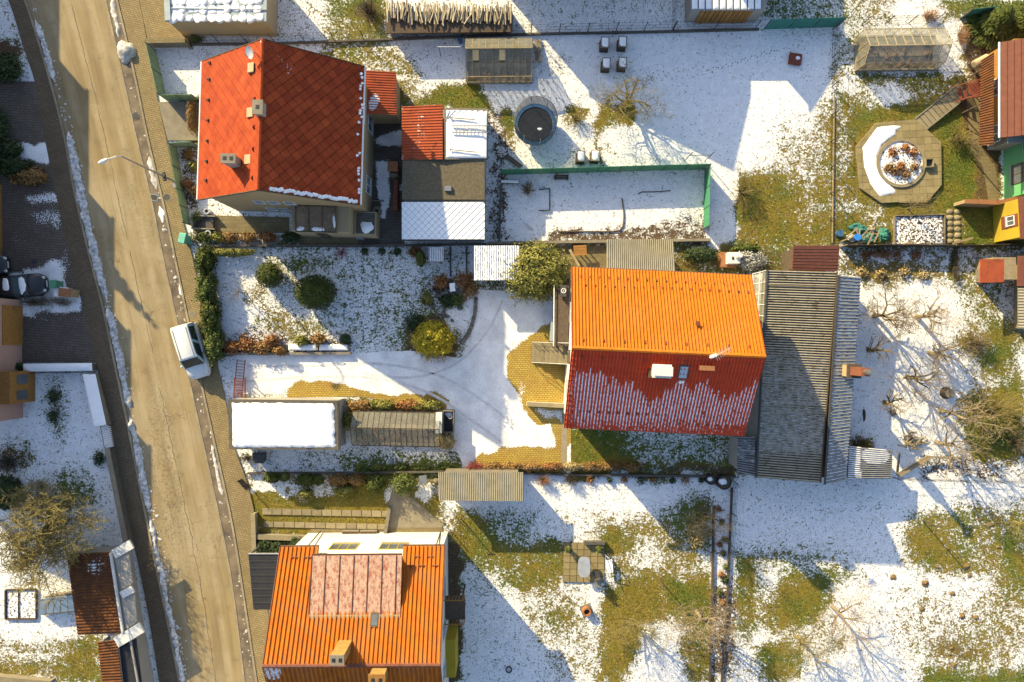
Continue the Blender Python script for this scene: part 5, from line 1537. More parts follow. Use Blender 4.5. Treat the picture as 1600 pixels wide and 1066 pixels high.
# ================================================================ orange house at the bottom
def orange_house():
    f = Fr(-10.42, -21.05, .4); L, hw, ze, zr = 11.5, 6.65, 5.5, 9.0
    t = thing('house', 'white house with weathered orange ribbed roof and rusty dormer', 'house', (f.x, f.y, 0))
    k = (zr-ze)/hw; x0, x1, y0, y1 = -L/2+.3, L/2-.3, -hw+.55, hw-.55
    walls(t, f, x0, x1, y0, y1, ze+.55*k-.12, zr-.12, 'plaster_white')
    xa, xb, vb = -3.05, 2.85, .60
    P = lambda x, v: f(x, hw*(1-v), ze+(zr-ze)*v)
    def part(xs, xe, v0, n):
        return corrug('roof', [P(xs,v0),P(xe,v0),P(xe,1),P(xs,1)], n, .095, 'sheet_oldorange', t, 'trap', snow=NOS)
    part(-L/2, xa, 0, 9); part(xa, xb, vb-.12, 20); part(xb, L/2, 0, 10)
    corrug('roof', [f(L/2,-hw,ze),f(-L/2,-hw,ze),f(-L/2,0,zr),f(L/2,0,zr)], 38, .095, 'sheet_oldorange', t, 'trap', snow=lambda px,py,tr,v: np.where((px<440)&(py<1062),.5,-.2)+.2*(tr-.5))['label'] = 'dim red-brown slope facing away from the sun'
    mb = MB()
    for i in range(26):
        a = -L/2+L*i/26; mb.tube([f(a,0,zr+.02+.015*(i%2)), f(a+L/26+.03,0,zr+.02+.015*(i%2))], .14, 8)
    mb.build('ridge_cap','tile_brown',t)
    # dormer
    yf = y1+.003; zf = 6.85; zb = ze+(zr-ze)*vb; yb = hw*(1-vb)
    mb = MB()
    pr = [(yf,3.0),(yf,zf),(yb,zb+.02),(yb,3.0)]
    vs = [f(xa+.1,y,z) for y,z in pr]+[f(xb-.1,y,z) for y,z in pr]
    mb.add(vs, [(0,1,2,3),(7,6,5,4),(4,5,1,0),(5,6,2,1),(6,7,3,2),(7,4,0,3)]); d = mb.build('dormer','plaster_white',t)
    g = lambda x, u: f(x, yf+.35+(yb-.1-yf-.35)*u, zf+.05-.06+(zb+.10-zf)*u)
    xs = [xa-.12+(xb-xa+.24)*i/6.4 for i in range(7)]+[xb+.12]
    for i in range(7):
        for j in range(2):
            mb = MB(); mb.slab([g(xs[i]+.012,j*.52),g(xs[i+1]-.012,j*.52),g(xs[i+1]-.012,min(1,j*.52+.517)),g(xs[i]+.012,min(1,j*.52+.517))][::1], .05)
            mb.build('roof_sheet','sheet_rusted',d)
        mb = MB(); mb.beam(g(xs[i],0)+Vector((0,0,.02)), g(xs[i],1)+Vector((0,0,.02)), .035,.07); mb.build('seam','tile_brown',d)
    mb = MB(); mb.beam(g(xs[0],0)+Vector((0,.04,-.05)), g(xs[-1],0)+Vector((0,.04,-.05)), .12,.1); mb.build('eave_gutter','gutter_brown',d)
    mb = MB(); mb.beam(f(xa-.1,yb-.1,zb+.10), f(xb+.1,yb-.1,zb+.10), .35,.04); mb.build('flashing','plaster_cream',d)
    # yellow framed windows in the white wall
    for u in (-1.75, 1.85):
        for z, h in ((3.0,1.45),):
            w = window(t, f, 'y+', u, z, 2.0, h, x0, x1, y0, y1, 'plaster_yellow', mull=2)
    for u in (-3,0,3): window(t, f, 'x-', u, 3.2, 1.2, 1.3, x0, x1, y0, y1); window(t, f, 'x+', u, 3.2, 1.2, 1.3, x0, x1, y0, y1)
    for xs_, xe in ((-L/2,xa),(xb,L/2)): gutterpipe(t, f(xs_,hw+.06,ze-.05), f(xe,hw+.06,ze-.05), 'gutter_brown', .06)
    for x in (-L/2-.02, L/2+.02):
        for s_ in (1,-1):
            mb = MB(); mb.beam(f(x,s_*hw,ze), f(x,0,zr), .05,.2); mb.build('verge_board','tile_brown',t)
    hk = MB(); hk.box(Fr(0,0), -.22,.22,-.03,.03,0,.1); hm = piece_mesh('snow_guard',hk,'tile_brown')
    for px, py in ((460,871),(481,871),(651,870),(672,870),(642,884),(659,884),(680,884)):
        p = W(px,py,6.); p = W(px,py,ze+(f.y+hw-p.y)*k+.08); piece('snow_guard',hm,t,p,(-math.atan(k),0,0))
    def onroof(px, py):
        z = 8.
        for _ in range(8):
            p = W(px,py,z); z = zr-abs(p.y-f.y)*k
        return p
    p = onroof(586,967); fr = Fr(p.x,p.y,0)
    mb = MB(); gg = lambda a,b,h: Vector((p.x+a,p.y+b,p.z+b*-k+h))
    mb.hexa([gg(-.28,-.4,0),gg(.28,-.4,0),gg(.28,.4,0),gg(-.28,.4,0),gg(-.28,-.4,.16),gg(.28,-.4,.16),gg(.28,.4,.16),gg(-.28,.4,.16)]); s_ = mb.build('skylight','wood_dark',t)
    mb = MB(); mb.hexa([gg(-.2,-.3,.162),gg(.2,-.3,.162),gg(.2,.3,.162),gg(-.2,.3,.162),gg(-.2,-.3,.18),gg(.2,-.3,.18),gg(.2,.3,.18),gg(-.2,.3,.18)]); mb.build('pane','window_glass',s_)
    p = W(527,1031,10.5); c = chimney(t, p.x, p.y, 8.0, 10.5, .85, .6, 0, 'ochre_brick', 2, 'concrete', capm=.02); c['label'] = 'ochre brick chimney with two flues'
    p = W(589,1062,10.0); chimney(t, p.x, p.y, 8.2, 10.0, .95, .6, 0, 'ochre_brick', 2, 'wood_orange')
    # wooden balcony at the garden side
    for py in (934,955):
        pass
    xb_ = x1
    mb = MB(); mb.box(f, xb_+.004, xb_+1.5, .35, 2.1, 2.6, 2.72); b = mb.build('balcony','wood_dark',t)
    mb = MB()
    for y in (.35,2.1): mb.beam(f(xb_,y,3.6), f(xb_+1.5,y,3.6), .06,.08); mb.beam(f(xb_+1.45,y,2.6), f(xb_+1.45,y,3.6), .07)
    for i in range(6): mb.beam(f(xb_+.1+i*.25,.35,2.7), f(xb_+.1+i*.25,.35,3.6), .04); mb.beam(f(xb_+.1+i*.25,2.1,2.7), f(xb_+.1+i*.25,2.1,3.6), .04)
    mb.build('railing','wood_orange',b)
    for y in (.5,1.95):
        mb = MB(); mb.beam(f(xb_+1.3,y,-.05), f(xb_+1.3,y,2.58), .12); mb.build('post','wood_dark',b)
    mb = MB(); mb.box(f, x1+.004, x1+.75, -4.0,-1.2,-.05,2.6); mb.build('annex','plaster_yellow',t)
orange_house()
# black seamed carport roof beside it
t = thing('carport', 'black seamed flat carport roof beside the orange house', 'carport', tuple(W(412,910)))
q = quad([(396,953),(388,866),(441,866),(441,953)], 2.8)
for i in range(8):
    mb = MB(); a = q[1].lerp(q[0], i/8+.004); b = q[1].lerp(q[0], (i+1)/8-.004); c = q[2].lerp(q[3], (i+1)/8-.004); d = q[2].lerp(q[3], i/8+.004)
    mb.slab([a,b,c,d], .08); mb.build('roof_sheet','black_sheet',t)
for i in range(1,8):
    mb = MB(); mb.beam(q[1].lerp(q[0],i/8)+Vector((0,0,.015)), q[2].lerp(q[3],i/8)+Vector((0,0,.015)), .03,.06); mb.build('seam','metal_dark',t)
for p in q[:2]:
    mb = MB(); mb.beam((p.x+.15,p.y,-.05),(p.x+.15,p.y,2.7),.12); mb.build('post','metal_dark',t)
mb = MB(); mb.beam(q[1]+Vector((0,.04,.0)), q[2]+Vector((0,.04,.0)), .06,.14); mb.build('trim','metal_pale',t)
# pale ribbed roof in the garden below the border
t = thing('shed', 'flat shed with pale ribbed roof across the border from the greenhouse', 'shed', tuple(W(752,762)))
q = quad([(686,782),(685,738),(818,738),(818,783)], 2.5)
corrug('roof', [q[0],q[3],q[2],q[1]], 46, .045, 'sheet_pale', t, 'sin'); simple_body(t, q, 2.4, 'wood_grey', .3)

# ================================================================ garages and greenhouses
t = thing('garage', 'garage with smooth snow-covered flat roof at the plot gate', 'garage', tuple(W(443,663)))
q = quad([(358,702),(356,624),(527,626),(529,703)], 2.7)
simple_body(t, q, 2.55, 'plaster_grey', .1)
mb = MB(); mb.slab(q, .14); o = mb.build('roof','concrete_dark',t)
rg = random.Random(7); C4 = [(363,700),(362,629),(523,630),(526,700)]; P = []
for (ax_,ay_),(bx_,by_) in zip(C4, C4[1:]+C4[:1]):
    nn = max(4,int(math.hypot(bx_-ax_,by_-ay_)/4)); dx_, dy_ = (by_-ay_), -(bx_-ax_); ll = math.hypot(dx_,dy_)
    jit = 3.2 if ax_ > 500 and bx_ > 500 else 1.1
    for k in range(nn):
        j = rg.uniform(-.2,1)*jit if k else .3; P.append((ax_+(bx_-ax_)*k/nn-dx_/ll*-j*-1, ay_+(by_-ay_)*k/nn-dy_/ll*j))
P = [(p[0],p[1]) for p in WL(P, 2.72)]
snowcap(P, 2.70, .13, 5, .16, .14).build('roof_snow','snow',o,True,'stuff')
gutterpipe(t, q[3]+Vector((.08,.0,-.03)), q[2]+Vector((.08,0,-.03)), 'metal_dark', .06)
p0 = q[0].lerp(q[1],.5)
for i in range(2):
    mb = MB(); a = q[0].lerp(q[1],.08+.44*i); b = q[0].lerp(q[1],.08+.44*i+.40); mb.beam((a.x-.0,a.y,1.1),(b.x-.0,b.y,1.1),.06,2.2); d = mb.build('door','metal_grey',t)
    mb = MB(); m = a.lerp(b,.5); mb.beam((m.x-.06,m.y-.1,1.0),(m.x-.06,m.y+.1,1.0),.04); mb.build('handle','metal_dark',d)
def snowflatgarage():
    t = thing('garage', 'cream garage with grey-edged snowy tiled flat roof at the top left', 'garage', tuple(W(340,15)))
    q = quad([(258,33),(254,-60),(418,-60),(416,33)], 2.7)
    simple_body(t, q, 2.6, 'plaster_cream', .1)
    mb = MB(); mb.slab(q,.16); o = mb.build('roof','metal_blue_grey',t)
    mb = MB(); mb.beam(q[0]+Vector((.25,0,.07)), q[1]+Vector((.25,0,.07)), .42,.12); mb.build('edge_flashing','metal_blue_grey',o)
    rg = random.Random(4)
    bm = MB()
    for i in range(12):
        for j in range(7):
            if j in (0,1) and i in (5,6): h = .02
            else: h = .06
            px, py = 272+i*12, 28-j*13
            if j == 1: pass
            p = W(px+rg.gauss(0,1.2),py+rg.gauss(0,1.),2.72); k_ = rg.choice((.75,1,1,1.1)); h *= rg.choice((.3,1,1,1.2)); bm.blob((p.x,p.y,2.70), .35*k_,.33*k_,h+.03*rg.random(), i+9*j, .4, 10, 4, 0)
    bm.build('snowy_tiles','snow',o,True,'stuff')
    mb = MB(); mb.beam(W(266,13,2.76), W(416,15,2.76), .06,.06); mb.build('seam','metal_blue_grey',o)
    mb = MB(); mb.box(Fr(*W(330,48)[:2],0), -1.3,1.3,-.05,.05,0,2.1); 
snowflatgarage()
def greenhouse(label, f, L, Wd, ze, zr, n, glass='greenhouse_glass', fm='wood_grey', split=2, off=0., opened=(), base='concrete', plants=True, endwall=True, seed=1):
    t = thing('greenhouse', label, 'greenhouse', tuple(f(0,0,0)))
    hw = Wd/2; yr = off
    mb = MB(); mb.box(f,-L/2-.06,L/2+.06,-hw-.06,-hw+.06,-.05,.3); mb.box(f,-L/2-.06,L/2+.06,hw-.06,hw+.06,-.05,.3); mb.box(f,-L/2-.06,-L/2+.06,-hw+.06,hw-.06,-.05,.3); mb.box(f,L/2-.06,L/2+.06,-hw+.06,hw-.06,-.05,.3)
    mb.build('plinth', base, t)
    mb = MB(); mb.box(f,-L/2+.1,L/2-.1,-hw+.1,hw-.1,.0,.05); mb.build('soil_bed','gutter',t)
    mb = MB(); mb.box(f,-L/2+.3,L/2-.3,-.22,.22,.052,.09); mb.build('path_board','wood_pale',t)
    bars = MB()
    for i in range(n+1):
        x = -L/2+L*i/n
        for s_ in (-1,1):
            bars.beam(f(x,s_*hw,.3), f(x,s_*hw,ze), .04); bars.beam(f(x,s_*hw,ze), f(x,yr,zr), .04,.05)
    for y, z in ((-hw,ze),(hw,ze),(yr,zr)): bars.beam(f(-L/2,y,z+.01), f(L/2,y,z+.01), .06,.06)
    bars.build('frame', fm, t)
    for i in range(n):
        x0_, x1_ = -L/2+L*i/n+.025, -L/2+L*(i+1)/n-.025
        for s_ in (-1,1):
            for j in range(split):
                u0, u1 = j/split+.01, (j+1)/split-.01
                lift = .35 if (i,s_,j) in opened else 0
                g = lambda x,u: f(x, s_*hw+(yr-s_*hw)*u, ze+(zr-ze)*u+.01+lift*(1-(u-u0)/(u1-u0)))
                mb = MB(); mb.slab([g(x0_,u0),g(x1_,u0),g(x1_,u1),g(x0_,u1)], .012); mb.build('roof_pane', glass, t)
            mb = MB(); a, b = f(x0_,s_*hw,(ze+.3)/2), f(x1_,s_*hw,(ze+.3)/2); mb.beam(a,b,.012,ze-.34); mb.build('side_pane', glass, t)
    if endwall:
        for s_ in (-1,1):
            mb = MB(); x = s_*(L/2-.012)
            pr = [(-hw+.03,.31),(hw-.03,.31),(hw-.03,ze-.04),(yr,zr-.05),(-hw+.03,ze-.04)]
            vs = [f(x,y,z) for y,z in pr]+[f(x+.012,y,z) for y,z in pr]
            mb.add(vs,[tuple(range(5))[::-1],tuple(range(5,10))]+[(i,(i+1)%5,5+(i+1)%5,5+i) for i in range(5)]); mb.build('end_pane', glass, t)
        mb = MB()
        for s_ in (-1,1):
            x = s_*(L/2); mb.beam(f(x,-.4+yr,.3),f(x,-.4+yr,zr-.25),.05); mb.beam(f(x,.4+yr,.3),f(x,.4+yr,zr-.25),.05)
        mb.build('door_frame', fm, t)
    if plants:
        rg = random.Random(seed)
        mb = MB()
        for k in range(26):
            p = f(rg.uniform(-L/2+.3,L/2-.3), rg.uniform(-hw+.3,hw-.3), .05)
            mb.tube([p, p+Vector((rg.gauss(0,.1),rg.gauss(0,.1),rg.uniform(.3,1.1)))], [.02,.008], 4)
            mb.blob(tuple(p+Vector((0,0,.02))), .18,.18,.16,k,.5,7,4,0)
        mb.build('dead_plants','dry_leaves',t,kind='stuff')
    return t
c = W(780,93,1.0); greenhouse('weathered greenhouse with rusty glazing beside the trampoline', Fr(c.x,c.y,.5), 5.0, 2.9, 1.35, 2.2, 10, off=.35, fm='wood_pale', opened=((1,-1,1),(5,-1,1)), seed=2)
c = W(1408,76,1.0); greenhouse('dark glazed greenhouse with pale gable near the top right', Fr(c.x,c.y,.8), 6.1, 2.6, 1.5, 2.3, 9, off=-.3, fm='wood_pale', opened=((2,1,0),(5,1,0)), seed=3)
c = W(620,670,1.0); greenhouse('long low greenhouse with close glazing bars beside the snowy garage', Fr(c.x,c.y,-1.2), 6.7, 2.6, 1.2, 2.0, 16, off=.15, fm='wood_dark', split=1, seed=4)
c = W(687,657); t = thing('cupboard', 'white narrow cupboard standing at the greenhouse end', 'cupboard', (c.x,c.y,0)); fr = Fr(c.x+.1,c.y,-1)
mb = MB(); mb.box(fr,-.2,.2,-.75,.75,-.03,1.55); mb.build('body','plaster_cream',t); mb = MB(); mb.box(fr,-.24,.24,-.8,.8,1.552,1.6); mb.build('lid','paint_white',t)
c = W(702,657); t = thing('compost_box', 'dark timber box of junk and snow at the greenhouse end', 'box', (c.x,c.y,0)); fr = Fr(c.x,c.y,-1)
for a in ((-.42,-.36,-.85,.85),(.36,.42,-.85,.85),(-.355,.355,-.85,-.79),(-.355,.355,.79,.85)):
    mb = MB(); mb.box(fr,*a,-.03,.9); mb.build('board','wood_grey',t)
mb = MB(); mb.box(fr,-.35,.35,-.78,.78,0,.55); mb.build('filling','black_rubber',t)
mb = MB(); mb.ring(fr(0,.5,0),.12,.2,.56,.64,16); mb.ring(fr(.12,.35,0),.1,.17,.6,.66,16); mb.build('hoop','metal_pale',t)
mb = MB(); mb.blob(tuple(fr(0,.55,.55)),.3,.2,.08,2,.4,10,4,0); mb.build('snow_patch','snow',t,True,'stuff')
# small pavilion type shed at the top, only its front in view
t = thing('shed', 'timber fronted shed with snowy seamed roof at the top edge', 'shed', tuple(W(1127,10)))
q = quad([(1080,16),(1080,-50),(1190,-50),(1190,16)], 2.4)
c0, c1 = W(1068,36), W(1178,36)
mb = MB(); pts = [W(1070,35),W(1180,35),W(1184,-45),W(1070,-45)]; mb.prism([(p.x,p.y) for p in pts], -.05, 2.25); mb.build('wall','plaster_grey',t)
for i in range(11):
    mb = MB(); a = W(1088+i*7.2,36); mb.box(Fr(a.x,a.y),-.155,.155,-.05,-.004+.0,.05,2.2); mb.build('board','wood_orange',t)
for i in range(10):
    a = q[0].lerp(q[3], i/10+.004); b = q[0].lerp(q[3], (i+1)/10-.004); c = q[1].lerp(q[2], (i+1)/10-.004); d = q[1].lerp(q[2], i/10+.004)
    mb = MB(); mb.slab([a,b,c,d], .1); o = mb.build('roof_sheet','metal_grey',t)
    P = [(p[0],p[1]) for p in (a+Vector((.03,.1,0)),b+Vector((-.03,.1,0)),c+Vector((-.03,0,0)),d+Vector((.03,0,0)))]
    snowcap(P, 2.41, .05, i, .2, .06).build('roof_snow','snow',o,True,'stuff')
# woodpile: logs one by one on a bark-dark stack
t = thing('woodpile', 'long stack of split pale logs over dark bark ends', 'woodpile', tuple(W(703,35)))
mb = MB(); rg = random.Random(2)
p0, p1 = W(603,46), W(801,44)
mb.hexa([W(606,49,-.05),W(800,47,-.05),W(800,20,-.05),W(606,20,-.05),W(603,52,1.6),W(801,50,1.6),W(801,18,1.6),W(603,18,1.6)]) 
mb.build('core','wood_bark',t)
ends = MB(); ends.tube([(0,0,0),(0,.06,0)], [.075,.07], 7); em = piece_mesh('log_end', ends, 'wood_bark')
for i in range(66):
    for j in range(4):
        z = .15+j*.36+rg.uniform(-.05,.05); x = p0.x+.25+i*(p1.x-p0.x-.3)/66
        piece('log_end', em, t, (x, W(0,51,z).y-.06, z), (rg.gauss(0,.15),0,rg.gauss(0,.2)), (rg.uniform(.8,1.3),1,rg.uniform(.8,1.5)))
lg = []
for v in range(4):
    m = MB(); m.tube([(0,-.55,0),(0,0,.015),(0,.58,0)], [.062,.07,.06], 6); lg.append(piece_mesh('log', m, 'wood_log'))
for i in range(70):
    x = 604+i*2.82+rg.uniform(-.6,.6); row = (0,)
    p = W(x, 20+rg.uniform(-4,4)+(-5 if i < 12 else 0), 1.9)
    piece('log', rg.choice(lg), t, (p.x, p.y, 1.72+rg.uniform(0,.08)), (rg.gauss(0,.04),rg.random()*6,rg.gauss(0,.10)), (rg.uniform(.75,1.15),rg.uniform(.85,1.35),1))
for i in range(26):
    x = 606+i*7.4+rg.uniform(-2,2)
    p = W(x, 22+rg.uniform(-8,8), 1.95); piece('log', rg.choice(lg), t, (p.x,p.y,1.86+rg.uniform(0,.05)), (0,rg.random()*6,rg.gauss(0,.25)), (.8,.9,.8))
# ================================================================ row houses along the left edge (their shadows cross the road)
def rowhouse(label, xf, y0, y1, h, material, seed, doors=(), wins=()):
    f = Fr(xf, (y0+y1)/2, 0); L = y1-y0; D = 9.
    t = thing('house', label, 'house', (xf-D/2, (y0+y1)/2, 0))
    fw = Fr(xf-D/2, (y0+y1)/2, 90)     # local x along +Y, local y = -X
    walls(t, fw, -L/2+.004, L/2-.004, -D/2, D/2, h-.1, h+1.6, material)
    for s_ in (1,-1):
        mb = MB(); mb.slab([fw(-L/2,s_*(D/2+.3),h-.14),fw(L/2,s_*(D/2+.3),h-.14),fw(L/2,0,h+1.7),fw(-L/2,0,h+1.7)], .12)
        mb.build('roof','tile_brown',t)
    for u, z, w, hh in wins: window(t, fw, 'y-', u, z, w, hh, -L/2, L/2, -D/2, D/2, 'wood_dark')
    for u, w in doors:
        mb = MB(); mb.box(fw, u-w/2, u+w/2, -D/2-.06, -D/2-.004, 0, 2.2); d = mb.build('door','wood_orange',t)
        mb = MB(); mb.box(fw, u+w/2-.2, u+w/2-.15, -D/2-.12, -D/2-.062, 1.0, 1.15); mb.build('handle','metal_dark',d)
    return t, fw, D, L
up = [(-2.4,4.0,1.4,1.4),(1.6,4.0,1.4,1.4)]
rowhouse('grey row house out of view above the top left corner', -45.4, 31.1, 40.6, 6.4, 'plaster_grey', 1, ((3,1.1),), up)
rowhouse('cream row house out of view left of the upper gardens', -43.1, 21.1, 31.0, 6.4, 'plaster_cream', 2, ((3,1.1),), up)
rowhouse('beige row house out of view behind the shaded conifers', -41.1, 12.3, 21.0, 6.4, 'plaster_beige', 3, ((3,1.1),), up)
rowhouse('orange rendered row house at the left edge above the black car', -39.8, 3.3, 12.2, 6.4, 'plaster_orange', 4, ((-3.2,2.4),(.6,2.4)), up)
t, fw, D, L = rowhouse('pink row house with orange garage doors and dark window at the left edge', -38.2, -6.0, 3.2, 6.4, 'plaster_pink', 5, ((2.6,3.0),), [(-2.2,.8,1.7,1.5)]+up)
mb = MB(); mb.box(fw, -3.3, -.9, -D/2-.95, -D/2-.004, 0, 2.7); b = mb.build('entrance_bay','wood_orange',t)
for u in (-2.7,-1.5):
    mb = MB(); mb.box(fw, u-.35, u+.35, -D/2-.99, -D/2-.955, .9, 2.0); mb.build('window','window_glass',b)
# tall houses just above the frame: their shade lies over the snowy lawns
def tallhouse(label, x0, x1, yf, D, zl, zm, zr_, material):
    t = thing('house', label, 'house', ((x0+x1)/2, yf+D/2, 0))
    xm = (x0+x1)/2
    pr = [(x0,-.05),(x1,-.05),(x1,zr_),(xm,zm),(x0,zl)] if zm else [(x0,-.05),(x1,-.05),(x1,zr_),(x0,zl)]
    n = len(pr); mb = MB()
    mb.add([(x,yf,z) for x,z in pr]+[(x,yf+D,z) for x,z in pr], [tuple(range(n)),tuple(range(2*n-1,n-1,-1))]+[(i,n+i,n+(i+1)%n,(i+1)%n) for i in range(n)])
    mb.build('wall',material,t)
    e = [(x1+.2,zr_-.1),(xm,zm+.08),(x0-.2,zl-.1)] if zm else [(x1+.2,zr_+.02),(x0-.2,zl+.1)]
    for (xa,za),(xb,zb) in zip(e,e[1:]):
        mb = MB(); mb.slab([(xa,yf-.2,za+.12),(xa,yf+D+.2,za+.12),(xb,yf+D+.2,zb+.12),(xb,yf-.2,zb+.12)],.1); mb.build('roof','tile_brown',t)
    f = Fr(xm, yf, 0)
    for u in (-(x1-x0)/4,(x1-x0)/4):
        for z in (1.2,): window(t,f,'y-',u,z,1.4,1.4,x0-xm,x1-xm,0,D)
    return t
tallhouse('tall gabled house out of view above the snowy lawn', -1.4, 10.8, 28.2, 11, 4.9, 7.9, 4.9, 'plaster_cream')
tallhouse('single pitch house out of view above the green fence', 14.6, 20.4, 28.4, 9, 5.5, 0, 3.3, 'plaster_grey')
# houses at the right edge
def edgehouse():
    X0 = 36.6
    y0, y1 = W(0,213).y*.95, W(0,62).y*.94
    t = thing('house', 'house with brown tiled roof and orange walls at the right edge', 'house', (X0+3, (y0+y1)/2, 0))
    f = Fr(X0, (y0+y1)/2, 0); L = y1-y0
    mb = MB(); mb.box(f, 0, 9, -L/2+.1, L/2-.1, -.05, 3.6); mb.build('wall','plaster_orange',t)
    q = [W(1563,215,3.9),W(1563,66,3.9)]; e = [Vector((q[1].x+6,q[1].y,6.6)), Vector((q[0].x+6,q[0].y,6.6))]
    mb = MB(); mb.slab([q[0],e[1],e[0],q[1]],.14); r_ = mb.build('roof','tile_brown',t)
    for j in range(1,16):
        mb = MB(); u = j/16; mb.beam(q[0].lerp(e[1],u)+Vector((-.01,0,.02)), q[1].lerp(e[0],u)+Vector((-.01,0,.02)), .05,.03); mb.build('tile_course','tile_brown',r_)
    gutterpipe(t, q[0]+Vector((-.06,0,-.02)), q[1]+Vector((-.06,0,-.02)), 'gutter_white', .07)
    a = quad([(1530,228),(1533,95),(1553,82),(1553,226)], [2.3,2.3,2.9,2.9])
    corrug('lean_to_roof', a, 34, .06, 'sheet_garage', t, 'trap', snow=NOS)
    for u in (.1,.5,.9):
        p = a[0].lerp(a[1],u); mb = MB(); mb.beam((p.x+.1,p.y,-.05),(p.x+.1,p.y,2.2),.08); mb.build('post','wood_dark',t)
    for u in (-3,.5): window(t,f,'x-',u,1.0,1.3,1.2,0,9,-L/2,L/2,'paint_white')
    # red wooden landing with steps
    b = W(1515,148); fr = Fr(b.x,b.y,10)
    mb = MB(); mb.box(fr,-.75,.75,-.55,.55,1.0,1.1); l_ = mb.build('landing','wood_red',t)
    for k in range(5):
        mb = MB(); mb.box(fr,-.75-.25*(k+1),-.75-.25*k-.01,-.5,.5,1.0-.2*(k+1)-.05,1.0-.2*(k+1)); mb.build('step','wood_red',l_)
    mb = MB()
    for y in (-.55,.55):
        mb.beam(fr(-.75,y,1.9),fr(.75,y,1.9),.06); mb.beam(fr(-.75,y,1.9),fr(-2.,y,.9),.06)
        for k in range(7): mb.beam(fr(-.75+k*.25,y,1.1),fr(-.75+k*.25,y,1.9),.035)
    mb.build('railing','wood_red',l_)
    t = thing('house', 'bright green rendered house at the right edge', 'house', (W(1568,265).x+4, W(0,265).y, 0))
    f = Fr(W(1568,265).x, W(0,265).y, 0)
    mb = MB(); mb.box(f,0,9,-2.35,2.4,-.05,5.2); mb.build('wall','plaster_green',t)
    mb = MB(); mb.slab([f(-.4,-2.4,5.25),f(9,-2.4,6.5),f(9,2.45,6.5),f(-.4,2.45,5.25)],.12); mb.build('roof','tile_brown',t)
    window(t,f,'x-',-.7,.9,1.5,1.2,0,9,-2.35,2.4,'wood_dark'); window(t,f,'x-',1.2,2.2,1.0,1.1,0,9,-2.35,2.4,'wood_dark')
    mb = MB(); mb.box(f,-1.3,-.02,1.5,2.6,-.05,2.3); p = mb.build('porch','plaster_grey',t)
    mb = MB(); mb.box(f,-1.4,-.03,1.4,2.7,2.302,2.4); mb.build('roof','metal_blue_grey',p)
    t = thing('house', 'yellow rendered house corner with brown band at the right edge', 'house', (W(1552,350).x+4, W(0,350).y, 0))
    f = Fr(W(1552,350).x, W(0,350).y, 3)
    mb = MB(); mb.box(f,0,9,-1.45,1.4,-.05,2.9); mb.build('wall','plaster_yellow',t)
    mb = MB(); mb.box(f,-.03,-.004,-.6,.35,.9,2.6); b = mb.build('band','wood_red',t)
    window(t,f,'x-',-.1,1.5,.75,.8,-.03,9,-1.45,1.4,'paint_white')
    mb = MB(); mb.slab([f(-.1,-1.6,2.92),f(9,-1.6,4.2),f(9,1.55,4.2),f(-.1,1.55,2.92)],.12); mb.build('roof','tile_brown',t)
edgehouse()
wallstrip('garden_wall', 'reddish coped wall running between the green and yellow houses', WL([(1490,320),(1540,322),(1600,310)]), .25, 1.3, 'plaster_beige', 'wall', 'clay')
# ================================================================ octagonal terrace
OCT = [(1367,193),(1428,188),(1468,223),(1469,290),(1446,317),(1375,318),(1342,295),(1336,230)]
oc = WL(OCT)[::-1]
t = thing('terrace', 'octagonal paved terrace round a circular planting bed', 'terrace', tuple(W(1404,255)))
mb = MB(); mb.prism([(p.x,p.y) for p in oc], -.05, .16); mb.build('base','patio_stone',t)
cl_ = [(p.x,p.y) for p in oc]
if sum(cl_[i][0]*cl_[(i+1)%8][1]-cl_[(i+1)%8][0]*cl_[i][1] for i in range(8)) < 0: cl_ = cl_[::-1]
cc = W(1405,256); g = Fr(cc.x, cc.y, 3); st = .55
sm = MB(); sm.box(Fr(0,0),-st/2+.010,st/2-.010,-st/2+.010,st/2-.010,0,.04); sme = piece_mesh('slab', sm, 'slab_yellow')
for i in range(-7,8):
    for j in range(-7,8):
        c = g((i+.5*(j%2)*0)*st, j*st)
        if (c-cc).length < 1.35: continue
        pl = [g(i*st+a, j*st+b) for a,b in ((-st/2+.010,-st/2+.010),(st/2-.010,-st/2+.010),(st/2-.010,st/2-.010),(-st/2+.010,st/2-.010))]
        pl = [(p.x,p.y) for p in pl]; k = clip_poly(pl, cl_)
        if len(k) < 3 or area2(k) < .02: continue
        if abs(area2(k)-area2(pl)) < 1e-4: piece('slab', sme, t, (c.x,c.y,.162), (0,0,g.rot))
        else: m = MB(); m.prism(k,.162,.202); m.build('slab','slab_yellow',t)
mb = MB(); mb.ring(cc,1.68,1.92,.15,.30,40); mb.build('coping','slab_stone',t)
mb = MB(); mb.disc(cc,1.69,.1,.23,40); mb.attr['snow'] = [.62]*len(mb.v); mb.build('planting_bed','soil_snowy',t)
P = WL([(1345,232),(1368,200),(1392,197),(1408,198),(1398,206),(1398,212),(1388,218),(1376,228),(1368,246),(1370,262),(1378,278),(1390,290),(1400,302),(1385,306),(1372,308),(1358,290),(1348,262)])
o = snowcap([(p.x,p.y) for p in P], .2, .07, 4, .16, .15).build('snow_patch','snow',t,True,'stuff')
mb = MB(); fr = Fr(*W(1447,257)[:2],2)
mb.box(fr,-.32,-.26,-.34,.34,.2,.5); mb.box(fr,.26,.32,-.34,.34,.2,.5); mb.box(fr,-.255,.255,-.34,-.28,.2,.5); mb.box(fr,-.255,.255,.28,.34,.2,.5); o = mb.build('fireplace','slab_stone',t)
mb = MB(); mb.box(fr,-.25,.25,-.27,.27,.2,.28); mb.build('ash_pan','metal_dark',o)
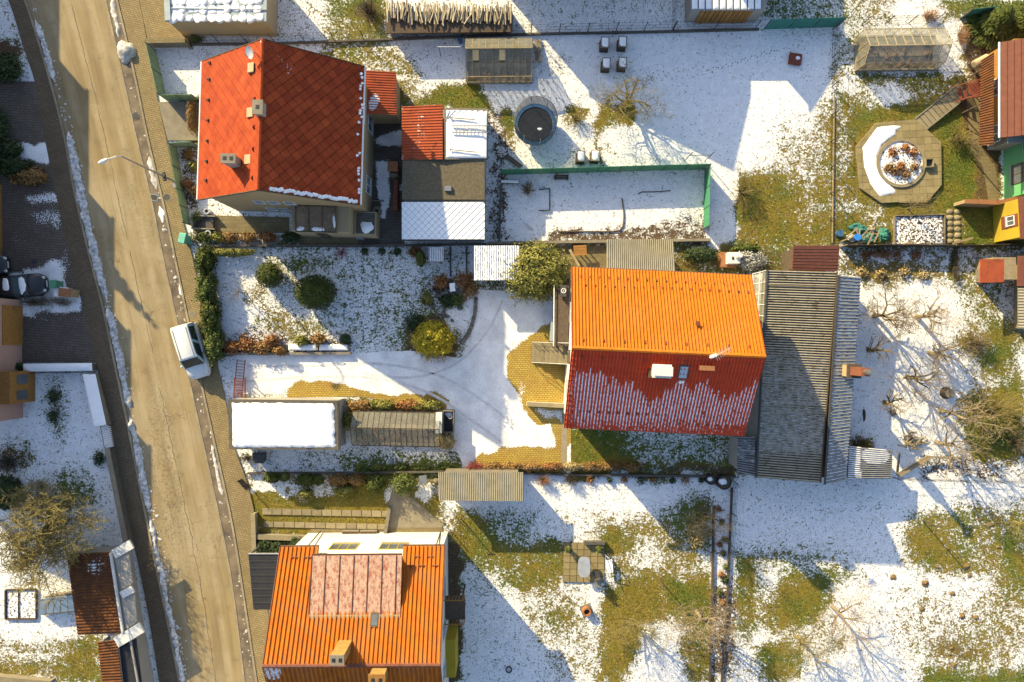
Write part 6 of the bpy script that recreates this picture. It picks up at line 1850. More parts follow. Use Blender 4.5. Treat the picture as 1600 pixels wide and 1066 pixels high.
# boardwalk from the terrace to the house
a, b = W(1436,196), W(1500,143)
t = thing('boardwalk', 'sloping walk of pale concrete planks leading to the red landing', 'path', tuple(a))
dr = (b-a).normalized(); ang = math.atan2(dr.y,dr.x); L = (b-a).length
n = 11; sm = MB(); sm.box(Fr(0,0),-L/n/2+.012,L/n/2-.012,-.55,.55,0,.07); sme = piece_mesh('plank', sm, 'slab_stone')
for k in range(n): p = a.lerp(b,(k+.5)/n); piece('plank', sme, t, (p.x,p.y,.05+.035*k), (0,-.02,ang))
mb = MB(); s_ = Vector((-dr.y,dr.x,0))
for sg in (-1,1): mb.beam(a+s_*.6*sg+Vector((0,0,.05)), b+s_*.6*sg+Vector((0,0,.42)), .08,.2)
mb.build('edging','concrete',t)
# raised bed and stepping stones below the terrace
t = thing('raised_bed', 'rectangular vegetable bed of dark soil and snow below the octagonal terrace', 'garden bed', tuple(W(1435,360)))
P = WL([(1396,338),(1474,336),(1474,382),(1396,383)])
for a, b in zip(P, P[1:]+P[:1]):
    mb = MB(); d = (b-a).normalized()*.03; mb.beam(a+d+Vector((0,0,.1)), b-d+Vector((0,0,.1)), .06,.26); mb.build('board','wood_grey',t)
v2, fs = gridpoly([(p.x,p.y) for p in WL([(1397.5,339.5),(1472.5,337.5),(1472.5,380.5),(1397.5,381.5)])], .25)
mb = MB(); mb.add([(x,y,.10+.05*fbm(x,y,2.5,3)) for x,y in v2], fs); mb.attr['snow'] = [.52]*len(mb.v); mb.build('soil','soil_snowy',t,True)
t = thing('step_stones', 'double row of rounded flat stones beside the raised bed', 'stones', tuple(W(1490,355)))
for i in range(6):
    for j in range(2):
        mb = MB(); p = W(1484+j*12, 331+i*9.3); mb.blob((p.x,p.y,0),.3,.23,.1+.03*((i+j)%2),i*2+j,.2,10,4,0); mb.build('stone','slab_stone',t,True)
rg = random.Random(8)
t = thing('scrap_heap', 'heap of green tarpaulin, blue buckets and boards behind the plot corner', 'heap', tuple(W(1350,368)))
for nm, px, py, rx, ry, h, m in (('tarpaulin',1342,358,14,7,.35,'fence_teal'),('tarpaulin',1380,367,9,9,.4,'fence_teal'),('tarpaulin',1352,372,16,7,.3,'box_teal'),('sack',1328,372,8,6,.3,'snow_dirty'),('sack',1362,360,7,6,.25,'concrete')):
    mb = MB(); p = W(px,py); mb.blob((p.x,p.y,0),rx/20,ry/20,h,px,.6,16,7,0); mb.build(nm,m,t)
for px, py in ((1309,366),(1336,372)):
    mb = MB(); p = W(px,py); mb.tube([(p.x,p.y,0),(p.x,p.y,.45)],[.22,.27],12); mb.build('bucket','plastic_blue' if px>1320 else 'pad_blue',t)
for k in range(9):
    mb = MB(); p = W(1325+k*6+rg.uniform(-3,3),368+rg.uniform(-6,6),.4); a = rg.uniform(0,3.1); mb.beam(p-Vector((math.cos(a),math.sin(a),.1))*.5, p+Vector((math.cos(a),math.sin(a),.1))*.5,.1,.04); mb.build('board','wood_pale',t)
for lab, a, b in (('long pale plank lying along the wall by the vegetable bed',(1397,385),(1428,378)),('long pale plank leaning by the flat stones',(1488,381),(1520,372)),('pale plank lying by the heap of scrap',(1328,384),(1350,377))):
    mb = MB(); mb.beam(W(*a,.1),W(*b,.25),.16,.05); o = mb.build('plank','wood_pale'); tag(o,lab,'plank')
# red roofed tool shed and pale ribbed shed at the right edge
t = thing('shed', 'little tool shed with flat red roof in the right garden', 'shed', tuple(W(1543,424)))
q = quad([(1531,442),(1532,405),(1569,405),(1569,441)],[2.2,2.2,2.0,2.0]); mb = MB(); mb.slab(q,.08); mb.build('roof','sheet_red',t); 
mb = MB(); mb.prism([(p.x,p.y) for p in WL([(1524,441),(1524,407),(1558,407),(1558,440)])],-.05,2.0); mb.build('wall','wood_pale',t)
mb = MB(); p = W(1524,430); mb.box(Fr(p.x,p.y),-.04,-.004,-.4,.4,.05,1.8); d = mb.build('door','wood_grey',t); mb = MB(); mb.box(Fr(p.x,p.y),-.09,-.042,.25,.3,.9,1.0); mb.build('handle','metal_dark',d)
t = thing('shed', 'pale ribbed roof shed cut by the right frame edge', 'shed', tuple(W(1598,480)))
q = quad([(1590,514),(1590,450),(1640,450),(1640,514)],[2.1,2.1,2.4,2.4]); corrug('roof',q,14,.05,'sheet_pale',t,'sin'); 
mb = MB(); mb.prism([(p.x,p.y) for p in WL([(1584,513),(1584,400),(1640,400),(1640,513)])],-.05,2.0); mb.build('wall','wood_pale',t)
q = quad([(1590,447),(1591,400),(1640,400),(1640,447)],[2.25,2.25,2.5,2.5]); mb = MB(); mb.slab(q,.1); mb.build('roof','tile_brown',t)

# ================================================================ street furniture and vehicles
b = W(282,288); t = thing('street_lamp', 'tall grey street lamp reaching out over the sunny road', 'street lamp', (b.x,b.y,.1))
mb = MB(); mb.tube([(b.x,b.y,.1),(b.x,b.y,.9),(b.x,b.y,4),(b.x,b.y,8.1)],[.11,.09,.07,.05],10); mb.build('pole','metal_grey',t)
mb = MB(); mb.disc(b,.22,.09,.16,14); mb.build('base','concrete',t)
tp = Vector((b.x,b.y,8.1)); e = W(168,249,8.45)
mb = MB(); mb.tube([tp-Vector((0,0,.05)),tp.lerp(e,.3)+Vector((0,0,.12)),e],[.045,.04,.035],8); mb.build('arm','metal_pale',t)
d = (e-tp); d.z = 0; d.normalize(); s_ = Vector((-d.y,d.x,0))
mb = MB(); vs = []
for u, w, z0_, z1_ in ((-.05,.05,-.05,.04),(.1,.11,-.08,.06),(.35,.14,-.09,.09),(.58,.11,-.07,.06),(.66,.04,-.03,.03)):
    for a, z in ((-w,0),(-w*.6,z1_),(w*.6,z1_),(w,0),(w*.6,z0_),(-w*.6,z0_)): vs.append(e+d*u+s_*a+Vector((0,0,z)))
fs = [(i*6+j,i*6+(j+1)%6,(i+1)*6+(j+1)%6,(i+1)*6+j) for i in range(4) for j in range(6)]+[tuple(range(5,-1,-1)),tuple(range(24,30))]
mb.add(vs,fs); h_ = mb.build('lamp_head','paint_white',t,True)
mb = MB(); c = e+d*.35-Vector((0,0,.095)); mb.box(Fr(c.x,c.y,math.degrees(math.atan2(d.y,d.x))),-.18,.18,-.08,.08,c.z-.03,c.z); mb.build('glass','lamp_glass',h_)
mb = MB(); mb.box(Fr(b.x,b.y,10),-.1,.1,-.32,.32,2.4,2.6); mb.build('bracket_box','metal_dark',t)
mb = MB(); mb.box(Fr(b.x,b.y-.25,20),-.2,.2,-.16,.16,.3,.8); mb.build('cabinet','metal_grey',t)
def loft(mb, secs, cap=True):
    n = len(secs[0]); b0 = len(mb.v); vs = [p for s in secs for p in s]
    fs = [(i*n+j,i*n+(j+1)%n,(i+1)*n+(j+1)%n,(i+1)*n+j) for i in range(len(secs)-1) for j in range(n)]
    if cap: fs += [tuple(range(n-1,-1,-1)),tuple(range((len(secs)-1)*n,len(secs)*n))]
    mb.add(vs,fs); return mb
def car(name, label, loc, rot, paint, prof, cab, Lh, Wd, cat, roofm=None, z0=.0, snowy=None, sidem=None, windows=True, estate=True):
    """prof: (x, halfwidth, top) stations of the lower body, front at +x. cab: (x0,x1,x2,x3,beltz,roofz) rear base, rear top, front top, front base"""
    f = Fr(loc[0],loc[1],rot,z0); t = thing(name,label,cat,(loc[0],loc[1],z0))
    mb = MB(); secs = []
    for x, w, zt in prof:
        zb = .22
        secs.append([f(x,y,z) for y,z in ((-w*.9,zb),(-w,zb+.15),(-w,zt*.72),(-w*.95,zt-.06),(-w*.78,zt),(0,zt+.025),(w*.78,zt),(w*.95,zt-.06),(w,zt*.72),(w,zb+.15),(w*.9,zb))])
    loft(mb,secs); mb.build('body',paint,t,True)
    xa,xb,xc,xd,zb,zr_ = cab; w0, w1 = Wd/2*.93, Wd/2*.76
    mb = MB()
    ring = lambda x,w,z: None
    B_ = [f(xa,-w0,zb-.05),f(xd,-w0,zb-.05),f(xd,w0,zb-.05),f(xa,w0,zb-.05)]
    T_ = [f(xb,-w1,zr_),f(xc,-w1,zr_),f(xc,w1,zr_),f(xb,w1,zr_)]
    mb.hexa(B_+T_); mb.build('cabin',sidem or paint,t)
    mb = MB(); e = .06
    secs = []
    for x, w, z in ((xb-.05,w1*.92,zr_-.005),(xb+.12,w1,zr_+.03),((xb+xc)/2,w1*1.01,zr_+.05),(xc-.12,w1*.99,zr_+.03),(xc+.05,w1*.9,zr_-.005)):
        secs.append([f(x,-w,z-.03),f(x,-w*.9,z+.005),f(x,0,z+.02),f(x,w*.9,z+.005),f(x,w,z-.03)])
    n = 5; loft(mb,secs); mb.build('roof',roofm or paint,t,True)
    def glass(pts, nm, inset=.10, m='car_glass'):
        c = sum(pts,Vector())/4; nn = (pts[1]-pts[0]).cross(pts[3]-pts[0]).normalized()
        if nn.dot(c-f((xb+xc)/2,0,zb)) < 0: nn = -nn
        mb = MB(); q = [p.lerp(c,inset)+nn*.012 for p in pts]; mb.slab(q,.03) if abs(nn.z)>1e-6 else mb.poly(q); return mb.build(nm,m,t)
    glass([B_[1],B_[2],T_[2],T_[1]],'windscreen',.08)
    glass([B_[0],B_[3],T_[3],T_[0]],'rear_window',.12)
    for s_ in (0,1):
        bl, fl, tl, tf = (B_[0],B_[1],T_[0],T_[1]) if s_ == 0 else (B_[3],B_[2],T_[3],T_[2])
        for u0,u1 in ((.06,.48),(.52,.94)):
            a,b_,c_,d_ = bl.lerp(fl,u0),bl.lerp(fl,u1),tl.lerp(tf,u1),tl.lerp(tf,u0)
            glass([a.lerp(d_,.12),b_.lerp(c_,.12),c_,d_],'side_window',.10)
    hl = Lh/2
    for sx_ in (hl*.62,-hl*.62):
        for sy in (-1,1):
            mb = MB(); c0 = f(sx_,sy*(Wd/2-.14),.31); ax = (f(0,1,0)-f(0,0,0))*.11
            mb.tube([c0-ax,c0+ax],.31,16); w_ = mb.build('wheel','tyre',t)
            mb = MB(); mb.tube([c0+ax*sy*.9,c0+ax*sy*1.06],.19,12); mb.build('rim','metal_pale',w_)
    for sy in (-1,1):
        fx, fw_ = prof[-2][0], prof[-2][1]
        mb = MB(); p = f(fx-.12,sy*fw_*.74,prof[-2][2]*.86); mb.blob(tuple(p),.24,.17,.13,3,.05,10,5,-.5); mb.build('headlight','lamp_glass',t,True)
        mb = MB(); mb.box(f,prof[0][0]-.02,prof[0][0]+.1,sy*prof[1][1]*.8-.08,sy*prof[1][1]*.8+.08,.7,.95); mb.build('tail_light','wood_red',t)
        mb = MB(); p = f(xd-.28,sy*(Wd/2+.08),zb+.08); mb.blob(tuple(p),.09,.12,.08,2,.05,8,5,-.6); mb.build('mirror',sidem or paint,t,True)
    mb = MB(); mb.box(f,prof[-1][0]-.01,prof[-1][0]+.03,-.26,.26,.42,.53); mb.build('number_plate','paint_white',t)
    if snowy:
        for k,(x,y,rx,ry,z) in enumerate(snowy):
            mb = MB(); c = f(x,y,z); mb.blob((0,0,0),rx,ry,.07,k+3,.3,16,5,0); a = f.rot
            mb.v = [(c.x+p[0]*math.cos(a)-p[1]*math.sin(a),c.y+p[0]*math.sin(a)+p[1]*math.cos(a),c.z+p[2]) for p in mb.v]
            mb.build('snow_patch','snow',t,True,'stuff')
    return t
# white van with its shaded side coloured blue, nose down the road
p = W(308,549); car('parked_van','white van with shaded side coloured pale blue parked on the sunny kerb',(p.x,p.y),-73,'van_white',
    [(-2.15,.74,.95),(-2.08,.86,1.05),(-1.2,.90,1.06),(.6,.90,1.06),(1.15,.89,1.06),(1.6,.84,.98),(1.95,.74,.86),(2.12,.58,.70)],
    (-2.1,-1.98,.55,1.22,1.02,1.80),4.25,1.8,'van','van_white',.02,sidem='van_shaded_blue')
vt = [o_ for o_ in bpy.data.objects if o_.name.startswith('parked_van')][0]; vf = Fr(p.x, p.y, -73, .02)
mb = MB()
for s_ in (-1, 1):
    mb.beam(vf(.15,s_*.905,.40), vf(.15,s_*.905,1.0), .02, .012); mb.beam(vf(-.95,s_*.905,.40), vf(-.95,s_*.905,1.0), .02, .012); mb.beam(vf(-1.9,s_*.905,.55), vf(1.5,s_*.905,.55), .02, .07)
mb.beam(vf(1.22,-.62,1.065), vf(2.0,-.40,.86), .014,.014); mb.beam(vf(1.22,.62,1.065), vf(2.0,.40,.86), .014,.014)
mb.build('door_seam','metal_dark',vt)
mb = MB()
for s_ in (-.35,.3): mb.beam(vf(1.16,s_,1.10), vf(.92,s_+.42,1.42), .02,.02)
mb.build('wiper','metal_dark',vt)
mb = MB()
for s_ in (-.52,.52): mb.beam(vf(-1.8,s_,1.87), vf(.45,s_,1.87), .035,.03)
mb.build('roof_rail','metal_grey',vt)
mb = MB(); mb.beam(vf(2.10,-.5,.52), vf(2.10,.5,.52), .10,.16); mb.build('bumper','metal_dark',vt)
# black car, nose to the street
p = W(40,449); car('parked_car','black hatchback with snow on its glass parked nose to the street',(p.x-.1,p.y),6,'car_black',
    [(-2.1,.66,.78),(-1.98,.82,.90),(-1.2,.88,.95),(.5,.89,.95),(1.2,.87,.92),(1.75,.80,.82),(2.05,.66,.68),(2.15,.46,.55)],
    (-1.75,-1.15,.25,1.05,.92,1.44),4.3,1.78,'car','car_black',.095,snowy=((.68,0,.34,.62,1.18),(-.28,.1,.26,.5,1.50),(-1.5,0,.3,.5,1.2)))
p = W(-22,418); car('parked_car','second dark car mostly hidden beyond the left frame edge',(p.x,p.y),4,'car_black',
    [(-2.1,.66,.78),(-1.98,.82,.90),(-1.2,.88,.95),(.5,.89,.95),(1.2,.87,.92),(1.75,.80,.82),(2.05,.66,.68),(2.15,.46,.55)],
    (-1.75,-1.15,.25,1.05,.92,1.44),2.9,1.6,'car','car_black',.095)
def bin_(label, px, py, m, w=.55, d=.6, h=1.0, rot=5, cat='bin', z0=.09):
    c = W(px,py); f = Fr(c.x,c.y,rot,z0); t = thing('wheelie_bin',label,cat,(c.x,c.y,z0))
    mb = MB(); mb.hexa([f(-w*.4,-d*.4,.05),f(w*.4,-d*.4,.05),f(w*.4,d*.4,.05),f(-w*.4,d*.4,.05),f(-w/2,-d/2,h),f(w/2,-d/2,h),f(w/2,d/2,h),f(-w/2,d/2,h)]); mb.build('body',m,t)
    mb = MB(); mb.hexa([f(-w*.54,-d*.54,h+.004),f(w*.54,-d*.54,h+.004),f(w*.54,d*.54,h+.004),f(-w*.54,d*.54,h+.004),f(-w*.48,-d*.48,h+.08),f(w*.48,-d*.48,h+.08),f(w*.48,d*.48,h+.05),f(-w*.48,d*.48,h+.05)]); mb.build('lid',m,t)
    for s_ in (-1,1):
        mb = MB(); a = f(s_*w*.38,d*.36,.08); b = f(s_*w*.30,d*.36,.08); mb.tube([a,b],.085,10); mb.build('wheel','tyre',t)
bin_('green wheelie bin standing in front of the black car', 97, 446, 'bin_green', .5,.6)
bin_('dark wheelie bin with snowy surroundings in the corner below the snowy garage', 410, 713, 'metal_dark', .85,.75,.9,0,'bin',0)
bin_('pale green cabinet box on the pavement edge by the top plot corner', 296, 376, 'box_teal', .5,.75,1.1,-12,'cabinet',.1)
for lab, px, py, m, w, d, h in (('white painted planter beside the black car',104,457,'paint_white',1.0,.7,.6),('brown topped meter pillar at the end of the driveway hedge',117,459,'wood_pale',.85,.6,1.2)):
    c = W(px,py); t = thing('planter' if 'planter' in lab else 'meter_pillar',lab,'planter' if 'planter' in lab else 'pillar',(c.x,c.y,.09)); f = Fr(c.x,c.y,-5)
    mb = MB(); mb.box(f,-w/2,w/2,-d/2,d/2,.05,h); mb.build('body',m,t); mb = MB(); mb.box(f,-w/2-.03,w/2+.03,-d/2-.03,d/2+.03,h+.002,h+.06); mb.build('top','snow' if 'planter' in lab else 'clay',t)
c = W(22,511); mb = MB(); mb.box(Fr(c.x,c.y),-.34,.34,-.52,.52,.05,.13); o = mb.build('cellar_hatch','metal_dark'); tag(o,'dark square cellar hatch in front of the orange doors','hatch')
# walls on the left side of the street
t = wallstrip('garden_wall','snow-topped wall between driveway and front garden',WL([(48,573),(152,573)]),.5,.7,'concrete_dark','wall')
P = [(p.x,p.y) for p in WL([(46,580),(46,568),(152,567),(153,579)],0)]
snowcap(P,.71,.1,2,.16,.12).build('snow_cap','snow',t,True,'stuff')
fence('fence','thin dark wire fence between the left driveway and front garden',WL([(28,583),(150,581)]),1.0,None)
t = wallstrip('retaining_wall','pale snow-topped retaining wall along the shaded pavement',WL([(150,584),(171,664)]),.45,.9,'concrete','wall')
P = [(p.x,p.y) for p in WL([(140,584),(160,584),(177,663),(158,664)],0)]
snowcap(P,.905,.06,8,.16,.08).build('snow_cap','snow',t,True,'stuff')
wallstrip('retaining_wall','dark retaining wall along the pavement below the slatted gate',WL([(177,698),(206,845)]),.3,.8,'concrete_dark','wall','concrete')
t = thing('slatted_gate','horizontal slatted white gate in the left front garden wall','gate',tuple(W(166,682)))
for k in range(11):
    mb = MB(); y = 667+k*3; mb.beam(W(157+k*.55,y,.75),W(173+k*.5,y,.75),.06,.05); mb.build('slat','paint_white',t)
for a,b in (((157,666),(163,699)),((173,666),(178,699))):
    mb = MB(); mb.beam(W(*a,.70),W(*b,.70),.05,.05); mb.beam(W(*a,0),W(*a,.7),.06); mb.beam(W(*b,0),W(*b,.7),.06); mb.build('frame','metal_dark',t)
mb = MB(); p = W(170,714); mb.blob((p.x,p.y,0),.27,.22,.25,4,.2,14,6,0); o = mb.build('boulder','stone',smooth=True); tag(o,'dark rounded boulder below the slatted gate','boulder')
# brown garage bottom left with white parapets
t = thing('garage','garage with rusty brown corrugated roof and white parapets by the pavement','garage',tuple(W(150,930)))
q = quad([(122,992),(105,866),(172,862),(191,989)],2.05)
corrug('roof',q,26,.05,'sheet_garage',t,'trap',snow=lambda px,py,tr,v: np.clip(.55-.42*np.hypot((px-148)/17,(py-885)/15),-1,.5)+.25*(tr-.5))
simple_body(t,q,1.95,'plaster_grey',.1)
for i,(a,b,w) in enumerate((((178,866),(206,850),.7),((190,930),(208,920),.55),((182,1004),(222,980),.8))):
    mb = MB(); mb.beam(W(*a,2.1),W(*b,2.1),w,.16); mb.build('parapet','paint_white',t)
mb = MB(); mb.beam(W(173,864,2.16),W(192,988,2.16),.14,.2); mb.build('parapet','paint_white',t)
for a,b in (((180,876),(203,868)),((190,932),(210,926))):
    pass
for i,(p0,p1,p2,p3) in enumerate((((178,872),(201,864),(207,912),(190,922)),((190,936),(210,926),(214,972),(196,984)))):
    mb = MB(); mb.slab(quad([p0,p3,p2,p1],2.08),.12); mb.build('flat_roof','plaster_grey',t)
mb = MB(); mb.prism([(p.x,p.y) for p in WL([(182,868),(206,858),(226,985),(198,995)])],-.05,1.98); mb.build('door_bay','plaster_grey',t)
t = thing('garage','second garage with dark ribbed roof at the bottom left corner','garage',tuple(W(180,1040)))
q = quad([(162,1090),(153,1003),(183,999),(194,1090)],2.05); corrug('roof',q,20,.05,'sheet_garage',t,'trap',snow=NOS); simple_body(t,q,1.95,'plaster_grey',.1)
q = quad([(194,1090),(188,1013),(212,998),(224,1090)],[1.85]*4); mb = MB(); mb.slab(q,.1); mb.build('forecourt_roof','black_sheet',t)
mb = MB(); mb.beam(W(214,990,1.0),W(232,1090,1.0),.12,2.0); mb.build('front_wall','plaster_grey',t)
t = thing('cold_frame','pale glazed cold frame beside the brown garage','cold frame',tuple(W(90,950)))
A,B_,C_,D_ = quad([(60,960),(64,936),(116,930),(118,954)],[.75,1.2,1.2,.75])
for i in range(5):
    mb = MB(); u0,u1 = i/5+.01,(i+1)/5-.01; mb.slab([A.lerp(D_,u0),A.lerp(D_,u1),B_.lerp(C_,u1),B_.lerp(C_,u0)],.03); mb.build('pane','skylight_glass',t)
    mb = MB(); a,b = A.lerp(D_,u0),A.lerp(D_,u1); mb.slab([Vector((a.x-.1,a.y-.35,.05)),Vector((b.x-.1,b.y-.35,.05)),b,a],.03); mb.build('side_pane','plaster_cream',t)
mb = MB(); mb.prism([(p.x,p.y) for p in (A,D_,C_,B_)],-.03,.70); mb.build('box','wood_grey',t)
t = thing('garden_bed','timber edged square bed of snowy soil at the far left bottom','garden bed',tuple(W(34,944)))
P = WL([(10,921),(58,920),(58,967),(10,967)])
for a,b in zip(P,P[1:]+P[:1]):
    mb = MB(); d = (b-a).normalized()*.04; mb.beam(a+d+Vector((0,0,.07)),b-d+Vector((0,0,.07)),.08,.2); mb.build('board','wood_dark',t)
v2,fs = gridpoly([(p.x,p.y) for p in WL([(12,923),(56,922),(56,965),(12,965)])],.25)
mb = MB(); mb.add([(x,y,.06) for x,y in v2],fs); mb.attr['snow'] = [.6]*len(mb.v); mb.build('soil','soil_snowy',t)
mb = MB(); mb.beam(W(29,922,.09),W(29,966,.09),.06,.1); mb.build('divider','wood_dark',t)
t = wallstrip('garden_wall','low yellow stone wall at the bottom left corner',WL([(-20,1056),(85,1066)]),.6,.5,'concrete','wall','slab_stone')
# ================================================================ fences
fence('fence','green mesh fence round the snowy front yard corner',WL([(243,79),(261,156)]),1.5,'fence_pale',gap=1.9)
fence('fence','short green mesh fence closing the snowy front yard',WL([(262,157.5),(311,157)]),1.3,'fence_pale',gap=1.3)
wallstrip('garden_wall','low mossy brown wall above the green corner fence',WL([(236,72),(298,71)]),.3,.9,'concrete','wall','patio_stone')
fence('fence','pale green fence beside the flower bed under the street lamp',WL([(311,229),(276,231),(288,300),(298,352)]),1.3,'fence_pale',gap=1.6)
fence('fence','dark wire fence along the top gardens behind the greenhouse',WL([(300,68),(430,67),(615,60),(830,52),(1050,48)]),1.5,None,gap=2.4)
wallstrip('garden_kerb','dark concrete plinth under the long wire fence',WL([(300,70.5),(430,69.5),(615,62.5),(830,54.5),(1050,50.5),(1185,47)]),.14,.22,'concrete_dark','kerb')
fence('fence','short wire fence in front of the timber fronted shed',WL([(1052,47),(1180,44.5)]),1.4,None,gap=2.6)
fence('fence','dark wire fence upright beside the timber fronted shed',WL([(1051,0),(1051,46)]),1.4,None,gap=2.0)
fence('fence','teal privacy fence along the top right gardens',WL([(1193,46),(1308,42)]),1.6,'fence_teal',gap=2.0)
fence('fence','dark wire fence running down the right side of the snowy lawn',WL([(1301,46),(1299,180),(1297,384)]),1.2,None,gap=2.2)
wallstrip('garden_kerb','brown earth kerb beside the snowy lawn fence',WL([(1303,150),(1300,380)]),.06,.12,'wood_pale','kerb')
fence('fence','wire fence behind the greenhouse at the top right',WL([(1310,40),(1420,36),(1500,30)]),1.3,None,gap=2.2)
fence('fence','teal fence panel beside the dark conifer hedge',WL([(1500,29),(1545,24)]),1.5,'fence_teal',gap=1.1)
fence('fence','green privacy fence along the long side of the play yard',WL([(783,273),(900,270),(1000,267),(1101,264.5)]),1.6,'fence_green',gap=1.7)
fence('fence','green privacy fence across the short end of the play yard',WL([(1101,266.5),(1099,358)]),1.6,'fence_green',gap=1.5)
wallstrip('garden_kerb','grey plinth along the play yard and shed passage',WL([(784,275),(780,378)]),.15,.3,'concrete_dark','kerb')
fence('fence','brown slatted fence behind the octagonal terrace plot',WL([(1312,386),(1400,385),(1480,386),(1600,384)]),1.1,'wood_dark',post='wood_pale',gap=2.1)
fence('fence','wire fence along the bottom of the orchard',WL([(1395,746),(1500,750),(1610,752)]),1.1,None,gap=2.4)
fence('fence','dark wire fence between the two bottom gardens',WL([(1146,752),(1138,900),(1126,1080)]),1.1,None,gap=2.4)
wallstrip('garden_kerb','long brown timber edging of the bottom vegetable strip',WL([(1115,790),(1112,930),(1108,1080)]),.16,.2,'wood_dark','kerb')
wallstrip('garden_kerb','second brown timber edging of the bottom vegetable strip',WL([(1143,762),(1136,930),(1126,1080)]),.14,.2,'wood_dark','kerb')
wallstrip('garden_kerb','pale border kerb along the lower edge of the sold plot',WL([(388,739),(560,738),(720,736),(880,741)]),.14,.3,'concrete_dark','kerb')
wallstrip('garden_kerb','dark border kerb below the lawn of the main house',WL([(880,741),(1000,742),(1148,744)]),.16,.35,'concrete_dark','kerb')
fence('fence','low wire border fence below the main house lawn',WL([(735,730),(880,728),(1000,730),(1145,732)]),1.0,None,gap=2.4)
wallstrip('garden_kerb','border kerb between the beige house terrace and the sold plot',WL([(330,385),(560,385),(760,382)]),.14,.4,'concrete_dark','kerb')
wallstrip('garden_kerb','wall foot below the play yard at the top of the sold plot',WL([(762,381),(900,379),(1108,376)]),.2,.45,'concrete','kerb')
fence('fence','short dark picket fence at the street end of the lower beds',WL([(379,748),(392,762)]),1.0,'wood_dark',gap=.5)
fence('fence','thin wire fence beside the concrete drive and green lawn',WL([(694,785),(694,850)]),1.2,None,gap=1.6)

sheet('path',WL([(1508,128),(1530,128),(1534,232),(1556,262),(1562,318),(1545,318),(1536,262),(1516,236)]),.012,'patio_stone','sandy paved strip along the houses at the right edge',.8)
c = W(1522,102); t = thing('water_tank','cream cylindrical tank lying beside the orange house wall','tank',(c.x,c.y,0)); f = Fr(c.x,c.y,28)
mb = MB(); mb.tube([f(-.6,0,.75),f(-.55,0,.75),f(.55,0,.75),f(.6,0,.75)],[.22,.32,.32,.22],16); mb.build('drum','plaster_cream',t)
for s_ in (-.35,.35): mb = MB(); mb.box(f,s_-.06,s_+.06,-.28,.28,-.02,.46); mb.build('cradle','wood_dark',t)
# ================================================================ garden things
# trampoline with net
c = W(836,200); t = thing('trampoline','round trampoline with blue padded rim and net','trampoline',(c.x,c.y,0))
c.z = 0
mb = MB(); mb.disc(c,1.34,.80,.815,40); mb.build('mat','black_net',t)
mb = MB(); mb.ring(c,1.35,1.62,.78,.86,40); mb.build('pad','pad_blue',t)
for k in range(8):
    a = k*math.pi/4+.2; x,y = c.x+1.56*math.cos(a), c.y+1.56*math.sin(a)
    if k % 2 == 0:
        mb = MB(); mb.tube([(x,y,-.02),(x,y,.78)],.03,6); mb.build('leg','metal_grey',t)
    mb = MB(); mb.tube([(x*1.0+.06*math.cos(a),y+.06*math.sin(a),.7),(x+.06*math.cos(a),y+.06*math.sin(a),2.5)],.022,6); mb.build('net_pole','metal_blue_grey',t)
mb = MB()
for z in np.linspace(.9,2.45,9): mb.tube([(c.x+1.6*math.cos(q),c.y+1.6*math.sin(q),z) for q in np.linspace(0,6.283,41)],.007 if z<2.4 else .02,3,cap=False)
for q in np.linspace(0,6.283,73): mb.tube([(c.x+1.6*math.cos(q),c.y+1.6*math.sin(q),.88),(c.x+1.6*math.cos(q),c.y+1.6*math.sin(q),2.45)],.005,3,cap=False)
mb.build('net','metal_dark',t)
mb = MB(); mb.ring(c,1.615,1.625,.87,2.44,48); mb.build('net_mesh','net_veil',t)
mb = MB(); mb.blob((c.x+.35,c.y-.35,.80),.2,.13,.05,2,.4,10,4,0); mb.build('snow_patch','snow',t,True,'stuff')
# beehives
def hive(px, py, label):
    c = W(px,py); f = Fr(c.x,c.y,-3); t = thing('beehive',label,'beehive',(c.x,c.y,0),'dark beehives on the snowy lawn')
    mb = MB(); mb.box(f,-.34,.34,-.42,.42,-.03,.18); mb.build('stand','wood_dark',t)
    mb = MB(); mb.box(f,-.29,.29,-.37,.37,.182,.85); mb.build('box','wood_dark',t)
    mb = MB(); mb.box(f,-.33,.33,-.42,.42,.852,.92); mb.build('lid','wood_grey',t)
    P = [f(a,b) for a,b in ((-.26,-.36),(.27,-.35),(.26,.36),(-.27,.35))]
    snowcap([(p.x,p.y) for p in P],.925,.07,px,.12,.08).build('snow_cap','snow',t,True,'stuff')
for px,py,l in ((943,74,'upper left beehive of the four by the wire fence'),(970,73,'upper right beehive of the four by the wire fence'),(945,106,'lower left beehive of the four by the wire fence'),(970,105,'lower right beehive of the four above the twisted tree'),(906,249,'left beehive of the pair above the green play yard fence'),(928,248,'right beehive of the pair above the green play yard fence')): hive(px,py,l)
c = W(1241,94); t = thing('sandpit','dark red square lid with a lump of snow on the shaded lawn','sandpit',(c.x,c.y,0)); f = Fr(c.x,c.y,-8)
for k in range(5):
    mb = MB(); a = -.5+.2*k; mb.box(f,a+.005,a+.195,-.44,.44,.18,.24); mb.build('board','wood_red',t)
mb = MB(); mb.box(f,-.46,.46,-.4,.4,-.03,.178); mb.build('box','wood_red',t); mb = MB(); mb.blob(tuple(f(.18,.08,.24)),.17,.15,.1,2,.3,10,5,0); mb.build('snow_patch','snow',t,True,'stuff')
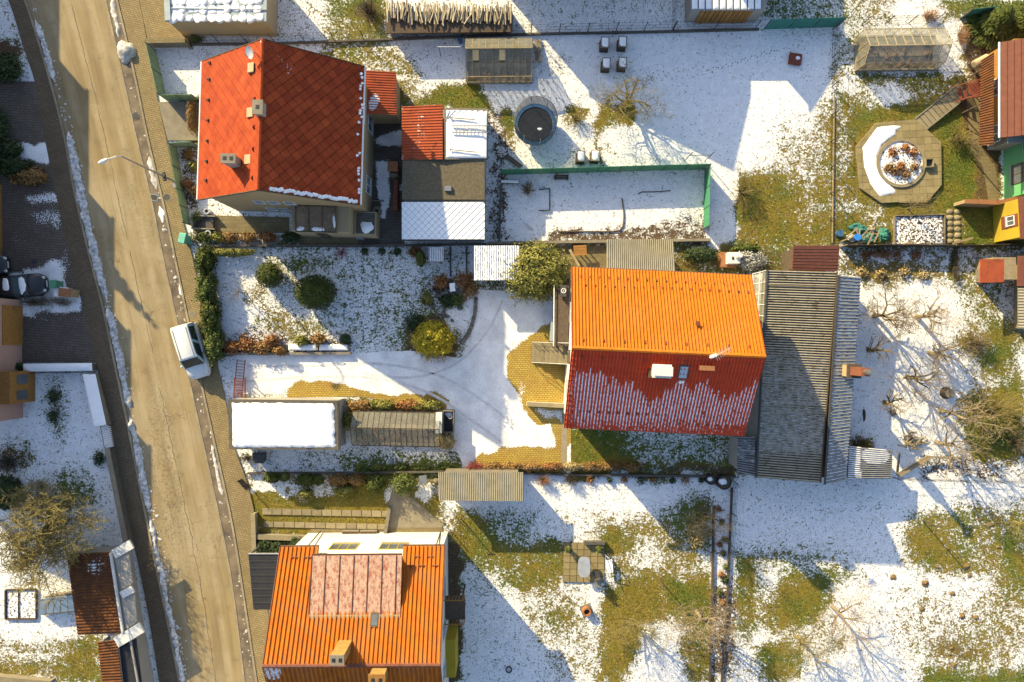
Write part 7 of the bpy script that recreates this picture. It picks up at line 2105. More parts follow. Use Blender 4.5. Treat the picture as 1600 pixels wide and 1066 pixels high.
# carpet beating frame
t = thing('metal_frame','dark metal bar frame beside the green play yard fence','frame',tuple(W(1087,245)))
for a in ((1069,252),(1101,252)):
    mb = MB(); mb.tube([W(*a,-.05),W(*a,0)+Vector((0,0,1.7))],.035,6); mb.build('post','metal_grey',t)
    mb = MB(); p = W(*a); p.z = 1.72; mb.beam(p-Vector((.25,.25,0)),p+Vector((.25,.25,0)),.06); mb.build('arm','metal_dark',t)
mb = MB(); mb.tube([W(1069,252)+Vector((0,0,1.7)),W(1101,252)+Vector((0,0,1.7))],.03,6); mb.build('bar','metal_grey',t)
# play yard things
t = thing('goal_frame','grey U-shaped goal frame lying in the snowy play yard','frame',tuple(W(850,312)))
for a,b in (((859,295),(859,329)),((859,295),(842,296)),((859,329),(842,329))):
    mb = MB(); mb.tube([W(*a,.12),W(*b,.12)],.045,6); mb.build('bar','metal_dark',t)
def pipe(label, pts, r, m, name='pipe', z=.06):
    mb = MB(); mb.tube([W(a,b,z) for a,b in pts],r,6); o = mb.build(name,m); tag(o,label,name.replace('_',' ')); return o
pipe('bent brown garden pipe across the sunny half of the play yard',[(875,362),(920,362),(958,362),(968,360),(974,353),(975,335),(972,310)],.05,'wood_dark')
pipe('thin dark stick lying in the shaded play yard snow',[(997,303),(1003,300),(1022,300),(1048,298)],.035,'wood_dark','stick')
t = thing('bench','small plank bench at the corner of the play yard','bench',tuple(W(797,287)))
mb = MB(); p = W(797,286); f = Fr(p.x,p.y,-1); mb.box(f,-.72,.72,-.16,.16,.40,.45); mb.build('seat','wood_grey',t)
for s_ in (-.55,.55): mb = MB(); mb.box(f,s_-.04,s_+.04,-.13,.13,-.03,.40); mb.build('leg','wood_dark',t)
P = [f(a,b) for a,b in ((-.7,-.13),(.7,-.13),(.7,.14),(-.7,.14))]; snowcap([(q.x,q.y) for q in P],.452,.05,3,.12,.06).build('snow_cap','snow',t,True,'stuff')
t = thing('sledge','dark narrow slatted crate by the play yard fence','crate',tuple(W(877,278)))
p = W(877,278); f = Fr(p.x,p.y,-1)
for k in range(3): mb = MB(); mb.box(f,-.55,.55,-.18+.13*k,-.09+.13*k,.2,.24); mb.build('slat','wood_dark',t)
for s_ in (-.45,.45): mb = MB(); mb.box(f,s_-.04,s_+.04,-.2,.2,-.02,.197); mb.build('runner','wood_dark',t)
t = thing('plank_stack','stack of dark planks leaning diagonally by the play yard corner','planks',tuple(W(800,252)))
for k in range(5):
    mb = MB(); o_ = k*2.0; mb.beam(W(788+o_*.5,244+o_*-.3,.1+.02*k),W(812+o_*.5,262+o_*-.3,.35+.02*k),.13,.05); mb.build('plank',['wood_dark','wood_grey'][k%2],t)
mb = MB(); mb.beam(W(822,349,.06),W(832,358,.06),.12,.08); o = mb.build('plank','paint_white'); tag(o,'short white plank on the snow in the play yard','plank')
t = thing('hoop_toy','two small metal hoops lying in the play yard corner','hoops',tuple(W(784,313)))
mb = MB(); mb.ring(W(782,315),.1,.15,0,.05,16); mb.build('hoop','metal_dark',t); mb = MB(); mb.ring(W(786,311),.09,.13,0,.06,16); mb.build('hoop','metal_dark',t)
t = thing('clothes_line','white bar clothes post beside the weathered greenhouse','clothes post',tuple(W(689,88)))
mb = MB(); mb.tube([W(689,88,-.05),W(689,88)+Vector((0,0,1.7))],.03,6); mb.build('post','metal_dark',t); mb = MB(); p = W(689,88)+Vector((0,0,1.7)); mb.tube([p-Vector((.1,0,0)),p+Vector((1.65,0,0))],.025,6); mb.build('bar','paint_white',t)
mb = MB(); p = W(719,66); mb.tube([(p.x,p.y,-.02),(p.x,p.y,.6)],[.16,.18],12); o = mb.build('barrel','pad_blue'); tag(o,'small dark blue barrel at the greenhouse corner','barrel')
pipe('tall dark post beside the weathered greenhouse',[(846,112),(846,113)],.05,'wood_dark','post'); 
for k in range(5):
    mb = MB(); a = 836+k*2.2; mb.beam(W(a,62,.08),W(a+1,98,.5),.09,.04); o = mb.build('board','wood_grey'); tag(o,['leftmost','second','middle','fourth','rightmost'][k]+' grey board leaning at the greenhouse end','board','boards at the greenhouse end')
ladder('ladder','reddish ladder lying across the snow behind the plot gate',W(377,562,.25),W(371,622,.35),.62,13,'wood_red')
t = thing('gate','slatted reddish gate panel at the street end of the drive','gate',tuple(W(372,606)))
for k in range(9): mb = MB(); mb.beam(W(366,592+k*3.4,.9),W(383,593+k*3.4,.9),.05,.05); mb.build('slat','wood_red',t)
for x in (366,383): mb = MB(); mb.beam(W(x,591,.84),W(x,621,.84),.06,.06); mb.beam(W(x,591,-.03),W(x,591,.86),.07); mb.beam(W(x,621,-.03),W(x,621,.86),.07); mb.build('frame','wood_red',t)
t = wallstrip('garden_wall','low flower border wall along the snowy drive',WL([(362,553),(549,552)]),.2,.35,'stone','wall')
for a,b in ((452,497),(500,546)):
    mb = MB(); mb.beam(W(a,543,.27),W(b,543,.27),.42,.18); o = mb.build('planter_stone','concrete',t); P=[(p.x,p.y) for p in WL([(a+1,547.5),(a+1,538.5),(b-1,538.5),(b-1,547.5)])]; snowcap(P,.365,.06,a,.14,.1).build('snow_cap','snow',o,True,'stuff')
# rockery and small basins
rg = random.Random(3)
t = thing('rockery','curved rockery kerb of stones beside the drive','rockery',tuple(W(722,510)))
path = [(744,468),(742,490),(737,510),(730,525),(722,535)]
for k in range(16):
    u = k/15*(len(path)-1); i = min(int(u),len(path)-2); px = path[i][0]+(path[i+1][0]-path[i][0])*(u-i); py = path[i][1]+(path[i+1][1]-path[i][1])*(u-i)
    mb = MB(); p = W(px,py); mb.blob((p.x,p.y,0),.17,.2,.2,k,.35,9,5,0); mb.build('stone','stone',t,True)
for k in range(30):
    px,py = rg.choice(((690,455),(705,465),(725,470),(680,480),(695,500),(715,450),(700,440)))
    mb = MB(); p = W(px+rg.gauss(0,6),py+rg.gauss(0,5)); mb.blob((p.x,p.y,0),rg.uniform(.1,.25),rg.uniform(.1,.22),rg.uniform(.12,.3),k+40,.4,9,5,0); mb.build('stone','stone',t,True)
t = thing('water_trough','dark oblong water trough in the rockery','trough',tuple(W(686,452))); f = Fr(*W(686,452)[:2],-3)
mb = MB(); mb.box(f,-.5,.5,-.2,-.14,-.02,.35); mb.box(f,-.5,.5,.14,.2,-.02,.35); mb.box(f,-.5,-.44,-.135,.135,-.02,.35); mb.box(f,.44,.5,-.135,.135,-.02,.35); mb.build('side','concrete_dark',t); mb = MB(); mb.box(f,-.435,.435,-.13,.13,.1,.25); mb.build('water','black_rubber',t)
t = thing('garden_lantern','small white stone lantern among the rockery shrubs','lantern',tuple(W(708,450))); p = W(708,450)
mb = MB(); mb.box(Fr(p.x,p.y,5),-.16,.16,-.28,.28,-.02,.6); mb.build('body','paint_white',t); mb = MB(); mb.box(Fr(p.x,p.y,5),-.2,.2,-.32,.32,.602,.68); mb.build('cap','snow',t)
for lab,pts,w in (('upper narrow dark path edging between the small beds',[(704,386),(704,432)],.12),('lower narrow dark path edging beside the white ribbed shed',[(729,386),(729,430)],.10),('dark stepping edge between rockery and lawn',[(697,470),(690,505)],.25)):
    wallstrip('garden_kerb',lab,WL(pts),w,.15,'concrete_dark','kerb')
# little house-shaped bird house and shrubs beyond the main roof
t = thing('oven','white garden oven with chimney on a clay-coloured plinth','oven',tuple(W(1135,407))); p = W(1135,407); f = Fr(p.x,p.y,0)
mb = MB(); mb.box(f,-.65,.55,-.6,.55,-.03,.8); mb.build('plinth','clay',t); mb = MB(); mb.box(f,-.3,.6,-.4,.45,.802,1.5); mb.build('body','paint_white',t); mb = MB(); mb.tube([f(.35,.1,1.5),f(.35,.1,2.3)],.16,10); mb.build('chimney','paint_white',t); mb = MB(); mb.box(f,-.06,.1,-.12,.1,1.502,1.53); mb.build('flue','black_sheet',t)
t = thing('garden_bench','weathered wooden table in the corner behind the rounded bush','table',tuple(W(905,393))); p = W(905,393); f = Fr(p.x,p.y,3)
for k in range(4): mb = MB(); mb.box(f,-.5,.5,-.4+.2*k,-.22+.2*k,.7,.74); mb.build('board','wood_orange',t)
for a,b in ((-.42,-.32),(.42,-.32),(.42,.32),(-.42,.32)): mb = MB(); mb.box(f,a-.04,a+.04,b-.04,b+.04,-.03,.698); mb.build('leg','wood_dark',t)
sheet('path',WL([(862,384),(948,384),(948,424),(892,420),(890,448),(862,450)]),.012,'patio_stone','brown paving behind the main house and bush',.8)
mb = MB(); mb.beam(W(890,390,.5),W(905,416,.5),.2,.08); o = mb.build('plank','wood_pale'); tag(o,'pale plank leaning behind the main house','plank')
# patio with table, chairs
t = thing('patio','square patio of yellow slabs in the bottom garden','patio',tuple(W(911,879)))
p = W(912,879); f = Fr(p.x,p.y,-1); mb = MB(); mb.box(f,-1.62,1.62,-1.55,1.55,-.03,.05); mb.build('base','soil',t)
sm = MB(); sm.box(Fr(0,0),-.248,.248,-.236,.236,0,.05); sme = piece_mesh('slab',sm,'slab_yellow')
for i in range(6):
    for j in range(6): q = f(-1.34+i*.536,-1.28+j*.512,.052); piece('slab',sme,t,q,(0,0,f.rot))
t = thing('table','pale oval garden table on the yellow patio','table',tuple(f(0,0,.09)))
c = W(911,881); pts = [(c.x+.48*math.copysign(abs(math.cos(a))**.7,math.cos(a)), c.y+.8*math.copysign(abs(math.sin(a))**.7,math.sin(a))) for a in np.linspace(0,6.283,29)[:-1]]
mb = MB(); mb.prism(pts,.76,.80); mb.build('tabletop','metal_pale',t)
for a,b in ((-.3,-.5),(.3,-.5),(.3,.5),(-.3,.5)): mb = MB(); mb.tube([(c.x+a,c.y+b,.09),(c.x+a*.8,c.y+b*.8,.758)],.025,6); mb.build('leg','metal_grey',t)
def chair(label, px, py, rot, m, z0=.09):
    c = W(px,py); f = Fr(c.x,c.y,rot,z0); t = thing('garden_chair',label,'chair',(c.x,c.y,z0),'chairs around the yellow patio')
    mb = MB(); mb.box(f,-.24,.24,-.24,.24,.42,.46); mb.build('seat',m,t); mb = MB(); mb.box(f,-.24,.24,.24,.29,.44,.95); mb.build('backrest',m,t)
    for a in (-.21,.21):
        for b in (-.21,.21): mb = MB(); mb.tube([f(a,b,0),f(a,b,.418)],.018,5); mb.build('leg','metal_dark',t)
        mb = MB(); mb.beam(f(a*1.15,-.24,.64),f(a*1.15,.26,.64),.05,.03); mb.build('armrest',m,t)
chair('dark metal chair at the lower right corner of the patio table',930,895,200,'metal_dark'); chair('grey chair on the lower edge of the yellow patio',933,905,170,'metal_grey'); 
t = thing('parasol_stand','pale garden swing frame at the right side of the patio','swing frame',tuple(W(950,880)))
mb = MB(); 
for a,b in (((944,866),(952,873)),((952,873),(958,884)),((944,895),(956,886)),((946,866),(946,896))): mb.tube([W(*a,.5),W(*b,1.0)],.03,6)
mb.build('frame','metal_pale',t); mb = MB(); mb.box(Fr(*W(951,882)[:2],5),-.25,.25,-.5,.5,.4,.46); mb.build('seat','snow',t)
mb = MB(); mb.box(Fr(*W(932,846)[:2],0),-1.0,.6,-.12,.12,.1,.5); o = mb.build('planter','concrete_dark'); tag(o,'dark long planter at the upper patio edge','planter')
for px,py,l in ((887,855,'round shrub pot at the upper left patio corner'),(935,855,'round shrub pot at the upper right patio corner')):
    c = W(px,py); t = thing('potted_plant',l,'potted plant',(c.x,c.y,.09)); mb = MB(); mb.tube([(c.x,c.y,.09),(c.x,c.y,.4)],[.13,.18],10); mb.build('pot','clay',t); leaves((c.x,c.y,.62),.25,.25,.28,350,.06,px).build('foliage','leaf_green',t)
t = thing('fire_pit','round clay-coloured fire bowl on a square slab','fire pit',tuple(W(916,953))); p = W(916,953)
mb = MB(); mb.box(Fr(p.x,p.y,20),-.42,.42,-.42,.42,-.02,.06); mb.build('slab','stone',t); mb = MB(); mb.ring(p,.22,.34,.062,.5,18); mb.build('bowl','clay',t); mb = MB(); mb.disc(p,.215,.065,.2,14); mb.build('ash','soil',t)
mb = MB(); p = W(795,1046); mb.ring(p,.18,.26,0,.1,16); o = mb.build('drain_cover','metal_dark'); tag(o,'small dark round drain in the shaded bottom lawn','drain')
for px,py,l,r in ((1127,751,'dark snowy water barrel at the border corner',.55),(1107,747,'smaller snowy tub beside the border corner barrel',.38)):
    c = W(px,py); t = thing('water_barrel',l,'barrel',(c.x,c.y,0)); mb = MB(); mb.ring(c,r*.93,r,-.02,.8,20); mb.build('shell','black_rubber',t); mb = MB(); mb.disc(c,r*.925,.0,.70,18); mb.build('water','wood_dark',t); mb = MB(); mb.blob((c.x-.1,c.y+.05,.70),r*.6,r*.45,.05,2,.5,10,4,0); mb.build('snow_patch','snow',t,True,'stuff')
mb = MB(); p = W(704,1012); f = Fr(p.x,p.y,12); t = thing('plastic_tub','bright blue plastic tub against the orange house','tub',(p.x,p.y,0)); mb.box(f,-.34,.34,-.2,.2,.02,.45); mb.build('body','plastic_blue',t); mb = MB(); mb.box(f,-.38,.38,-.24,.24,.452,.5); mb.build('lid','plastic_blue',t)
# slab paths of the stepped beds
for lab,y0,y1,xs,h in (('upper row of pale slabs edging the stepped beds',799,803,(410,612),9),('lower row of pale slabs edging the stepped beds',819,823,(412,606),8)):
    t = thing('slab_path',lab,'path',tuple(W(xs[0],y0))); n = 13 if h == 9 else 12
    for k in range(n):
        a = xs[0]+(xs[1]-xs[0])*k/n; b = xs[0]+(xs[1]-xs[0])*(k+1)/n; ya = y0+(y1-y0)*k/n
        mb = MB(); mb.prism([(p.x,p.y) for p in WL([(a+.5,ya-h/2),(b-.5,ya-h/2+.3),(b-.5,ya+h/2+.3),(a+.5,ya+h/2)])],-.02,.10); mb.build('slab','slab_stone',t)
wallstrip('garden_wall','low rough wall at the end of the stepped beds',WL([(610,792),(603,832)]),.25,.4,'stone','wall')
wallstrip('garden_wall','long pale wall above the planted corner bed by the street',WL([(402,836),(487,839)]),.3,.5,'concrete','wall','slab_stone')
wallstrip('garden_wall','pale street wall beside the planted corner bed',WL([(400,800),(402,868)]),.25,.6,'concrete','wall','slab_stone')
sheet('terrace',WL([(486,826),(692,824),(692,836),(478,840)]),.04,'patio_stone','narrow sunny terrace along the white wall',.8,.04)
for px,l in ((549,'left long stone planter on the sunny terrace'),(577,'right long stone planter on the sunny terrace')):
    p = W(px,831); t = thing('planter',l,'planter',(p.x,p.y,0)); mb = MB(); f = Fr(p.x,p.y); mb.box(f,-.65,.65,-.17,.17,0,.4); mb.build('box','concrete',t); mb = MB(); mb.box(f,-.6,.6,-.12,.12,.402,.42); mb.build('soil','soil',t)
for a,b,l in (((478,857),(501,830),'dark sloping pole at the left corner of the white wall'),((680,857),(688,832),'dark sloping pole at the right corner of the white wall')):
    mb = MB(); mb.tube([W(*a,5.1),W(b[0],b[1],.2)],.05,6); o = mb.build('downpipe','metal_dark'); tag(o,l,'downpipe')
t = thing('grill','grey metal grill beside the pale ribbed shed','grill',tuple(W(663,747))); p = W(663,747); mb = MB(); mb.box(Fr(p.x,p.y,8),-.3,.3,-.3,.3,.5,.8); mb.build('box','metal_grey',t)
for a in (-.22,.22): mb = MB(); mb.tube([(p.x+a,p.y,-.02),(p.x+a,p.y,.5)],.03,5); mb.build('leg','metal_dark',t)
mb = MB(); p = W(682,752); mb.blob((p.x,p.y,0),.3,.25,.35,7,.2,14,6,0); o = mb.build('boulder','stone',smooth=True); tag(o,'rounded boulder beside the pale ribbed shed','boulder')
# stairwell beside the beige house
t = thing('stairwell','dark sunken stairwell with white rim at the house corner','stairwell',tuple(W(320,350)))
mb = MB(); f = Fr(*W(322,349)[:2],-2); mb.box(f,-.9,.9,-.55,-.45,-.02,.5); mb.box(f,-.9,.9,.45,.55,-.02,.5); mb.box(f,-.9,-.8,-.445,.445,-.02,.5); mb.build('rim','concrete',t)
for k in range(5): mb = MB(); mb.box(f,-.79+k*.3,-.5+k*.3,-.44,.44,.06,.07+.07*k); mb.build('step','concrete_dark',t)
for px,py,l in ((327,332,'round pale pot beside the sunken stairwell'),(329,366,'round pale pot in the hedge below the stairwell')):
    c = W(px,py); t = thing('flower_pot',l,'pot',(c.x,c.y,0)); mb = MB(); mb.ring(c,.14,.24,0,.5,16); mb.build('pot','metal_pale',t); mb = MB(); mb.disc(c,.135,.0,.42,12); mb.build('soil','soil',t)
mb = MB(); p = W(566,369); mb.box(Fr(p.x,p.y,-2),-.3,.3,-.35,.35,0,.9); o = mb.build('storage_box','metal_grey'); tag(o,'grey storage box at the foot of the dark balcony','box')
c = W(590,331); t = thing('millstone','round grey stone ring in the snowy yard','stone ring',(c.x,c.y,0)); mb = MB(); mb.ring(c,.14,.36,0,.35,18); mb.build('ring','concrete',t); mb = MB(); mb.disc(c,.135,0,.2,12); mb.build('soil','soil',t)
for py,l in ((236,'upper dark sleeper across the yard passage'),(314,'lower pale sleeper across the yard passage')):
    mb = MB(); mb.beam(W(568,py,.06),W(600,py,.06),.22 if py<300 else .1,.12); o = mb.build('sleeper','wood_dark' if py<300 else 'concrete'); tag(o,l,'sleeper')
# orchard bits
def stump(label, px, py, r, h, m='wood_pale', tilt=0):
    c = W(px,py); t = thing('tree_stump',label,'stump',(c.x,c.y,0)); mb = MB(); mb.tube([(c.x,c.y,-.03),(c.x,c.y,.1),(c.x+tilt,c.y,h)],[r*1.25,r,r*.9],12); mb.build('trunk','wood_bark',t); mb = MB(); mb.tube([(c.x+tilt,c.y,h-.002),(c.x+tilt,c.y,h+.012)],r*.86,12); mb.build('cut_face',m,t)
stump('hollow sawn log standing in the orchard snow',1478,614,.42,.5)
mb = MB(); t = thing('branch_pile','heap of sawn pale branches in the orchard','branch pile',tuple(W(1425,688))); rg = random.Random(5)
for k in range(26):
    a = rg.uniform(-.5,1.2); p = W(1425+rg.gauss(0,7),687+rg.gauss(0,5),.1+.25*rg.random()); mb = MB(); mb.tube([p-Vector((math.cos(a),math.sin(a),0))*rg.uniform(.2,.5),p+Vector((math.cos(a),math.sin(a),.1))*rg.uniform(.2,.5)],rg.uniform(.03,.08),6); mb.build('log','wood_pale',t)
t = thing('timber_frame','leaning pale beams forming a low frame below the orchard','timber frame',tuple(W(1420,725)))
for a,b,z0_,z1_ in (((1402,742),(1450,713),.1,.5),((1405,744),(1453,716),.1,.55),((1448,714),(1490,716),.5,.4),((1402,738),(1405,708),.1,1.0)): mb = MB(); mb.beam(W(*a,z0_),W(*b,z1_),.16,.1); mb.build('beam','wood_pale' if z1_<1 else 'wood_grey',t)
mb = MB(); p = W(1395,645); f = Fr(p.x,p.y,30); mb.box(f,-.2,.2,-.2,-.14,0,.12); mb.box(f,-.2,.2,.14,.2,0,.12); mb.box(f,-.2,-.14,-.135,.135,0,.12); mb.box(f,.14,.2,-.135,.135,0,.12); o = mb.build('crate','wood_dark'); tag(o,'small dark open crate in the orchard shade','crate')
mb = MB(); mb.blob(tuple(W(1350,648)),.12,.5,.12,3,.4,10,4,0); o = mb.build('log','wood_dark'); tag(o,'dark rotten log lying in the orchard shade','log')
# molehills in the bottom right lawn
for k,(px,py,r) in enumerate(((1396,902,.3),(1445,912,.38),(1488,928,.26),(1440,952,.24),(1503,963,.32),(1525,965,.26),(1510,885,.3),(1480,858,.18),(1487,1013,.22),(1490,1040,.28),(1548,820,.26),(1530,812,.2),(1560,855,.2),(1573,945,.2),(1484,1022,.18),(1515,900,.22),(1465,886,.18))):
    mb = MB(); p = W(px,py); mb.blob((p.x,p.y,0),r*.8,r*.66,r*.28,k,.6,12,6,0); o = mb.build('molehill','molehill_earth',smooth=True); tag(o,'brown molehill on the snowy bottom right lawn','molehill','molehills on the bottom right lawn')
# thin posts with long shadows
for px,py,h,l in ((1440,812,2.2,'dark clothes post at the top of the bottom right lawn'),(1030,905,1.6,'thin dark post in the lower middle lawn'),(720,810,1.6,'thin post beside the narrow green lawn')):
    c = W(px,py); t = thing('clothes_post',l,'post',(c.x,c.y,0)); mb = MB(); mb.tube([(c.x,c.y,-.03),(c.x,c.y,h)],.045,6); mb.build('pole','wood_dark',t); mb = MB(); mb.beam((c.x-.3,c.y,h-.05),(c.x+.3,c.y,h-.05),.05); mb.build('crossbar','wood_dark',t)

# ================================================================ trees and shrubs
# sold plot
shrub('clipped_shrub','smaller ball-clipped evergreen on the sold plot lawn',426,431,20,1.7,'leaf_box',3800,.055,seed=1,amp=.04,cat='shrub')
shrub('clipped_shrub','larger ball-clipped dark evergreen on the sold plot lawn',498,458,31,2.3,'leaf_box',7000,.065,ry=27,seed=2,amp=.06)
shrub('golden_shrub','bright golden rounded evergreen beside the snowy drive',680,530,29,3.5,'leaf_gold',7500,.07,ry=27,seed=3,amp=.22,freq=4.)
shrub('rhododendron','big rounded olive-green bush beside the white ribbed shed',836,428,50,3.0,'leaf_olive',15000,.08,ry=44,seed=4,amp=.20,freq=5.)
for i,(px,py,rx,ry,h) in enumerate(((328,410,13,20,1.7),(331,450,13,24,1.8),(337,495,14,26,1.8),(343,538,13,24,1.7))):
    shrub('hedge','%s clump of the dark evergreen street hedge of the sold plot'%['topmost','second','third','lowest'][i],px,py,rx,h,'leaf_green' if i%2 else 'leaf_box',4200,.075,ry=ry*1.12,seed=10+i,amp=.30,freq=3.5,cat='hedge',group='street hedge')
shrub('hedge','olive hedge strip below the beige house border',365,396,38,1.0,'leaf_olive',2600,.06,ry=6,seed=20,cat='hedge')
shrub('column_shrub','small upright evergreen column near the tiny lean-to',660,407,7,2.2,'leaf_box',1500,.05,ry=12,seed=21,amp=.05)
for i,px in enumerate((571,598,622,596+50)):
    shrub('small_shrub','%s from the left of the small dark shrubs along the top border'%['first','second','third','fourth'][i],px,394,6,.7,'leaf_dark',350,.05,seed=30+i,group='border shrubs')
twiggy('twig_shrub','reddish leafless shrub at the top border of the plot',534,395,12,.9,'twig_red',50,1,rad=.008)
bare_tree('young_tree','thin leafless young tree leaning on the front lawn',385,458,2.6,'twig_brown',5,.35,.035,3,lean=(-.3,.1),limbs=5)
for i,(px,py,r,ry,m) in enumerate(((365,543,14,11,'leaf_rust'),(390,538,16,12,'leaf_rust'),(412,545,14,10,'leaf_brown'),(428,533,10,9,'leaf_rust'),(440,548,10,7,'leaf_brown'),(474,532,11,8,'leaf_olive'),(500,530,12,8,'leaf_brown'))):
    shrub('border_shrub','%s from the street of the dry shrubs in the border by the drive'%['first','second','third','fourth','fifth','sixth','seventh'][i],px,py,r,.9,m,900,.07,ry=ry,seed=40+i,amp=.4,group='dry border shrubs')
shrub('clipped_shrub','small dark ball shrub at the border tip by the drive',541,530,9,.8,'leaf_dark',900,.045,seed=50,amp=.05)
for i,(px,py,r,h,m) in enumerate(((690,442,12,.9,'leaf_rust'),(725,440,14,1.0,'leaf_rust'),(735,455,12,.8,'leaf_brown'),(668,468,10,.6,'leaf_olive'),(700,470,12,.4,'leaf_dark'),(648,505,16,.4,'leaf_dark'),(715,470,10,.5,'leaf_green'),(650,395,9,.8,'leaf_rust'))):
    shrub('rockery_shrub',['dry rust-coloured shrub by the trough','rusty shrub below the white ribbed shed','brown shrub at the shed corner','olive cushion beside the rockery trough','dark low evergreen in the rockery','dark green creeper on the lawn above the golden shrub','green cushion at the top of the rockery','rusty shrub above the evergreen column'][i],px,py,r,h,m,700,.06,seed=60+i,amp=.4)
twiggy('twig_shrub','ring of dry brown twigs around the golden evergreen',678,538,40,.5,'twig_rust',160,7,rad=.012,ry=33,sub=2)
for i,(px,py,r,ry,h,m) in enumerate(((566,634,18,9,1.1,'leaf_brown'),(600,632,22,7,1.1,'leaf_olive'),(640,632,22,7,1.1,'leaf_rust'),(670,632,20,8,1.1,'leaf_olive'),(548,655,9,14,1.2,'leaf_olive'))):
    shrub('climbing_plant','%s dry climber patch along the long low greenhouse'%['leftmost upper','second from the left','third from the left','rightmost','left end'][i],px,py,r,h,m,1300,.07,ry=ry,seed=80+i,amp=.4,group='climbers above the greenhouse')
shrub('dry_bush','hay-coloured dry bush at the end of the long greenhouse',697,688,14,1.2,'leaf_hay',1800,.06,seed=90,amp=.15)
twiggy('twig_shrub','pinkish red twiggy shrub at the corner of the lower border',742,727,15,.9,'twig_red',140,9,rad=.009,ry=9)
for i,(px,m) in enumerate(((770,'leaf_brown'),(800,'leaf_brown'),(832,'leaf_brown'),(862,'leaf_rust'),(895,'leaf_hay'),(925,'leaf_brown'),(955,'leaf_brown'),(985,'leaf_brown'))):
    shrub('hedge_clump','%s from the left of the dry brown hedge clumps on the lower plot border'%['first','second','third','fourth','fifth','sixth','seventh','eighth'][i],px,728,18,.8,m,1100,.055,ry=7,seed=100+i,amp=.25,cat='hedge',group='dry lower hedge')
for i,(px,py,r) in enumerate(((570,735,9),(590,730,12),(625,728,16),(660,730,18),(700,728,14))):
    shrub('ground_cover','%s from the left of the low green cover patches at the lower border'%['first','second','third','fourth','fifth'][i],px,py,r,.35,['leaf_green','leaf_olive'][i==1],500,.05,ry=6,seed=120+i,amp=.4,group='lower border ground cover')
twiggy('twig_shrub','dark leafless shrub at the corner of the snowy garage',388,715,11,1.1,'twig_dark',60,11)
shrub('silver_shrub','frosty grey shrub beside the white garden oven',1168,408,26,1.3,'leaf_silver',2500,.06,ry=14,seed=130,amp=.35)
shrub('evergreen_shrub','dark green shrub behind the buff ribbed shed',1092,400,26,1.2,'leaf_dark',2600,.07,ry=12,seed=131,amp=.3)
shrub('evergreen_shrub','olive shrub behind the white garden oven',1160,390,22,1.0,'leaf_box',1500,.07,ry=7,seed=132,amp=.3)
# shrubs of the lower neighbour
for i,(px,py,r,ry,h,m) in enumerate(((428,745,12,8,.9,'leaf_box'),(447,744,8,7,.7,'leaf_green'),(480,748,14,11,1.1,'leaf_box'),(500,748,9,8,.9,'leaf_box'),(530,748,16,9,1.0,'leaf_brown'),(558,748,12,9,.9,'leaf_brown'),(588,752,15,15,1.4,'leaf_box'),(633,754,21,16,1.5,'leaf_green'),(480,770,12,7,.7,'leaf_olive'),(540,765,16,9,.7,'leaf_olive'))):
    shrub('garden_shrub',['first from the street of the shrubs in the row below the plot border','second from the street of the shrubs in the row below the plot border','third from the street of the shrubs in the row below the plot border','fourth from the street of the shrubs in the row below the plot border','first of the two brown shrubs in the row below the plot border','second of the two brown shrubs in the row below the plot border','dark rounded shrub left of the biggest one in the row below the plot','biggest green shrub of the row, left of the pale ribbed shed','small olive shrub on the snow edge of the stepped beds, nearer the street','low olive shrub spreading onto the uppermost stepped bed'][i],px,py,r,h,m,1700,.06,ry=ry,seed=140+i,amp=.22,group='row of shrubs below the plot')
for i,(px,py,r) in enumerate(((418,852,13),(437,856,14),(466,848,13))):
    shrub('garden_shrub','%s dark evergreen in the small corner bed by the street'%['left','middle','right'][i],px,py,r,1.1,'leaf_dark',1500,.06,seed=160+i,amp=.25,group='corner bed evergreens')
for i,px in enumerate((848,893,922,952,975,1000,1020,1050,1070,1095)):
    if i < 2: twiggy('twig_shrub','%s of the two dark twiggy bushes on the snow below the border'%['left','right'][i],px,750,14,.8,'twig_rust' if i==0 else 'twig_dark',70,20+i,ry=9,group='twiggy bushes below the border')
    else: shrub('small_shrub','%s from the left of the tiny plants in the snowy row below the border'%['first','second','third','fourth','fifth','sixth','seventh','eighth'][i-2],px,749+i%2,4+i%3*2,.35,'leaf_dark' if i%2 else 'leaf_rust',180,.05,seed=170+i,amp=.4,group='tiny plants below the border')
for i,py in enumerate((795,815,842,850,864,885,897,905,925,940)):
    shrub('small_shrub','%s from the top of the little plants in the vegetable strip'%['first','second','third','fourth','fifth','sixth','seventh','eighth','ninth','tenth'][i],1122+(i*5)%13,py,5,.3,['leaf_rust','leaf_dark','leaf_green'][i%3],200,.05,seed=190+i,amp=.4,group='plants in the vegetable strip')
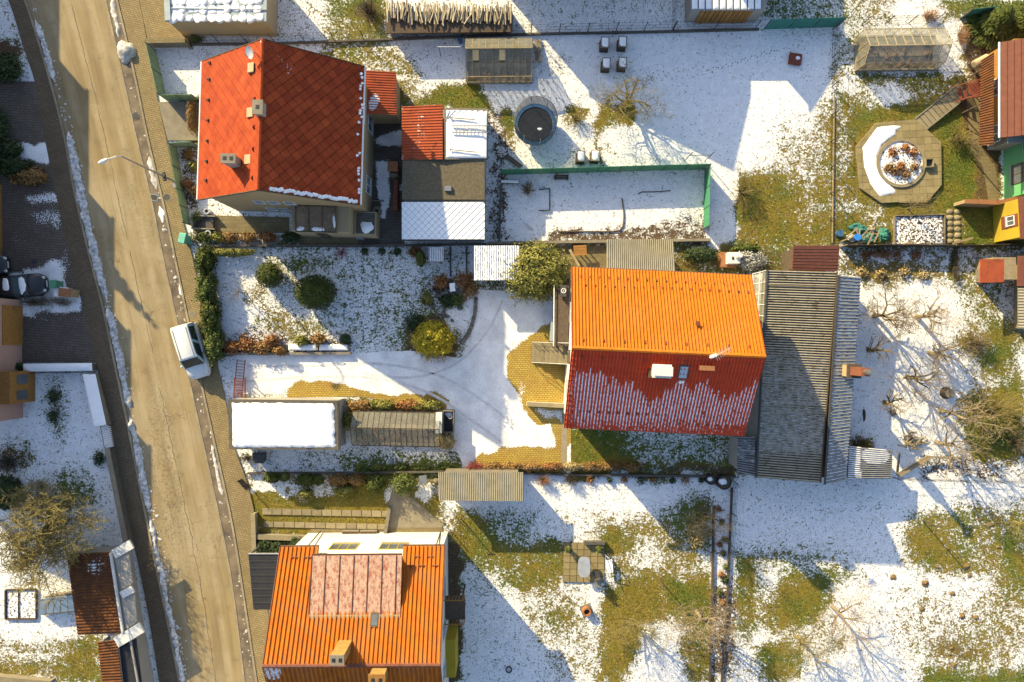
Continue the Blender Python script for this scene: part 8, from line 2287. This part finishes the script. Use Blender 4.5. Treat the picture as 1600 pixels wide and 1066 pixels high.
# leafless trees
bare_tree('fruit_tree','gnarled leafless fruit tree on the snowy lawn below the beehives',976,168,4.3,'twig_olive',11,.22,.16,5,1.0,.18,(3,4),limbs=5,bark='wood_bark',minr=.009)
twiggy('twig_shrub','thin dry shrub on the melted patch beside the trampoline',900,188,14,.8,'twig_olive',60,31)
twiggy('twig_shrub','dry shrub beside the bench in the play yard',824,297,13,1.0,'twig_brown',90,32)
twiggy('twig_shrub','dry shrub by the short end of the play yard fence',1160,300,22,1.2,'twig_olive',110,33,ry=36)
orch = [('spreading leafless orchard tree near the barn roof',1366,494,3.4,21,5),('leafless orchard tree with pale trunk near the upper fence',1432,495,4.0,22,4),('pollarded leafless orchard tree in the middle of the snow',1453,552,3.2,23,4),('thin leafless orchard tree above the hollow log',1417,589,3.4,24,4),('leafless orchard tree left of the big twiggy thicket',1470,643,4.2,25,4),('leafless orchard tree above the timber frame',1464,691,3.8,26,4),('small dark leafless tree in the barn shade',1357,547,2.6,27,3),('small leafless tree beside the open crate',1382,629,2.4,28,3)]
for l,px,py,h,s_,lv in orch: bare_tree('orchard_tree',l,px,py,h*1.15,'twig_pale' if s_ in (22,23,25,26) else 'twig_brown',s_,.3,.15,lv,.85,.2,(3,4),limbs=5,minr=.009,group='orchard trees')
for i,(px,py,r,ry,h,m,l) in enumerate(((1555,645,50,40,2.0,'twig_olive','big olive twiggy thicket at the right edge of the orchard'),(1585,690,28,24,1.6,'twig_brown','brown twiggy thicket at the right edge below the orchard'),(1518,535,26,20,1.1,'twig_brown','brown dry thicket at the right side of the orchard'),(1345,692,16,10,1.3,'twig_olive','olive twiggy shrub over the low barn-end shed'))):
    twiggy('thicket',l,px,py,r,h,m,170 if i == 0 else 90,40+i,ry=ry,rad=.011,sub=4)
shrub('garden_shrub','green ivy mound inside the big orchard thicket',1555,668,34,1.0,'leaf_green',1600,.07,ry=26,seed=210,amp=.45)
bare_tree('garden_tree','spreading olive-twigged tree at the centre of the bottom lawn',985,968,4.0,'twig_olive',51,.2,.11,5,1.05,.12,(3,4),limbs=6,minr=.008)
bare_tree('garden_tree','leafless tree over the bottom end of the vegetable strip',1088,955,5.0,'twig_pale',52,.3,.13,5,.95,.15,(3,4),limbs=5,minr=.008)
bare_tree('garden_tree','dark spreading tree by the top of the vegetable strip',1098,800,3.6,'twig_dark',53,.25,.10,5,1.0,.12,(3,4),limbs=5)
shrub('dry_bush','pale hay-coloured bush left of the vegetable strip',1088,832,15,.9,'leaf_hay',1300,.06,ry=18,seed=220,amp=.35)
bare_tree('garden_tree','leafless tree with long shadows in the bottom right garden',1300,948,4.6,'twig_pale',54,.28,.11,5,.9,.2,(3,4),limbs=5)
bare_tree('garden_tree','leafless olive tree near the bottom edge of the right garden',1245,995,4.4,'twig_olive',55,.25,.11,5,.95,.18,(3,4),limbs=5)
bare_tree('garden_tree','leafless shrubby tree at the right end of the bottom lawn',1585,815,3.0,'twig_olive',56,.2,.08,4,1.0,.15,(3,4),limbs=5)
bare_tree('garden_tree','small bare tree growing at the lower rim of the octagonal terrace',1418,326,2.6,'twig_brown',57,.3,.05,4,.9,.25,(3,4))
twiggy('twig_shrub','straw-coloured arching shrub beside the plank walk',1495,215,26,1.0,'twig_olive',90,60,ry=22)
twiggy('twig_shrub','rust-coloured dry shrub behind the top right greenhouse',1450,27,16,.8,'twig_rust',90,61,ry=10)
twiggy('twig_shrub','brown dry shrub between greenhouse and conifer hedge',1500,58,12,.8,'twig_rust',80,62,ry=20)
conifer('conifer','dark spreading conifer at the top right corner',W(1545,40).x,W(0,40).y,2.6,2.6,'leaf_box',70,n=5000)
conifer('conifer','second dark conifer at the right edge of the top corner',W(1588,38).x,W(0,38).y,2.8,2.4,'leaf_box',71,n=4500)
bed = W(1405,256)
for k,(px,py,m) in enumerate(((1392,240,'leaf_rust'),(1412,232,'leaf_rust'),(1424,240,'leaf_rust'),(1395,270,'leaf_brown'),(1412,274,'leaf_brown'),(1385,264,'leaf_brown'),(1425,262,'leaf_brown'),(1404,262,'leaf_rust'))):
    shrub('bed_plant','withered brown plant in the round terrace bed',px,py,8,.55,m,260,.07,seed=230+k,amp=.5,group='withered plants in the round bed')
for k,(px,py) in enumerate(((1352,398),(1368,396),(1382,398),(1400,397),(1430,398),(1345,425),(1375,428),(1410,425),(1440,430))):
    shrub('dry_plant','rusty dry plant along the fence behind the barn' if k<5 else 'hay-coloured dry plant in the bed above the orchard',px,py,8,.35,'leaf_rust' if k<5 else 'leaf_hay',220,.06,seed=250+k,amp=.5,group='dry plants behind the barn' if k<5 else 'hay plants above the orchard')
twiggy('twig_shrub','dark hedge line between the two right hand gardens',1489,415,6,.7,'twig_dark',80,66,ry=30)
# left side of the street
bare_tree('willow_tree','big olive-twigged tree over the left front garden',97,812,6.6,'twig_olive',81,.22,.24,5,1.0,.08,(4,5),limbs=9,minr=.016,bark='wood_bark')
conifer('conifer','dark conifer in the left front garden below the twiggy shrub',W(14,768).x,W(0,768).y,2.6,1.6,'leaf_dark',82,n=3500)
twiggy('twig_shrub','dark reddish twiggy shrub at the left frame edge',18,722,24,1.2,'twig_dark',150,83,ry=18)
twiggy('twig_shrub','pale leafless shrub beside the left conifer',66,758,16,1.2,'twig_brown',70,84)
for i,(px,py,r,m) in enumerate(((88,618,9,'leaf_dark'),(88,650,8,'leaf_dark'),(158,715,8,'leaf_dark'))):
    shrub('small_shrub',['dark small shrub in front of the pink house','lower dark small shrub in front of the pink house','dark small shrub beside the boulder'][i],px,py,r,.6,m,450,.06,ry=r*1.4,seed=270+i,amp=.45)
conifer('conifer','tall dark spruce at the left edge throwing a pointed shadow on the road',-40.9,16.4,8.3,1.9,'leaf_dark',85,n=9000)
shrub('evergreen_shrub','yellowish brown juniper in the shaded left garden',52,278,27,.9,'leaf_brown',2600,.08,ry=13,seed=280,amp=.25)
shrub('evergreen_shrub','dark juniper behind the yellowish one in the left garden',25,262,28,1.0,'leaf_dark',2600,.08,ry=16,seed=281,amp=.3)
shrub('evergreen_shrub','dark shrub on the snowy patch in the left garden',22,236,18,1.0,'leaf_dark',1500,.08,ry=12,seed=282,amp=.3)
shrub('evergreen_shrub','green shrub at the end of the snow-topped left wall',30,572,16,.9,'leaf_dark',1300,.07,ry=8,seed=283,amp=.3)
shrub('evergreen_shrub','dark shrub mass at the upper left frame edge',14,110,28,1.1,'leaf_dark',2600,.08,ry=22,seed=284,amp=.3)
twiggy('hedge','low leafless hedge beside the black car',75,473,50,.45,'twig_brown',170,87,ry=8,cat='hedge',rad=.008)
# hedge and beds around the beige house
for i,(px,m) in enumerate(((320,'leaf_box'),(345,'leaf_olive'),(362,'leaf_brown'),(390,'leaf_brown'),(420,'leaf_rust'),(455,'leaf_dark'))):
    shrub('hedge_clump','%s from the street of the hedge clumps below the beige gable'%['first','second','third','fourth','fifth','sixth'][i],px,372,14,.8,m,900,.06,ry=8,seed=290+i,amp=.3,cat='hedge',group='hedge below the beige gable')
shrub('hedge','clipped brown hedge beside the sandy drive',305,186,7,1.2,'leaf_brown',1600,.05,ry=28,seed=300,amp=.1,cat='hedge')
for i,(px,py,m) in enumerate(((296,244,'leaf_brown'),(305,262,'leaf_olive'),(294,290,'leaf_rust'),(305,300,'leaf_brown'),(310,340,'leaf_green'))):
    shrub('bed_plant','small shrub in the snowy flower bed behind the street lamp',px,py,8,.6,m,400,.06,seed=310+i,amp=.4,group='flower bed under the street lamp')
shrub('small_shrub','green moss cushion at the garage corner',305,62,7,.5,'leaf_green',400,.05,seed=320,amp=.3)
twiggy('twig_shrub','dark thicket left of the woodpile',578,20,20,1.0,'twig_dark',110,90,ry=18)

# ================================================================ loose turf standing out of the snow, footprints
rgn = np.random.default_rng(12)
N = 420000
X = rgn.uniform(-40.5, 40.5, N); Y = rgn.uniform(-27.2, 27.2, N)
pxx, pyy = to_px(X, Y)
cv, gg, ss = survey(pxx, pyy)
keep = rgn.uniform(0, 1, N) < np.clip(1.02-cv, 0, 1)**1.3*np.clip(1.15-ss, .25, 1)
for P in PAVED:
    k = inpoly(P, X, Y); keep &= ~k
rl = np.interp(pyy, [p[1] for p in sLK], [p[0] for p in sLK]); rr_ = np.interp(pyy, [p[1] for p in s2], [p[0] for p in s2])
keep &= ~((pxx > rl-2) & (pxx < rr_+2))
X, Y, gg, ss = X[keep], Y[keep], gg[keep], ss[keep]
n = len(X)
a = rgn.uniform(0, 6.283, n); ln = rgn.uniform(.07, .20, n); w = rgn.uniform(.014, .034, n); hh = rgn.uniform(.03, .11, n)
dx, dy = np.cos(a), np.sin(a)
v = np.stack([np.stack([X-dy*w, Y+dx*w, np.full(n, -.005)], 1), np.stack([X+dy*w, Y-dx*w, np.full(n, -.005)], 1), np.stack([X+dx*ln, Y+dy*ln, hh], 1)], 1)
pick = gg+rgn.normal(0, .22, n)
for nm, sel, m, lab in (('grass', pick < .5, 'leaf_turf', 'straw-coloured winter grass sticking out of the snow'), ('grass', pick >= .5, 'leaf_lawn', 'green winter grass sticking out of the snow')):
    mb = MB(); q = v[sel].reshape(-1, 3); mb.v = q.tolist(); mb.f = [tuple(f) for f in np.arange(len(q)).reshape(-1, 3).tolist()]; mb.m = [0]*len(mb.f)
    o = mb.build(nm, m, kind='stuff'); o['label'] = lab; o['category'] = 'grass'
def trail(label, pts, seed, step=.38):
    rg = random.Random(seed); P = [W(*p) for p in pts]; mb = MB(); side = 1
    for a, b in zip(P, P[1:]):
        L = (b-a).length; d = (b-a).normalized(); s_ = Vector((-d.y, d.x, 0)); n = max(1, int(L/step))
        for k in range(n):
            c = a.lerp(b, k/n)+s_*(.09*side+rg.gauss(0, .03)); side = -side
            mb.blob((c.x, c.y, -.004), .05+.02*rg.random(), .055+.025*rg.random(), .018, k, .4, 7, 2, 0)
    o = mb.build('footprints', 'trodden_snow', kind='stuff'); o['label'] = label; o['category'] = 'footprints'
def crumbs(label, line, n, spread, seed, m='snow_ridge', z=.008):
    rg = random.Random(seed); mb = MB()
    for k in range(n):
        i = rg.randrange(len(line)-1); t_ = rg.random(); px = line[i][0]+(line[i+1][0]-line[i][0])*t_+rg.gauss(0, spread); py = line[i][1]+(line[i+1][1]-line[i][1])*t_
        c = W(px, py); s_ = rg.uniform(.025, .085)*(1 if rg.random() < .92 else 1.7)
        mb.blob((c.x, c.y, z-.01), s_*rg.uniform(.7, 1.4), s_*rg.uniform(.7, 1.4), s_*.35, k, .7, 7, 3, 0)
    o = mb.build('snow_crumbs', m, kind='stuff'); o['label'] = label; o['category'] = 'snow'
crumbs('loose lumps of dirty snow along the shaded kerb', shift(sub(sLK, 5, 1060), 9), 420, 4.5, 1)
crumbs('loose lumps of snow in the sunny gutter', shift(sub(s1, 0, 1060), 12), 130, 4, 2, 'snow_dirty', .014)
def track(label, pts, w, seed):
    P = [W(a, b) for a, b in interp(pts, 10)]; mb = MB()
    for i, p in enumerate(P):
        d = (P[min(i+1,len(P)-1)]-P[max(i-1,0)]).normalized(); s_ = Vector((-d.y, d.x, 0))
        ww = w*(1+.25*fbm(i*.3, seed, 1., seed))
        for u in (-1, -.6, .6, 1): q = p+s_*u*ww/2; mb.v.append((q.x, q.y, .0245 if abs(u) < .9 else .0205))
    for i in range(len(P)-1):
        for j in range(3): k = i*4+j; mb.f.append((k, k+4, k+5, k+1)); mb.m.append(0)
    o = mb.build('tyre_track', 'pressed_snow', kind='stuff'); o['label'] = label; o['category'] = 'track'
track('upper pressed tyre track across the snowy drive', [(386,572),(480,572),(580,568),(680,585),(760,630),(820,680)], .22, 1)
track('lower pressed tyre track across the snowy drive', [(386,596),(470,590),(575,590),(665,612),(735,655),(785,692)], .22, 2)
track('pressed tyre track curving up towards the ribbed shed', [(560,582),(640,590),(710,570),(760,520),(785,470)], .2, 3)
trail('line of dark footprints curving across the shaded lawn to the fence corner', [(1010,125),(1090,118),(1180,88),(1240,72),(1290,52)], 1)
trail('second line of dark footprints below the beehives', [(1005,118),(1060,110),(1130,105),(1220,75)], 2)
trail('footprints on the snowy drive in front of the stairs', [(730,560),(790,600),(820,560),(828,545)], 3)
trail('footprints along the bottom right lawn', [(1180,790),(1290,800),(1400,790),(1440,830)], 4)
trail('footprints crossing the shaded left front garden', [(60,640),(110,690),(160,680)], 5)
